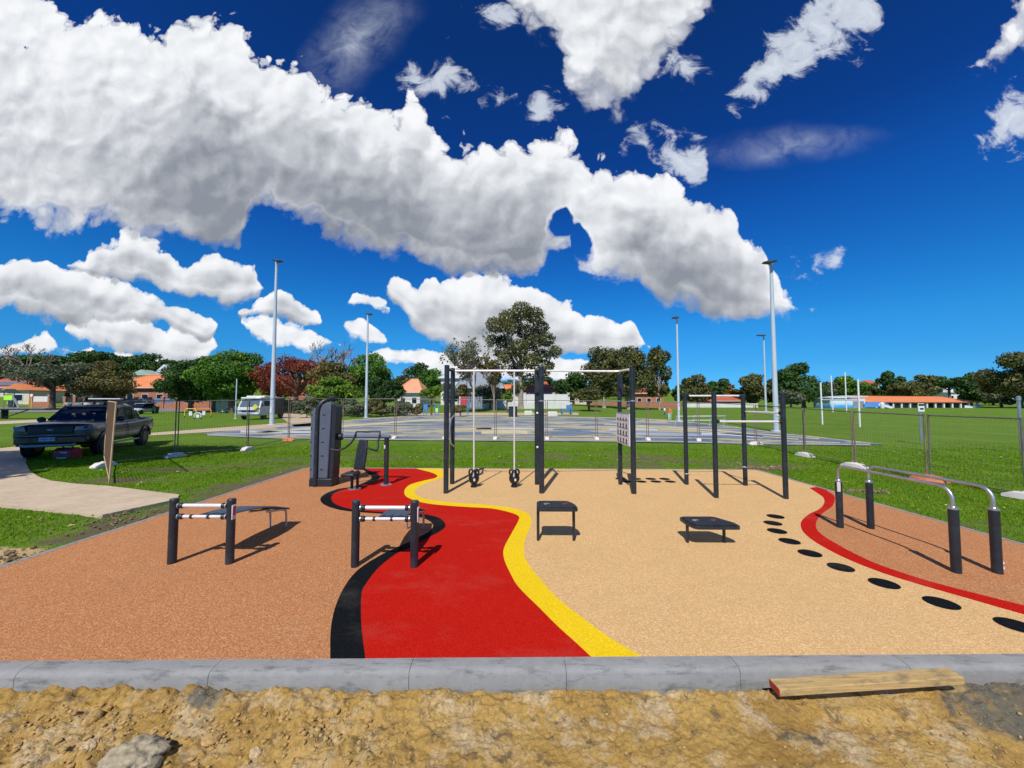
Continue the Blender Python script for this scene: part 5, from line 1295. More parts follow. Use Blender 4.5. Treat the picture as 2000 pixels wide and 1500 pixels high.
def goal(pxl, pyl, pxr, pyr, topl, topr, bar, label, r, barside=True):
    a, b = GT(pxl, pyl), GT(pxr, pyr); t_ = thing('goal_posts', label, 'goal posts', a, 0, 'rugby style goals on the field')
    d = b - a
    obj('upright', MB().tube([(0, 0, 0), (P(pxl - 4, topl, a.y).x - a.x, 0, zat(topl, a.y, pxl) - a.z)], r, 10), M['white'], t_)
    obj('upright', MB().tube([(d.x, d.y, d.z), (d.x, d.y, zat(topr, b.y, pxr) - a.z)], r, 10), M['white'], t_)
    zb = zat(bar, a.y, pxl) - a.z; zb2 = zat(bar, b.y, pxr) - a.z
    obj('crossbar', MB().tube([(0, 0, zb), (d.x, d.y, zb2)], r * 0.8, 10), M['white'], t_)
goal(1606.5, 829, 1679.5, 834, 747, 741, 781, 'nearer white goal posts with crossbar on the playing field', 0.055)
goal(1627, 805, 1653.5, 805, 734, 727, 777, 'distant thin goal posts between the nearer pair', 0.09)

# ================================================================== VEHICLES
def wheel(parent, x, y, r, w_, name='wheel'):
    wl = obj(name, MB().lathe([(r * 0.55, -w_ / 2), (r * 0.92, -w_ / 2), (r, -w_ / 2 + 0.04), (r, w_ / 2 - 0.04), (r * 0.92, w_ / 2), (r * 0.55, w_ / 2)], (x, y, r), 28, axis='x'), M['tyre'], parent)
    rm = MB().lathe([(r * 0.57, -w_ / 2 - 0.004), (r * 0.57, w_ / 2 + 0.004)], (x, y, r), 24, axis='x')
    rr_ = obj('rim', rm, M['rim'], wl)
    s = 1 if x > 0 else -1
    for k in range(6):
        a = k * PI / 3; obj('spoke', MB().tube([(x + s * (w_ / 2 + 0.008), y, r), (x + s * (w_ / 2 + 0.008), y + math.cos(a) * r * 0.5, r + math.sin(a) * r * 0.5)], 0.03, 6), M['silver'], wl) if s > 0 and False else None
    return wl
def text_obj(name, s, size, mat, parent, loc, rot, ext=0.002):
    cu = bpy.data.curves.new(name, 'FONT'); cu.body = s; cu.size = size; cu.extrude = ext; cu.align_x = 'CENTER'; cu.align_y = 'CENTER'
    tmp = bpy.data.objects.new('tmp', cu); COL.objects.link(tmp)
    me = bpy.data.meshes.new_from_object(tmp.evaluated_get(bpy.context.evaluated_depsgraph_get()))
    bpy.data.objects.remove(tmp); me.materials.clear(); me.materials.append(mat)
    o = bpy.data.objects.new(name, me); COL.objects.link(o); o.parent = parent; o.location = loc; o.rotation_euler = rot
    return o
def section(y, pts):                     # pts: (half width, z) from the bottom up, mirrored
    L_ = [(-x, y, z) for x, z in pts]; R_ = [(x, y, z) for x, z in reversed(pts)]
    return R_[::-1] + [(-x, y, z) for x, z in reversed(pts)]

def ute():
    yf = 11.45; x_ = -14.08
    o0 = Vector((x_, yf, -0.03))
    t_ = thing('utility_truck', 'dark grey double cab utility truck with roof rack parked half on the concrete path', 'pickup truck', o0, R(26.0))
    K = 0.93
    # lower body: front at y=0
    S = [(0.00, [(0.70, 0.42), (0.80, 0.52), (0.84, 0.70), (0.84, 0.96), (0.80, 1.09)]),
         (0.12, [(0.80, 0.40), (0.90, 0.50), (0.92, 0.72), (0.91, 1.03), (0.82, 1.165)]),
         (0.45, [(0.84, 0.38), (0.94, 0.50), (0.955, 0.75), (0.935, 1.06), (0.84, 1.20)]),
         (1.35, [(0.86, 0.36), (0.94, 0.48), (0.95, 0.75), (0.93, 1.08), (0.86, 1.22)]),
         (1.75, [(0.86, 0.36), (0.93, 0.46), (0.94, 0.75), (0.92, 1.06), (0.86, 1.15)]),
         (3.55, [(0.86, 0.36), (0.93, 0.46), (0.94, 0.75), (0.92, 1.08), (0.88, 1.14)]),
         (3.70, [(0.86, 0.38), (0.93, 0.48), (0.945, 0.78), (0.93, 1.12), (0.90, 1.17)]),
         (5.15, [(0.84, 0.48), (0.92, 0.58), (0.935, 0.80), (0.92, 1.12), (0.89, 1.17)]),
         (5.28, [(0.80, 0.56), (0.88, 0.64), (0.89, 0.82), (0.88, 1.10), (0.84, 1.15)])]
    def sec(y, pts): return [(x, y, z) for x, z in pts] + [(-x, y, z) for x, z in reversed(pts)]
    body = obj('body', MB().loft([sec(y * 1.0, p) for y, p in S]), M['carpaint'], t_, sub=1, smooth=60)
    cab = [(1.38, [(0.80, 1.10), (0.78, 1.15), (0.76, 1.18)]), (2.20, [(0.84, 1.10), (0.72, 1.66), (0.62, 1.74)]), (2.5, [(0.85, 1.10), (0.73, 1.72), (0.60, 1.80)]),
           (3.25, [(0.85, 1.10), (0.73, 1.71), (0.60, 1.79)]), (3.52, [(0.85, 1.10), (0.73, 1.66), (0.60, 1.73)]), (3.80, [(0.84, 1.10), (0.80, 1.18), (0.72, 1.22)])]
    cb = obj('cab', MB().loft([sec(y, p) for y, p in cab]), M['carpaint'], t_, smooth=40, bevel=0.01)
    # glass, just proud of the cab skin
    def quad(nm, q, mat, th=0.012, par=None):
        n = (Vector(q[1]) - Vector(q[0])).cross(Vector(q[2]) - Vector(q[0])).normalized() * th
        vs = [Vector(v) - n for v in q] + [Vector(v) + n for v in q]; k = len(q)
        return obj(nm, MB().add(vs, [tuple(range(k - 1, -1, -1)), tuple(range(k, 2 * k))] + [(i, (i + 1) % k, k + (i + 1) % k, k + i) for i in range(k)]), mat, par or t_, smooth=20)
    quad('windscreen', [(-0.765, 1.47, 1.235), (0.765, 1.47, 1.235), (0.675, 2.16, 1.70), (-0.675, 2.16, 1.70)], M['glass'])
    for s in (-1, 1):
        quad('side_window', [(s * 0.832, 1.86, 1.16), (s * 0.838, 2.52, 1.16), (s * 0.738, 2.52, 1.67), (s * 0.748, 2.22, 1.62)], M['glass'])
        quad('side_window', [(s * 0.838, 2.60, 1.16), (s * 0.838, 3.22, 1.16), (s * 0.742, 3.22, 1.655), (s * 0.738, 2.60, 1.67)], M['glass'])
        quad('side_window', [(s * 0.838, 3.28, 1.17), (s * 0.825, 3.62, 1.19), (s * 0.755, 3.40, 1.60), (s * 0.742, 3.28, 1.65)], M['glass'])
        obj('belt_trim', MB().tube([(s * 0.90, 1.75, 1.125), (s * 0.905, 3.6, 1.14)], 0.010, 6), M['silver'], t_)
        hl = quad('headlight', [(s * 0.54, -0.02, 0.90), (s * 0.82, 0.035, 0.92), (s * 0.905, 0.16, 1.06), (s * 0.58, -0.015, 1.035)], M['lightglass'], 0.02)
        obj('side_mirror', MB().ball((s * 1.03, 1.72, 1.23), 0.12, 8, (1.0, 0.55, 0.85)), M['plastic_dark'], t_)
        obj('mirror_arm', MB().tube([(s * 0.88, 1.75, 1.14), (s * 1.0, 1.72, 1.19)], 0.025, 8), M['plastic_dark'], t_)
        for yw in (0.92, 4.15):
            wheel(t_, s * 0.815, yw, 0.385, 0.26)
            pts_ = []
            for k in range(13):
                a = PI * k / 12; pts_.append((s * 0.945, yw + math.cos(a) * 0.47, 0.40 + math.sin(a) * 0.45))
            obj('wheel_arch', MB().tube(pts_, 0.035, 8), M['plastic_dark'], t_)
            obj('wheel_well', MB().lathe([(0.44, -0.02), (0.44, 0.02)], (s * 0.885, yw, 0.40), 24, axis='x'), M['dark'], t_)
        obj('side_step', MB().box((s * 0.93, 2.5, 0.36), (0.14, 1.9, 0.05)), M['silver'], t_, bevel=0.015)
        obj('door_handle', MB().box((s * 0.955, 2.45, 1.0), (0.03, 0.16, 0.03)), M['plastic_dark'], t_, bevel=0.01)
        obj('door_gap', MB().tube([(s * 0.950, 2.56, 0.50), (s * 0.955, 2.56, 0.80), (s * 0.925, 2.56, 1.10)], 0.007, 5), M['dark'], t_)
        obj('fog_light', MB().lathe([(0.055, -0.02), (0.055, 0.02)], (s * 0.66, 0.0, 0.60), 12, axis='y'), M['silver'], t_)
    gr = obj('grille', MB().prism([(-0.52, -0.045), (0.52, -0.045), (0.52, 0.03), (-0.52, 0.03)], 0.82, 1.05), M['plastic_dark'], t_, bevel=0.03)
    for z in (0.87, 0.93, 0.99): obj('grille_bar', MB().box((0, -0.05, z), (0.92, 0.012, 0.012)), M['rim'], gr)
    obj('emblem', MB().ball((0, -0.055, 0.95), 0.075, 8, (1.0, 0.2, 0.42)), M['silver'], gr)
    obj('bumper', MB().prism([(-0.86, 0.06), (-0.6, -0.08), (0.6, -0.08), (0.86, 0.06), (0.86, 0.2), (-0.86, 0.2)], 0.50, 0.74), M['carpaint'], t_, bevel=0.04)
    obj('grille_trim', MB().tube([(-0.72, -0.07, 0.775), (-0.45, -0.095, 0.77), (0.45, -0.095, 0.77), (0.72, -0.07, 0.775)], 0.016, 6), M['silver'], t_)
    obj('skid_bar', MB().tube([(-0.62, -0.075, 0.47), (-0.5, -0.115, 0.45), (0.5, -0.115, 0.45), (0.62, -0.075, 0.47)], 0.045, 10), M['silver'], t_)
    pl = obj('number_plate', MB().box((-0.03, -0.107, 0.655), (0.37, 0.012, 0.12)), M['plate_blue'], t_, bevel=0.004)
    text_obj('plate_text', '1HBA-878', 0.095, M['ink'], pl, (-0.03, -0.115, 0.655), (R(90), 0, 0))
    obj('bonnet_crease', MB().tube([(-0.42, 0.10, 1.108), (-0.50, 1.2, 1.212)], 0.012, 6), M['carpaint'], body); obj('bonnet_crease', MB().tube([(0.42, 0.10, 1.108), (0.50, 1.2, 1.212)], 0.012, 6), M['carpaint'], body)
    # roof rack with rails
    rk = obj('roof_rack', MB().tube([(-0.62, 1.95, 1.80), (-0.62, 3.4, 1.87)], 0.022, 8), M['plastic_dark'], t_)
    obj('rack_rail', MB().tube([(0.62, 1.95, 1.80), (0.62, 3.4, 1.87)], 0.022, 8), M['plastic_dark'], rk)
    for k in range(7): obj('rack_bar', MB().box((0, 1.98 + k * 0.23, 1.825 + k * 0.008), (1.26, 0.05, 0.025)), M['plastic_dark'], rk)
    obj('rack_deflector', MB().box((0, 1.93, 1.79), (1.2, 0.03, 0.09), Euler((R(-30), 0, 0)).to_matrix()), M['plastic_dark'], rk)
    for k in range(4): obj('spot_lamp', MB().lathe([(0.045, -0.02), (0.05, 0.02)], (-0.42 + k * 0.28, 1.90, 1.80), 12, axis='y'), M['silver'], rk)
    # tub rim, tailgate step, tow bar
    obj('tub_cover', MB().box((0, 4.45, 1.185), (1.66, 1.45, 0.03)), M['plastic_dark'], t_, bevel=0.01)
    obj('sports_bar', MB().tube([(-0.80, 3.95, 1.18), (-0.70, 3.78, 1.50), (0.70, 3.78, 1.50), (0.80, 3.95, 1.18)], 0.035, 8), M['plastic_dark'], t_)
    obj('tow_bar', MB().tube([(0.3, 5.25, 0.62), (0.3, 5.45, 0.60)], 0.03, 8), M['plastic_dark'], t_)
    t_.scale = (K * 1.02, K, K * 1.0)
    ob = Vector((x_, yf + 2.4 * K, 0))
    # load on the rack: separate things
    p = thing('white_board', 'long white plank lying across the roof rack of the dark truck', 'plank', (x_ - 0.75, yf + 2.2, 1.79), R(26)); obj('plank_body', MB().box((0, 0, 0.02), (0.85, 0.24, 0.04)), M['white'], p, bevel=0.008)
    return t_, o0
ute_t, ute_o = ute()
p = G(132, 895, -0.03)
tb = thing('toolbox', 'red plastic generator case standing on the grass by the dark truck', 'toolbox', (p.x, p.y, -0.03), R(4))
obj('case', MB().loft([[(x, -0.17, 0.0), (x, 0.17, 0.0), (x, 0.17, 0.24 * k_), (x, 0.10, 0.33 * k_), (x, -0.10, 0.33 * k_), (x, -0.17, 0.24 * k_)] for x, k_ in ((-0.27, 0.9), (-0.22, 1.0), (0.22, 1.0), (0.27, 0.9))]), M['red_plastic'], tb, bevel=0.02)
obj('handle', MB().tube([(-0.15, 0, 0.32), (-0.13, 0, 0.375), (0.13, 0, 0.375), (0.15, 0, 0.32)], 0.018, 8), M['red_plastic'], tb)
obj('end_cap', MB().box((-0.275, 0, 0.14), (0.03, 0.30, 0.24)), M['plastic_dark'], tb, bevel=0.02)
obj('brand_strip', MB().box((0.05, -0.175, 0.20), (0.20, 0.008, 0.025)), M['white'], tb); obj('brand_strip', MB().box((0.0, -0.175, 0.035), (0.28, 0.008, 0.03)), M['white'], tb)

def small_car(px, py, Y, rz, label):
    x_ = XatY(px, Y); o0 = (x_, Y, gzf(x_, Y)); t_ = thing('parked_car', label, 'car', o0, rz)
    def sec(y, pts): return [(x, y, z) for x, z in pts] + [(-x, y, z) for x, z in reversed(pts)]
    S = [(0.0, [(0.70, 0.30), (0.78, 0.45), (0.76, 0.62)]), (0.25, [(0.84, 0.25), (0.90, 0.5), (0.84, 0.76)]), (1.2, [(0.86, 0.22), (0.92, 0.55), (0.86, 0.92)]), (3.4, [(0.86, 0.22), (0.92, 0.55), (0.87, 0.98)]), (4.3, [(0.80, 0.30), (0.86, 0.6), (0.80, 0.98)])]
    obj('body', MB().loft([sec(*q) for q in S]), M['carwhite'], t_, sub=1, smooth=60)
    C_ = [(1.1, [(0.78, 0.90), (0.72, 0.95)]), (1.9, [(0.80, 0.9), (0.64, 1.46)]), (3.2, [(0.80, 0.9), (0.64, 1.50)]), (4.2, [(0.78, 0.9), (0.66, 1.0)])]
    obj('cabin', MB().loft([sec(*q) for q in C_]), M['glass'], t_, smooth=50)
    obj('roof', MB().box((0, 2.5, 1.51), (1.26, 1.4, 0.05)), M['carwhite'], t_, bevel=0.02)
    for s in (-1, 1):
        obj('headlight', MB().box((s * 0.62, 0.03, 0.62), (0.26, 0.12, 0.11)), M['lightglass'], t_, bevel=0.03)
        for yw in (0.85, 3.45): wheel(t_, s * 0.79, yw, 0.32, 0.2)
    obj('grille', MB().box((0, -0.01, 0.42), (0.9, 0.05, 0.12)), M['plastic_dark'], t_, bevel=0.01)
    return t_
small_car(254, 806, 52, R(12), 'white car parked on the road behind the tray of the dark truck')

def white_truck():
    Y = 36.5; x_ = XatY(486, Y); t_ = thing('white_truck', 'old white box truck facing the camera on the grass beyond the court', 'truck', (x_, Y, gzf(x_, Y)), R(4))
    def sec(y, pts): return [(x, y, z) for x, z in pts] + [(-x, y, z) for x, z in reversed(pts)]
    obj('cab', MB().loft([sec(0.0, [(1.02, 0.45), (1.06, 0.9), (1.04, 1.22)]), sec(0.08, [(1.05, 0.42), (1.08, 0.9), (1.05, 1.25)]), sec(0.45, [(1.06, 0.42), (1.08, 1.1), (0.98, 1.98)]), sec(1.9, [(1.06, 0.42), (1.08, 1.1), (1.00, 2.05)])]), M['carwhite'], t_, smooth=40, bevel=0.03)
    q = [(-0.92, 0.055, 1.24), (0.92, 0.055, 1.24), (0.86, 0.37, 1.86), (-0.86, 0.37, 1.86)]
    obj('windscreen', MB().add([Vector(v) + Vector((0, -0.02, 0.01)) for v in q] + [Vector(v) + Vector((0, 0.05, 0)) for v in q], [(3, 2, 1, 0), (4, 5, 6, 7), (0, 1, 5, 4), (1, 2, 6, 5), (2, 3, 7, 6), (3, 0, 4, 7)]), simple('pale reflecting windscreen', (0.10, 0.14, 0.18), 0.08, spec=1.0, bump=0), t_)
    obj('roof_pod', MB().box((0.05, 1.2, 2.14), (1.9, 2.0, 0.16)), M['carwhite'], t_, bevel=0.05)
    obj('roof_pod', MB().box((0.15, 1.9, 2.30), (1.8, 2.2, 0.14)), M['white'], t_, bevel=0.05)
    bd = obj('box_body', MB().box((0, 3.2, 1.30), (2.14, 2.5, 1.75)), simple('canopy side darkened as shade', (0.07, 0.075, 0.07), 0.8, var=0.5, scale=1.5), t_, bevel=0.03)  # dark base colour stands in for the shaded side of the box
    obj('canopy_roof', MB().box((0, 3.2, 2.22), (2.2, 2.6, 0.10)), M['carwhite'], t_, bevel=0.02)
    for z in (1.0, 1.6): obj('side_window', MB().box((1.085, 1.2, 1.6), (0.02, 0.9, 0.5)), M['glass'], t_) if z > 1.5 else obj('door_handle', MB().box((1.09, 1.6, 1.1), (0.03, 0.14, 0.04)), M['plastic_dark'], t_)
    obj('grille', MB().box((0, -0.02, 0.86), (1.35, 0.06, 0.20)), M['plastic_dark'], t_, bevel=0.02)
    obj('bumper', MB().box((0, -0.06, 0.55), (2.1, 0.16, 0.24)), M['silver'], t_, bevel=0.04)
    for s in (-1, 1):
        obj('headlight', MB().box((s * 0.84, -0.02, 0.88), (0.24, 0.08, 0.20)), M['lightglass'], t_, bevel=0.03)
        obj('side_mirror', MB().box((s * 1.20, 0.2, 1.45), (0.14, 0.06, 0.32)), M['plastic_dark'], t_, bevel=0.02)
        for yw in (0.9, 4.0): wheel(t_, s * 0.92, yw, 0.38, 0.24)
    # yellow diamond warning plate hung on the passenger side
    d = MB().box((0.72, -0.16, 1.28), (0.40, 0.02, 0.40), Euler((0, R(45), 0)).to_matrix()); obj('warning_diamond', d, M['yellow'], t_)
    t_.scale = (0.98,) * 3
white_truck()

# ================================================================== TREES
def leaves(lobes, n, size, seed, flat=0.75, shell=0.35):
    """leaf clumps spread through the outer part of each lobe: (cx,cy,cz,rx,ry,rz)"""
    g = np.random.default_rng(seed)
    wts = np.array([l[3] * l[5] for l in lobes]); wts = wts / wts.sum()
    idx = g.choice(len(lobes), n, p=wts); L_ = np.array(lobes)[idx]
    d = g.normal(size=(n, 3)); d /= np.linalg.norm(d, axis=1)[:, None]
    rad = 1 - shell * g.random(n) ** 1.3 + 0.10 * g.normal(size=n)
    c = L_[:, :3] + d * L_[:, 3:6] * rad[:, None]
    # leaf cluster: a bent quad turned loosely outwards
    nrm = d + g.normal(size=(n, 3)) * 0.55; nrm /= np.linalg.norm(nrm, axis=1)[:, None]
    a = np.cross(nrm, g.normal(size=(n, 3))); a /= np.linalg.norm(a, axis=1)[:, None] + 1e-9
    b = np.cross(nrm, a); s_ = size * (0.55 + 0.9 * g.random(n)); asp = 0.45 + 0.4 * g.random(n)
    a *= s_[:, None]; b *= (s_ * asp)[:, None]
    bend = nrm * (s_ * 0.35)[:, None]
    V = np.stack([c - a, c - b * 0.9 + bend, c + a, c + b + bend * 0.6], 1).reshape(-1, 3)
    F = np.arange(n * 4).reshape(-1, 4)
    return V, F
def crown_lobes(W_, z0, z1, D_, seed, n=16, shape='round', core=True):
    g = random.Random(seed); out = []; H_ = z1 - z0; zc = (z0 + z1) / 2
    for k in range(n):
        a = g.uniform(0, 2 * PI); u = g.uniform(-0.85, 1.0); rr = math.sqrt(max(0, 1 - u * u)) * g.uniform(0.55, 0.95)
        if shape == 'dome': u = abs(u) * 1.3 - 0.35; rr = math.sqrt(max(0.05, 1 - max(u, 0) ** 2)) * g.uniform(0.4, 0.98)
        if shape == 'gum': u = g.uniform(-0.7, 1.0); rr = (1 - abs(u) * 0.45) * g.uniform(0.35, 0.95)
        r = g.uniform(0.20, 0.33)
        out.append((math.cos(a) * rr * W_ / 2 * (1 - r * 0.6), math.sin(a) * rr * D_ / 2 * (1 - r * 0.6), zc + u * H_ / 2 * (1 - r * 0.7), r * W_ / 2 * 1.25, r * D_ / 2 * 1.25, r * H_ / 2 * g.uniform(0.85, 1.25)))
    if core: out.append((0, 0, zc - 0.05 * H_, W_ * 0.27, D_ * 0.27, H_ * 0.30))
    return out
def wiggle(a, b, g, k=0.08, n=4):
    a, b = Vector(a), Vector(b); L_ = (b - a).length; out = []
    for i in range(n + 1):
        s_ = i / n; w_ = math.sin(PI * s_) * L_ * k
        out.append(a.lerp(b, s_) + Vector((g.uniform(-w_, w_), g.uniform(-w_, w_), g.uniform(-w_, w_) * 0.5)))
    return out
def tree(px, Y, py_top, wpx, py_low, label, mat, seed, name='tree', cat='tree', shape='round', bark='bark', nl=16, dens=1.0, trunk_px=None, base_px=None, shrub=False, lean=0, group='trees beyond the park', leafk=1.0, core=True, zb=None, lobes_px=None):
    x = XatY(px, Y); z = gzf(x, Y) if zb is None else zb
    px_m = Y / FPX * math.hypot(1, (px - 1008) / FPX) ** 0
    W_ = 1.12 * wpx * Y / FPX; zt = zat(py_top, Y, px) - z; z0 = max(0.0 if shrub else 0.6, zat(py_low, Y, px) - z)
    if z0 > zt * 0.7: z0 = zt * 0.4
    t_ = thing(name, label, cat, (x, Y, z), 0, group)
    D_ = W_ * 0.85
    lobes = crown_lobes(W_, z0, zt, D_, seed, nl, shape, core)
    if lobes_px:
        gg_ = random.Random(seed); k_ = Y / FPX; lobes = []
        for cx_, cy_, r_ in lobes_px:
            lobes.append(((cx_ - px) * k_, gg_.uniform(-0.35, 0.35) * W_ * 0.6, zat(cy_, Y, px) - z, r_ * k_ * 1.05, r_ * k_ * 1.1, r_ * k_ * 0.9))
        nl = len(lobes)
    size = max(0.10, Y * 0.0032) * leafk
    area = W_ * (zt - z0)
    n = int(min(18000, max(900, 4.6 * dens * area / (size * size))))
    V, F = leaves(lobes, n, size, seed)
    V[:, 2] = np.maximum(V[:, 2], 0.02)
    cr = npobj('crown', V, F, M[mat], t_)
    g = random.Random(seed); tm = MB(); tr = max(0.10, W_ * 0.030) if not shrub else max(0.05, W_ * 0.012)
    fork = Vector((0, 0, z0 + (zt - z0) * 0.22)); base = Vector((0 if trunk_px is None else 0, 0, -0.2))
    if base_px is not None: base.x = (base_px - px) * Y / FPX
    tm.tube([base, base.lerp(fork, 0.25) + Vector((g.uniform(-.1, .1), 0, 0)), base.lerp(fork, 0.6), fork], [tr * 1.5, tr * 1.1, tr, tr * 0.85], 8)
    tk = obj('trunk', tm, M[bark], t_, normals=False, smooth=60)
    for k, l in enumerate(sorted(lobes[:nl], key=lambda q: -q[2])[:9]):
        end = Vector(l[:3]); p_ = wiggle(fork.lerp(base, 0.12 * (k % 3)), end, g, 0.10)
        obj('limb', MB().tube(p_, [tr * 0.62 * (1 - i / 5) + 0.02 for i in range(5)], 6), M[bark], tk, normals=False, smooth=60)
    return t_
def bare_tree(px, Y, py_top, wpx, label, seed, depth=5, leaf=None, name='bare_tree', twigr=1.0, py_fork=None, mat='twig', group='trees beyond the park', zb=None, nl=0):
    x = XatY(px, Y); z = gzf(x, Y) if zb is None else zb
    W_ = wpx * Y / FPX; zt = zat(py_top, Y, px) - z
    t_ = thing(name, label, 'tree', (x, Y, z), 0, group); g = random.Random(seed); mb = MB(); tips = []
    minr = Y * 0.00038 * twigr
    def grow(p, d, L_, r, k):
        q = p + d * L_; mid = p.lerp(q, 0.5) + Vector((g.uniform(-1, 1), g.uniform(-1, 1), g.uniform(-.5, .5))) * L_ * 0.08
        mb.tube([p, mid, q], [max(r, minr), max(r * 0.85, minr), max(r * 0.7, minr)], 5 if k > 2 else 3, cap=False)
        tips.append(q)
        if k == 0: return
        for j in range(g.choice((2, 3, 3)) if k > 1 else 3):
            nd = (d + Vector((g.uniform(-1, 1) * W_ / zt * 0.75, g.uniform(-1, 1) * 0.6, g.uniform(-0.35, 0.55)))).normalized()
            grow(q if g.random() < 0.6 else p.lerp(q, g.uniform(0.5, 0.95)), nd, L_ * g.uniform(0.62, 0.86), r * 0.58, k - 1)
    grow(Vector((0, 0, -0.2)), Vector((0, 0, 1)), zt * 0.24, max(0.12, zt * 0.020), depth)
    hi = max(q.z for q in tips); wd = max(abs(q.x) for q in tips); mb.v = [(v[0] * min(1.6, W_ / 2 / wd), v[1] * min(1.6, W_ / 2 / wd), v[2] * zt / hi) for v in mb.v]
    obj('trunk_and_branches', mb, M[mat], t_, normals=False, smooth=60)
    if leaf:
        pts_ = np.array([(q.x * min(1.6, W_ / 2 / wd), q.y, q.z * zt / hi) for q in tips if q.z > zt * 0.3])
        gg = np.random.default_rng(seed); n = leaf[1]; c = pts_[gg.integers(0, len(pts_), n)]
        V, F = leaves([(0, 0, 0, 1, 1, 1)], n, Y * 0.003, seed); V = V.reshape(n, 4, 3); V = V - V.mean(1, keepdims=True) + (c + gg.normal(size=(n, 3)) * W_ * 0.028)[:, None, :]
        npobj('crown', V.reshape(-1, 3), F, M[leaf[0]], t_)
    return t_

T = tree
# far left
bare_tree(50, 100, 668, 130, 'tall bare tree above the dark canopies at the far left', 3, 5)
T(55, 112, 690, 150, 745, 'broad dark flat topped tree at the left edge of the skyline', 'lf_dark', 21, shape='dome', nl=18)
T(-10, 100, 700, 110, 770, 'pale grey green tree cut by the left edge of the photo', 'lf_olive', 22)
T(190, 118, 687, 110, 745, 'dark rounded tree on the skyline above the brown green tree', 'lf_dark', 23, shape='dome')
T(255, 124, 694, 90, 745, 'dark tree on the skyline right of the rounded one', 'lf_dark', 24, shape='dome')
T(285, 116, 690, 75, 745, 'pointed dark tree above the orange hip roof', 'lf_dark', 25)
T(335, 122, 705, 70, 760, 'dark tree behind the white gable house', 'lf_dark', 26)
T(102, 66, 703, 118, 762, 'grey olive tree with a thick dark trunk by the left brick wall', 'lf_olive', 27, nl=20, dens=0.8)
T(195, 70, 705, 125, 782, 'loose brown green tree in front of the orange roof', 'lf_brown', 28, nl=18, dens=0.75)
T(220, 72, 735, 60, 788, 'low leafy shrub below the brown green tree', 'lf_brown', 128, nl=8, dens=0.7, shrub=True, name='shrub', cat='shrub', group='shrubs along the fence and court')
# big dark fig, two crowns
T(372, 60, 707, 105, 786, 'left lower crown of the dark green fig trees behind the white truck', 'lf_dark', 29, nl=20, dens=1.3)
T(455, 58, 688, 135, 786, 'taller dark green fig tree directly behind the white truck', 'lf_green', 30, nl=24, dens=1.3)
T(420, 62, 695, 110, 780, 'dark fig tree filling the gap between the two big crowns', 'lf_dark', 31, nl=18, dens=1.2)
# autumn trees
bare_tree(600, 66, 664, 120, 'bare branching tree rising above the red autumn tree', 32, 5, twigr=1.2)
bare_tree(655, 68, 668, 90, 'bare brown tree right of the red autumn tree', 33, 5, twigr=1.2)
T(578, 55, 698, 140, 780, 'red leaved autumn tree behind the left light pole', 'lf_red', 34, nl=20, dens=0.48, core=False, leafk=0.8)
T(548, 57, 705, 70, 785, 'smaller red leaved tree left of the tallest light pole', 'lf_red', 134, nl=12, dens=0.6, core=False, leafk=0.8)
T(650, 52, 708, 95, 795, 'brownish tree between the red tree and the green trees', 'lf_brown', 35, nl=14, dens=1.0)
T(650, 46, 738, 105, 795, 'bright green bushy tree above the weight tower', 'lf_bright', 36, nl=18, dens=1.2)
T(725, 54, 692, 90, 780, 'tall green tree behind the second light pole', 'lf_green', 37, nl=18, dens=1.2)
T(750, 47, 735, 75, 790, 'round dark green tree right of the second light pole', 'lf_dark', 38, nl=16, dens=1.3)
def shade_tree():
    x, y = -15.6, 5.6; t_ = thing('tree', 'broad tree just left of the view that shades the dark truck', 'tree', (x, y, -0.05), 0, 'trees beyond the park')
    lobes = crown_lobes(9.5, 4.4, 9.2, 8.0, 77, 18, 'round', True)
    V, F = leaves(lobes, 9000, 0.17, 77); npobj('crown', V, F, M['lf_green'], t_)
    tr_ = obj('trunk', MB().tube([(-1.5, -2.0, -0.1), (-1.2, -1.7, 2.0), (-0.4, -0.8, 3.6), (0, 0, 5.2)], [0.34, 0.26, 0.22, 0.16], 10), M['bark'], t_)
    for k, l in enumerate(lobes[:8]): obj('limb', MB().tube(wiggle((-0.4, -0.8, 3.6), l[:3], random.Random(k), 0.08), [0.13, 0.10, 0.08, 0.06, 0.03], 6), M['bark'], tr_)
shade_tree()
# hedge
for k, (px, top, w_) in enumerate(((600, 778, 52), (640, 786, 60), (690, 780, 62), (735, 782, 62), (780, 784, 56), (815, 790, 42))):
    T(px, 41 + k * 1.2, top, w_, 812, ['left end', 'second bush', 'third bush', 'fourth bush', 'fifth bush', 'right end'][k] + ' of the brownish hedge along the far side of the court', 'lf_brown' if k % 2 else 'lf_olive', 50 + k, name='shrub', cat='shrub', shrub=True, nl=9, dens=1.0, group='shrubs along the fence and court')
T(900, 44, 788, 30, 808, 'small round bush beside the red and blue play panel', 'lf_brown', 58, name='shrub', cat='shrub', shrub=True, nl=6, group='shrubs along the fence and court')
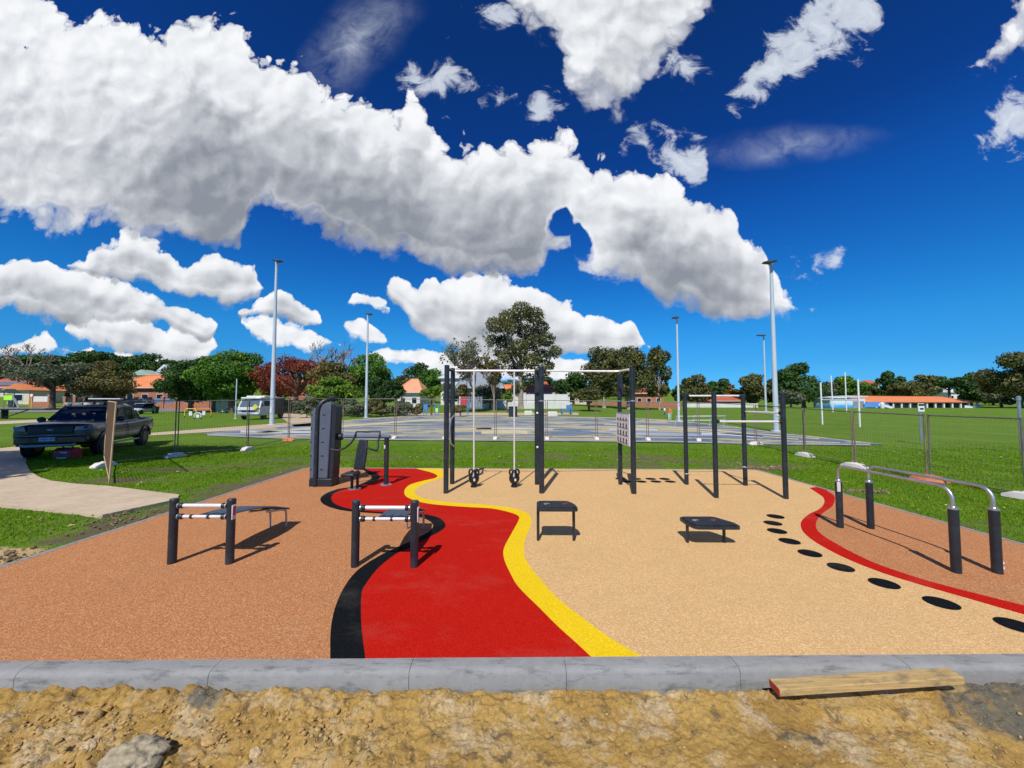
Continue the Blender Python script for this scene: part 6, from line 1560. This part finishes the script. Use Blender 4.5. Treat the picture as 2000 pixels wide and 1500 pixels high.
# centre
T(820, 105, 709, 45, 750, 'small dark tree on the skyline left of the tall rig', 'lf_dark', 60)
T(848, 100, 722, 60, 765, 'green tree on the skyline just left of the tall rig posts', 'lf_green', 61)
T(790, 110, 722, 50, 765, 'brown tree on the skyline above the peach roof', 'lf_brown', 62)
T(843, 48, 750, 48, 780, 'small fresh green tree with a forked trunk left of the rig', 'lf_bright', 63, nl=9, dens=0.9)
bare_tree(925, 62, 640, 120, 'tall pale bare tree seen behind the two weight rods', 64, 7, leaf=('lf_olive', 2600), twigr=0.75, mat='twig')
bare_tree(965, 66, 690, 80, 'smaller pale bare tree right of the tallest bare one', 65, 6, leaf=('lf_brown', 1500), twigr=0.9)
T(1018, 74, 598, 140, 750, 'tall gum tree with airy olive crown in the middle of the skyline', 'lf_gum', 66, shape='gum', bark='bark_pale', dens=0.85, core=False, leafk=0.78, name='gum_tree',
  lobes_px=[(1018, 614, 20), (992, 622, 19), (1043, 620, 18), (968, 636, 18), (1000, 640, 20), (1028, 644, 19), (1056, 640, 17), (962, 662, 14), (985, 664, 18), (1040, 668, 20), (1068, 664, 16), (1082, 690, 13), (1060, 694, 18), (1012, 682, 18), (988, 698, 15), (1034, 708, 18), (1006, 722, 16), (1062, 724, 14), (1032, 742, 15), (1010, 758, 12), (1076, 712, 10), (972, 686, 9)])
T(880, 70, 742, 46, 790, 'grey brown shrubby tree below the tall bare tree', 'lf_olive', 164, nl=10, dens=0.8, leafk=0.8)
T(958, 71, 735, 60, 792, 'tangled olive tree in front of the grey roof', 'lf_olive', 165, nl=12, dens=0.8, leafk=0.8)
T(905, 72, 752, 44, 792, 'brown thicket in front of the grey walled house', 'lf_brown', 166, nl=10, dens=0.8, leafk=0.8)
T(1065, 90, 735, 46, 770, 'dark green tree behind the red roofed house', 'lf_dark', 167, nl=10)
T(1120, 88, 728, 70, 790, 'dark tree right of the middle rig posts', 'lf_dark', 68, dens=1.2)
T(1150, 66, 757, 66, 790, 'low dome shaped olive tree behind the middle fence panels', 'lf_gum', 69, shape='dome', nl=14, dens=1.3)
T(990, 60, 763, 28, 785, 'tiny round green tree behind the right weight rod', 'lf_bright', 70, nl=6, dens=0.9)
T(1180, 80, 678, 90, 785, 'large gum tree behind the notice board, left crown', 'lf_gum', 71, shape='gum', bark='bark_pale', nl=20, dens=1.0, name='gum_tree')
T(1228, 78, 680, 100, 785, 'large gum tree behind the notice board, right crown', 'lf_gum', 72, shape='gum', bark='bark_pale', nl=22, dens=1.0, name='gum_tree')
T(1288, 82, 680, 56, 790, 'narrow ragged gum tree left of the slim light pole', 'lf_gum', 73, shape='gum', bark='bark_pale', nl=16, dens=0.7, core=False, name='gum_tree')
# right skyline
for k, (px, Y_, top, w_, low, mt, lb) in enumerate((
    (1362, 128, 734, 62, 785, 'lf_gum', 'rounded olive tree between the two posts at the left of the pull-up frame'),
    (1410, 140, 741, 50, 785, 'lf_dark', 'low dark tree seen through the middle of the pull-up frame'),
    (1428, 132, 752, 40, 785, 'lf_orange', 'yellow orange tinted tree among the dark ones behind the pull-up frame'),
    (1470, 126, 733, 62, 790, 'lf_gum', 'olive tree behind the right half of the pull-up frame'),
    (1515, 124, 742, 46, 790, 'lf_gum', 'olive tree just left of the big dark fig'),
    (1570, 112, 711, 96, 795, 'lf_dark', 'very dark dense fig tree right of the thick light pole'),
    (1545, 108, 757, 50, 797, 'lf_olive', 'low grey green bush at the foot of the dark fig tree'),
    (1625, 142, 740, 40, 785, 'lf_olive', 'small olive tree behind the left goal upright'),
    (1658, 140, 735, 66, 778, 'lf_green', 'green tree behind the goal posts'),
    (1705, 150, 745, 36, 780, 'lf_gum', 'small olive tree above the left end of the long roof'),
    (1742, 138, 727, 44, 778, 'lf_dark', 'darkest tall tree above the orange roofed clubhouse'),
    (1765, 134, 747, 70, 778, 'lf_gum', 'wide olive tree behind the middle of the clubhouse roof'),
    (1805, 140, 733, 48, 778, 'lf_gum', 'flat topped tree behind the right part of the clubhouse roof'),
    (1855, 150, 733, 60, 760, 'lf_dark', 'spreading tree on the hill above the terracotta hillside roof'),
    (1897, 130, 730, 56, 788, 'lf_dark', 'dark round tree at the right end of the clubhouse'),
    (1940, 135, 748, 50, 790, 'lf_gum', 'thin olive tree between the dark round tree and the right edge'),
    (1955, 118, 742, 60, 792, 'lf_olive', 'pale olive tree in front of the houses near the right edge'),
    (1992, 104, 692, 110, 795, 'lf_gum', 'large dark gum tree cut by the right edge of the photo'),
    (2050, 110, 690, 110, 795, 'lf_dark', 'tall dark tree beyond the right edge'),
    (1335, 150, 750, 40, 785, 'lf_dark', 'low dark tree just right of the slim light pole'))):
    T(px, Y_, top, w_, low, lb, mt, 200 + k, dens=1.15, nl=14)
# distant belt of trees on the hill, one mass
bv, bf = [], []; off = 0
for k in range(150):
    px = random.uniform(-150, 2150); Y_ = random.uniform(165, 240)
    if 1270 < px < 1340: continue
    x = XatY(px, Y_); z = gzf(x, Y_); W_ = random.uniform(9, 20); H_ = random.uniform(5, 9) * (1.0 if px < 1300 else 0.85)
    top = zat(random.uniform(738, 752), Y_, px); H_ = max(3, min(H_, top - z)) if top > z + 3 else 3
    V, F = leaves([(x + l[0], Y_ + l[1], z + l[2], l[3], l[4], l[5]) for l in crown_lobes(W_, 0.5, H_, W_, 400 + k, 7)], 520, 0.62, 900 + k)
    bv.append(V); bf.append(F + off); off += len(V)
belt = npobj('distant_trees', np.concatenate(bv), np.concatenate(bf), M['lf_gum']); tag(belt, 'far belt of olive green treetops along the low hill on the horizon', 'woodland', kind='stuff')

# ================================================================== HOUSES
def house(px0, px1, Y, py_eave, py_ridge, label, roof='tile_orange', wall='brick', D=9.0, gable=False, py_base=None, windows=3, name='house', eave=0.6, over=None, ridge=0.45, chimney=False, veranda=False, solar=0, group='houses around the park', wz=None, cat='house'):
    x0, x1 = XatY(px0, Y), XatY(px1, Y); cx = (x0 + x1) / 2; W_ = (x1 - x0) - 2 * eave; W_ = max(3, W_)
    z = gzf(cx, Y) - 0.3 if py_base is None else zat(py_base, Y, (px0 + px1) / 2)
    ze = zat(py_eave, Y, (px0 + px1) / 2) - z; zr = zat(py_ridge, Y + D * (0.5 if not gable else 0.0), (px0 + px1) / 2) - z
    if ze < 1.5: ze = 1.5
    t_ = thing(name, label, cat, (cx, Y, z), 0, group)
    wl = obj('wall', MB().box((0, D / 2, ze / 2), (W_, D, ze)), M[wall], t_)
    e = eave; hx, y0, y1 = W_ / 2 + e, -e, D + e; rl = (hx * 2) * ridge / 2 if not gable else 0
    rm = MB(); th = 0.16
    if not gable:
        vs = [(-hx, y0, ze), (hx, y0, ze), (hx, y1, ze), (-hx, y1, ze), (-rl, D / 2, zr), (rl, D / 2, zr)]
        rm.add(vs + [(v[0], v[1], v[2] - th) for v in vs[:4]], [(0, 1, 5, 4), (1, 2, 5), (2, 3, 4, 5), (3, 0, 4), (0, 6, 7, 1), (1, 7, 8, 2), (2, 8, 9, 3), (3, 9, 6, 0), (6, 9, 8, 7)])
    else:
        vs = [(-hx, y0, ze), (hx, y0, ze), (0, y0, zr), (-hx, y1, ze), (hx, y1, ze), (0, y1, zr)]
        rm.add(vs, [(0, 1, 2), (3, 5, 4), (0, 2, 5, 3), (1, 4, 5, 2), (0, 3, 4, 1)])
    rf = obj('roof', rm, M[roof], t_, smooth=0)
    if not gable:
        obj('ridge_cap', MB().tube([(-rl, D / 2, zr + 0.04), (rl, D / 2, zr + 0.04)], 0.12, 6), M[roof], rf)
        for s in (-1, 1): obj('hip_cap', MB().tube([(s * rl, D / 2, zr + 0.04), (s * hx, y0, ze + 0.04)], 0.10, 6), M[roof], rf)
        obj('gutter', MB().box((0, y0 - 0.04, ze - 0.08), (2 * hx, 0.12, 0.14)), M['roof_white'], rf)
    if chimney: obj('chimney', MB().box((W_ * 0.2, D * 0.4, zr), (0.8, 0.6, 1.2)), M['brick'], rf, bevel=0.03)
    for k in range(windows):
        wx = -W_ / 2 + W_ * (k + 0.5) / windows; wh = min(1.3, ze * 0.5)
        f_ = obj('window', MB().box((wx, -0.03, ze * 0.52), (W_ / windows * 0.45, 0.08, wh)), M['white'], t_, bevel=0.01)
        obj('pane', MB().box((wx, -0.065, ze * 0.52), (W_ / windows * 0.45 - 0.16, 0.04, wh - 0.16)), M['glass'], f_)
    for k in range(solar):
        s_ = (k + 0.5) / solar; yy_ = y0 + (D / 2 - y0) * 0.30; zz_ = ze + (zr - ze) * 0.30
        sl = math.atan2(zr - ze, D / 2 - y0)
        obj('solar_panel', MB().box((-rl * 0.9 + rl * 1.8 * s_, yy_ - 0.05, zz_ + 0.12), (rl * 1.8 / solar * 0.9, 2.0, 0.06), Euler((sl, 0, 0)).to_matrix()), M['solar'], rf)
    return t_
house(-60, 75, 86, 757, 735, 'long red roofed house with a row of solar panels at the far left', 'tile_red', 'render', solar=7, windows=4)
house(8, 62, 76, 762, 749, 'small orange gabled garage beside the lime play tower', 'tile_orange', 'render', gable=True, windows=1, D=6)
house(88, 150, 84, 760, 745, 'cream house with orange roof behind the grey olive tree', 'tile_orange', 'render', windows=2)
house(205, 332, 80, 757, 733, 'house with big bright orange hipped roof left of the fig trees', 'tile_orange', 'brick', windows=4, ridge=0.35, chimney=False)
house(252, 300, 112, 733, 722, 'pale green roofed house above the bright orange roof', 'roof_green', 'render_white', gable=True, windows=1)
house(304, 336, 116, 727, 712, 'white gable house above the right end of the orange roof', 'roof_white', 'render_white', gable=True, windows=1)
house(128, 150, 118, 730, 722, 'white roofed house half hidden in the trees at the left', 'roof_white', 'render_white', windows=1)
house(560, 640, 78, 752, 738, 'orange roofed house behind the red autumn tree', 'tile_orange', 'brick', windows=3)
house(770, 826, 78, 766, 741, 'peach roofed house in the gap right of the green trees', 'tile_peach', 'render_white', windows=2, ridge=0.25)
house(856, 912, 92, 738, 728, 'white flat roofed house behind the left rig posts', 'roof_white', 'render_white', windows=2)
house(888, 985, 80, 757, 722, 'grey metal roofed house behind the bare trees', 'roof_grey', 'brick_grey', windows=3, ridge=0.5)
house(975, 1010, 84, 768, 752, 'small orange roofed house between the bare tree and the gum tree', 'tile_orange', 'render_white', windows=1)
house(1022, 1088, 82, 768, 746, 'red roofed white walled house right of the gum tree trunk', 'tile_red', 'render_white', windows=3)
house(1100, 1150, 96, 770, 757, 'orange roofed house behind the low dome shaped tree', 'tile_orange', 'render', windows=2)
house(1235, 1300, 100, 768, 755, 'brick house low between the gum trees', 'tile_red', 'brick', windows=3)
house(1385, 1450, 124, 783, 772, 'low terracotta brick house behind the pull-up frame', 'tile_red', 'brick', windows=3, group='houses around the park')
for k, (a, b, Y_, e_, r_, rf_, lb) in enumerate(((1616, 1648, 190, 756, 748, 'roof_grey', 'pale hillside house behind the left goal upright'), (1695, 1722, 200, 750, 743, 'tile_red', 'red roofed hillside house right of the goal posts'),
    (1818, 1852, 180, 753, 746, 'tile_orange', 'orange roofed hillside house above the clubhouse'), (1925, 1948, 165, 768, 759, 'tile_red', 'red gabled house near the right edge'),
    (1852, 1880, 172, 766, 758, 'roof_white', 'white roofed house right of the orange hillside roof'), (1905, 1930, 210, 746, 740, 'tile_orange', 'small orange roof high on the hill at the right'), (1640, 1665, 215, 749, 743, 'roof_white', 'white roofed house high on the hill behind the goals'), (1955, 1990, 160, 778, 768, 'roof_grey', 'grey roofed house at the right edge'))):
    house(a, b, Y_, e_, r_, lb, rf_, 'render_white', windows=2, name='house', D=8)

# clubhouse with a colonnade
def clubhouse():
    Y = 112; x0, x1 = XatY(1688, Y), XatY(1914, Y); cx = (x0 + x1) / 2; W_ = x1 - x0; z = gzf(cx, Y)
    ze = zat(785, Y, 1800) - z; zr = zat(775.5, Y + 5, 1800) - z
    t_ = thing('clubhouse', 'long low clubhouse with orange tiled roof and white columns across the field', 'building', (cx, Y, z))
    obj('wall', MB().box((0, 6.5, ze / 2), (W_ * 0.92, 9, ze)), M['brick_grey'], t_)
    hx = W_ / 2
    vs = [(-hx, -0.6, ze), (hx, -0.6, ze), (hx, 11.6, ze), (-hx, 11.6, ze), (-hx + 3, 5.5, zr + 0.25), (hx - 4.5, 5.5, zr)]
    rf = obj('roof', MB().add(vs + [(v[0], v[1], v[2] - 0.2) for v in vs[:4]], [(0, 1, 5, 4), (1, 2, 5), (2, 3, 4, 5), (3, 0, 4), (0, 6, 7, 1), (1, 7, 8, 2), (2, 8, 9, 3), (3, 9, 6, 0), (6, 9, 8, 7)]), M['tile_orange'], t_, smooth=0)
    obj('ridge_cap', MB().tube([(-hx + 3, 5.5, zr + 0.3), (hx - 4.5, 5.5, zr + 0.05)], 0.13, 6), M['tile_orange'], rf)
    obj('fascia', MB().box((0, -0.65, ze - 0.1), (W_, 0.1, 0.2)), M['tile_red'], rf)
    n = 13
    for k in range(n):
        x = -hx + 3.2 + (W_ - 4.2) * k / (n - 1); obj('column', MB().box((x, -0.2, (ze - 0.2) / 2), (0.36, 0.36, ze - 0.2)), M['white'], t_, bevel=0.02)
    for k in range(12):
        x = -hx + 4.6 + (W_ - 7) * k / 11
        if k in (1, 2, 7, 9): obj('door', MB().box((x, 1.97, ze * 0.42), (1.1, 0.08, ze * 0.8)), M['dark'], t_)
        else:
            f_ = obj('window', MB().box((x, 1.97, ze * 0.58), (1.4, 0.07, ze * 0.36)), M['white'], t_)
            obj('pane', MB().box((x, 1.925, ze * 0.58), (1.22, 0.03, ze * 0.30)), M['glass'], f_)
    obj('low_wall', MB().box((W_ * 0.42, -0.3, 0.35), (4.4, 0.2, 0.7)), M['white'], t_)
    Y2 = 106; xa, xb = XatY(1622, Y2), XatY(1690, Y2); z2 = gzf(xa, Y2); c2 = (xa + xb) / 2
    s_ = thing('mural_shed', 'long shed with blue and white mural wall and pale flat roof', 'building', (c2, Y2, z2))
    h = zat(778, Y2, 1650) - z2
    obj('wall', MB().box((0, 3, h / 2), (xb - xa, 6, h)), M['mural'], s_)
    obj('roof', MB().loft([[(-(xb - xa) / 2 - 0.3, y, h + q), (-(xb - xa) / 2 - 0.3, y, h + q + 0.18), ((xb - xa) / 2 + 0.4, y, h + q + 0.65), ((xb - xa) / 2 + 0.4, y, h + q + 0.45)] for y, q in ((-0.4, 0.0), (6.4, 0.25))]), M['roof_white'], s_, smooth=0)
    obj('roller_door', MB().box(((xb - xa) * 0.30, -0.03, h * 0.36), (3.0, 0.06, h * 0.72)), M['roof_grey'], s_)
    # things parked beside it
    v = thing('covered_boat', 'blue and white covered trailer load beside the clubhouse', 'trailer', (XatY(1712, 103), 103, gzf(XatY(1712, 103), 103)))
    obj('cover', MB().loft([[(-3.4 + k * 1.1, -0.9 * w_, 0.3), (-3.4 + k * 1.1, -0.5 * w_, 0.9 + 0.8 * w_), (-3.4 + k * 1.1, 0.5 * w_, 0.9 + 0.8 * w_), (-3.4 + k * 1.1, 0.9 * w_, 0.3)] for k, w_ in enumerate((0.3, 0.8, 1.0, 1.0, 0.8, 0.6, 0.25))]), M['blue'], v, smooth=50)
    obj('hull', MB().box((1.6, -0.3, 0.55), (3.6, 1.3, 0.7), Euler((0, R(14), 0)).to_matrix()), M['white'], v, bevel=0.15)
    wheel(v, 0.9, 0.2, 0.3, 0.2)
    w_ = thing('water_tank', 'small white upright tank near the left columns of the clubhouse', 'tank', (XatY(1722.5, 102), 102, gzf(XatY(1722.5, 102), 102)))
    obj('tank_body', MB().lathe([(0.45, 0), (0.5, 0.1), (0.5, 1.35), (0.35, 1.55), (0.12, 1.62)], (0, 0, 0), 16), M['white'], w_)
clubhouse()

# brick boundary walls with piers
def pier_wall(px0, px1, Y0, Y1, top, cap, n, label, infill='infill', wallm='brick', base=None, pier=True, name='boundary_wall'):
    a = Vector((XatY(px0, Y0), Y0, 0)); b = Vector((XatY(px1, Y1), Y1, 0)); za = min(gzf(a.x, a.y), gzf(b.x, b.y)) - 0.3
    t_ = thing(name, label, 'wall', (a.x, a.y, za), 0, 'walls along the houses'); d = b - a
    h = zat(top, Y0, px0) - za; L_ = d.length; ang = math.atan2(d.y, d.x); rm = Euler((0, 0, ang)).to_matrix(); lowh = 0.3 + h * 0.42 if infill else h
    obj('wall', MB().box(tuple(d / 2 + Vector((0, 0, lowh / 2))), (L_, 0.24, lowh), rm), M[wallm], t_)
    if infill: obj('slat_infill', MB().box(tuple(d / 2 + Vector((0, 0, (lowh + h - 0.1) / 2))), (L_, 0.06, h - 0.1 - lowh), rm), M[infill], t_)
    if pier:
        for k in range(n + 1):
            p = d * k / n; pr = obj('pier', MB().box((p.x, p.y, (h + 0.12) / 2), (0.5, 0.5, h + 0.12), rm), M[wallm], t_)
            obj('pier_cap', MB().box((p.x, p.y, h + 0.16), (0.6, 0.6, 0.08), rm), M['render'], pr)
    return t_
pier_wall(188, 345, 73, 73, 777, 0, 6, 'brick pier wall with blue grey infill below the orange hipped roof')
pier_wall(62, 98, 72, 72, 773, 0, 1, 'low brick wall with white panel left of the grey olive trunk', infill='render_white')
pier_wall(128, 186, 73, 73, 777, 0, 3, 'cream and brick pier wall between the two left trees', infill='dark', wallm='brick')
pier_wall(345, 440, 68, 68, 784, 0, 3, 'brick wall in the shade of the dark fig trees', infill=None)
pier_wall(505, 600, 66, 66, 780, 0, 4, 'brick pier wall between the white truck and the shrubs', infill='dark')
pier_wall(940, 1110, 74, 74, 769, 0, 6, 'long white rendered wall behind the tall rig', infill='render_white', wallm='render_white')
pier_wall(1085, 1330, 96, 102, 785, 0, 8, 'long low brick wall behind the dome shaped tree', infill=None, wallm='brick', pier=False)
pier_wall(1335, 1480, 118, 118, 788, 0, 6, 'low white wall across the field behind the pull-up frame', infill=None, wallm='render_white', pier=False)
pw = thing('panel_wall', 'pale roadside panel seen between the fig trees and the white truck', 'wall', (XatY(430, 62), 62, gzf(XatY(430, 62), 62)), 0, 'walls along the houses')
obj('wall', MB().box((0, 0, 1.25), (2.9, 0.2, 2.5)), M['render'], pw, bevel=0.02); obj('pier', MB().box((1.65, 0, 1.35), (0.4, 0.4, 2.7)), M['brick'], pw)

# ================================================================== PARK BITS
def at_thing(name, label, cat, px, Y, rz=0, group=None):
    x = XatY(px, Y); return thing(name, label, cat, (x, Y, gzf(x, Y)), rz, group)
# dark table at the left edge
b = G(10, 818); t_ = thing('shelter_table', 'long dark slab table with an angled brace at the left edge', 'table', (b.x, b.y, 0))
wpm = b.y / FPX; zt = zat(800, b.y, 10)
obj('table_top', MB().box((0.5, 0.2, zt + 0.05), (8.0, 1.2, 0.16)), M['plastic_dark'], t_, bevel=0.03)
obj('edge_strip', MB().box((0.5, -0.42, zt + 0.10), (8.0, 0.03, 0.05)), M['silver'], t_)
obj('leg', MB().box((-0.35, 0.2, zt / 2), (0.16, 0.5, zt)), M['plastic_dark'], t_, bevel=0.02)
obj('brace', MB().tube([(-0.3, 0.0, 0.05), (2.4, 0.0, zt)], 0.05, 8), M['plastic_dark'], t_)
# bins
def bin_(px, py, label, mat='bin_green', h=1.05, w_=0.55):
    g_ = GT(px, py); t_ = thing('wheelie_bin', label, 'bin', g_, 0, 'bins by the road')
    obj('bin_body', MB().loft([[(-w_ * k_, -w_ * k_, z), (w_ * k_, -w_ * k_, z), (w_ * k_, w_ * k_, z), (-w_ * k_, w_ * k_, z)] for z, k_ in ((0.05, 0.42), (h * 0.9, 0.55))]), M[mat], t_, bevel=0.03)
    obj('lid', MB().box((0, 0, h * 0.95), (w_ * 1.25, w_ * 1.3, 0.09)), M[mat], t_, bevel=0.03); return t_
bin_(303, 808, 'dark green bin on the verge right of the white car', w_=0.6); bin_(24, 796, 'dark green bin in front of the lime play tower', h=1.5, w_=0.8)
pb = at_thing('park_bin', 'dark square bin on the gravel strip beyond the court', 'bin', 1002, 44)
obj('bin_body', MB().box((0, 0, 0.55), (1.0, 0.8, 1.1)), M['plastic_dark'], pb, bevel=0.04); obj('lid', MB().box((0, 0, 1.15), (1.1, 0.9, 0.1)), M['plastic_dark'], pb, bevel=0.02)
# lime play tower
lt = at_thing('play_tower', 'small play tower with lime panel and grey slide at the far left', 'play tower', 17, 66)
obj('panel', MB().box((0, -0.1, 2.15), (1.5, 0.1, 1.0)), M['hivis'], lt, bevel=0.03); obj('roof', MB().loft([[(-1.3, y, 2.9), (0, y, 3.6), (1.3, y, 2.9)] for y in (-0.5, 0.8)]), M['bin_green'], lt)
for x in (-0.9, 0.9): obj('post', MB().tube([(x, 0, 0), (x, 0, 2.9)], 0.07, 8), M['silver'], lt)
obj('slide', MB().tube([(1.0, 0, 1.9), (2.3, -0.3, 0.2)], 0.16, 8), M['silver'], lt)
# orange and yellow hurdle barriers
def hurdle(px, py, label, mat, w_=1.6, h=0.95, rz=0):
    g_ = GT(px, py); t_ = thing('barrier', label, 'barrier', g_, rz, 'low bent tube barriers on the grass')
    obj('hoop', MB().tube([(-w_ / 2, 0, 0), (-w_ / 2, 0, h * 0.75), (-w_ / 2 + 0.15, 0, h), (w_ / 2 - 0.15, 0, h), (w_ / 2, 0, h * 0.75), (w_ / 2, 0, 0)], 0.05, 8), M[mat], t_)
    for s in (-1, 1): obj('tip', MB().tube([(s * w_ / 2, 0, 0), (s * w_ / 2, 0, 0.14)], 0.058, 8), M['plastic_dark'], t_)
    obj('plate', MB().box((0, 0, h * 0.45), (0.35, 0.05, h * 0.5)), M['white'], t_, bevel=0.01)
hurdle(372, 815, 'yellow bent tube barrier at the left of the pair on the grass', 'yellow', 1.3); hurdle(398, 814, 'yellow and orange bent tube barrier nearest the white truck', 'orange', 1.7)
hurdle(386, 818, 'low white and orange frame between the two barriers', 'white', 0.7, 0.6)
ys_ = at_thing('street_sign', 'yellow post with round red and white sign by the left road', 'sign', 62, 62)
obj('pole', MB().tube([(0, 0, 0), (0, 0, 2.6)], 0.06, 8), M['yellow'], ys_); obj('disc', MB().lathe([(0.34, -0.02), (0.34, 0.02)], (0, -0.05, 2.7), 18, axis='y'), M['decal_red'], ys_); obj('disc_centre', MB().lathe([(0.24, -0.02), (0.24, 0.02)], (0, -0.075, 2.7), 18, axis='y'), M['white'], ys_)
# playground beyond the court
pl = at_thing('climbing_structure', 'blue climbing frame posts behind the hedge end', 'play frame', 842, 46)
for x in (-0.9, -0.55, 0.5, 0.85): obj('post', MB().tube([(x, 0, 0), (x, 0.2, 1.55)], 0.06, 8), M['blue'], pl)
obj('panel', MB().box((-0.7, 0.1, 1.1), (0.5, 0.08, 0.6)), M['blue'], pl, bevel=0.02); obj('panel', MB().box((0.68, 0.1, 0.7), (0.4, 0.08, 0.5)), M['hivis'], pl, bevel=0.02)
pp_ = at_thing('activity_board', 'red and pale blue play panel on blue posts left of the first rod', 'play panel', 906, 47)
obj('panel', MB().box((0, 0, 1.85), (0.85, 0.1, 1.0)), M['decal_red'], pp_, bevel=0.02); obj('panel_frame', MB().box((-0.5, 0, 1.85), (0.14, 0.12, 1.1)), M['decal'], pp_, bevel=0.02)
for x in (-0.5, 0.5): obj('post', MB().tube([(x, 0.05, 0), (x, 0.05, 2.4)], 0.06, 8), M['blue'], pp_)
fr = at_thing('slat_fence', 'blue grey slatted fence behind the first hanging weight rod', 'fence', 922, 62)
for k in range(7): obj('slat', MB().box((-1.5 + k * 0.5, 0, 1.6), (0.34, 0.06, 2.0)), M['infill'], fr)
obj('rail', MB().box((0, 0.05, 2.4), (3.5, 0.06, 0.12)), M['infill'], fr); obj('rail', MB().box((0, 0.05, 0.8), (3.5, 0.06, 0.12)), M['infill'], fr)
bs = at_thing('picnic_setting', 'small blue picnic setting on the grass right of the rig middle', 'picnic table', 1106, 52)
obj('table_top', MB().box((0, 0, 0.78), (1.7, 0.75, 0.07)), M['blue'], bs, bevel=0.02)
for y in (-0.7, 0.7): obj('bench_seat', MB().box((0, y, 0.45), (1.7, 0.28, 0.06)), M['blue'], bs, bevel=0.02)
for x in (-0.6, 0.6): obj('leg', MB().box((x, 0, 0.38), (0.10, 1.5, 0.70)), M['blue'], bs, bevel=0.02)
obj('backrest', MB().box((0.5, 0.9, 1.05), (0.8, 0.06, 0.5)), M['blue'], bs, bevel=0.02)
for px, py, lb in ((1032, 811, 'small white block seat on the far edge of the court'), (1079, 813, 'larger white block seat right of the middle rig posts')):
    g_ = GT(px, py); t_ = thing('block_seat', lb, 'block seat', g_, 0, 'white block seats'); w_ = 1.05 if px < 1050 else 1.25
    obj('seat_block', MB().box((0, 0.3, 0.22), (w_, 0.6, 0.44)), M['foot_white'], t_, bevel=0.03); obj('seat_cap', MB().box((0, 0.3, 0.50), (w_ * 0.9, 0.5, 0.12)), M['white'], t_, bevel=0.02)
# pale tube bench frames near the slim pole
for px, py, w_, lb in ((1357, 833, 2.4, 'pale tube seating frame behind the left post of the pull-up frame'), (1388, 832, 2.2, 'pale tube seating frame behind the middle post of the pull-up frame')):
    g_ = GT(px, py); t_ = thing('seating_frame', lb, 'bench', g_, 0, 'pale tube seating frames by the field')
    for x in (-w_ / 2, w_ / 2): obj('leg', MB().tube([(x - 0.18, 0, 0), (x, 0.1, 0.75), (x + 0.18, 0.2, 0)], 0.022, 6), M['steel'], t_)
    for z, y in ((0.72, 0.1), (0.42, 0.3)): obj('seat_slat', MB().box((0, y, z), (w_, 0.2, 0.035)), M['bar_white'], t_)

# people walking far out on the field
def person(px, py, top, label, shirt, legs, hair, face=0.3, arm=0.2, stride=0.22):
    g_ = GT(px, py); H_ = zat(top, g_.y, px) - g_.z; t_ = thing('person', label, 'person', g_, face, 'people walking on the field'); k = H_ / 1.72
    b = MB()
    for s in (-1, 1):
        b.tube([(s * 0.09, 0, 0.90), (s * 0.10, s * stride * 0.4, 0.48), (s * 0.10, s * stride, 0.09)], [0.085, 0.058, 0.04], 10)
        b.tube([(s * 0.10, s * stride + 0.05, 0.05), (s * 0.10, s * stride - 0.16, 0.035)], [0.042, 0.034], 8)
        b.tube([(s * 0.19, 0, 1.40), (s * 0.235, -s * arm * 0.5, 1.13), (s * 0.235, -s * arm - 0.05, 0.88)], [0.050, 0.040, 0.028], 8)
        b.tube([(s * 0.235, -s * arm - 0.05, 0.89), (s * 0.235, -s * arm - 0.08, 0.80)], [0.030, 0.020], 6)
    b.loft([[(math.cos(a * PI / 6) * rx, math.sin(a * PI / 6) * ry, z) for a in range(12)] for z, rx, ry in ((0.84, 0.15, 0.11), (0.95, 0.16, 0.12), (1.12, 0.13, 0.10), (1.32, 0.18, 0.12), (1.44, 0.17, 0.10), (1.49, 0.06, 0.06), (1.55, 0.052, 0.055))])
    b.ball((0, -0.01, 1.625), 0.10, 10, (0.85, 0.95, 1.15)); b.ball((0, -0.11, 1.61), 0.018, 6)
    bo = obj('body', b, M['skin'], t_, smooth=60); rmod = bo.modifiers.new('remesh', 'REMESH'); rmod.mode = 'VOXEL'; rmod.voxel_size = 0.02; rmod.use_smooth_shade = True
    c_ = MB().loft([[(math.cos(a * PI / 6) * rx, math.sin(a * PI / 6) * ry, z) for a in range(12)] for z, rx, ry in ((0.90, 0.185, 0.14), (1.12, 0.155, 0.125), (1.32, 0.20, 0.14), (1.44, 0.185, 0.12), (1.49, 0.08, 0.075))])
    for s in (-1, 1): c_.tube([(s * 0.17, 0, 1.42), (s * 0.24, -s * arm * 0.4, 1.17)], [0.07, 0.062], 8)
    obj('shirt', c_, M[shirt], t_, smooth=60)
    for s in (-1, 1): obj('trouser_leg', MB().tube([(s * 0.085, 0, 0.96), (s * 0.10, s * stride * 0.4, 0.48), (s * 0.10, s * stride, 0.12)], [0.11, 0.078, 0.06], 10), M[legs], t_, smooth=60)
    obj('hair', MB().ball((0, 0.02, 1.66), 0.112, 10, (0.88, 0.95, 1.05)), M[hair], t_, smooth=60)
    t_.scale = (k, k, k)
person(1298.5, 812, 795, 'person in white top and dark blue shorts walking left of the slim light pole', 'cloth_white', 'cloth_blue', 'hair', 0.6)
person(1308.5, 822, 795, 'person in orange red top and mint trousers beside the one in white', 'cloth_red', 'cloth_mint', 'hair', -0.4)
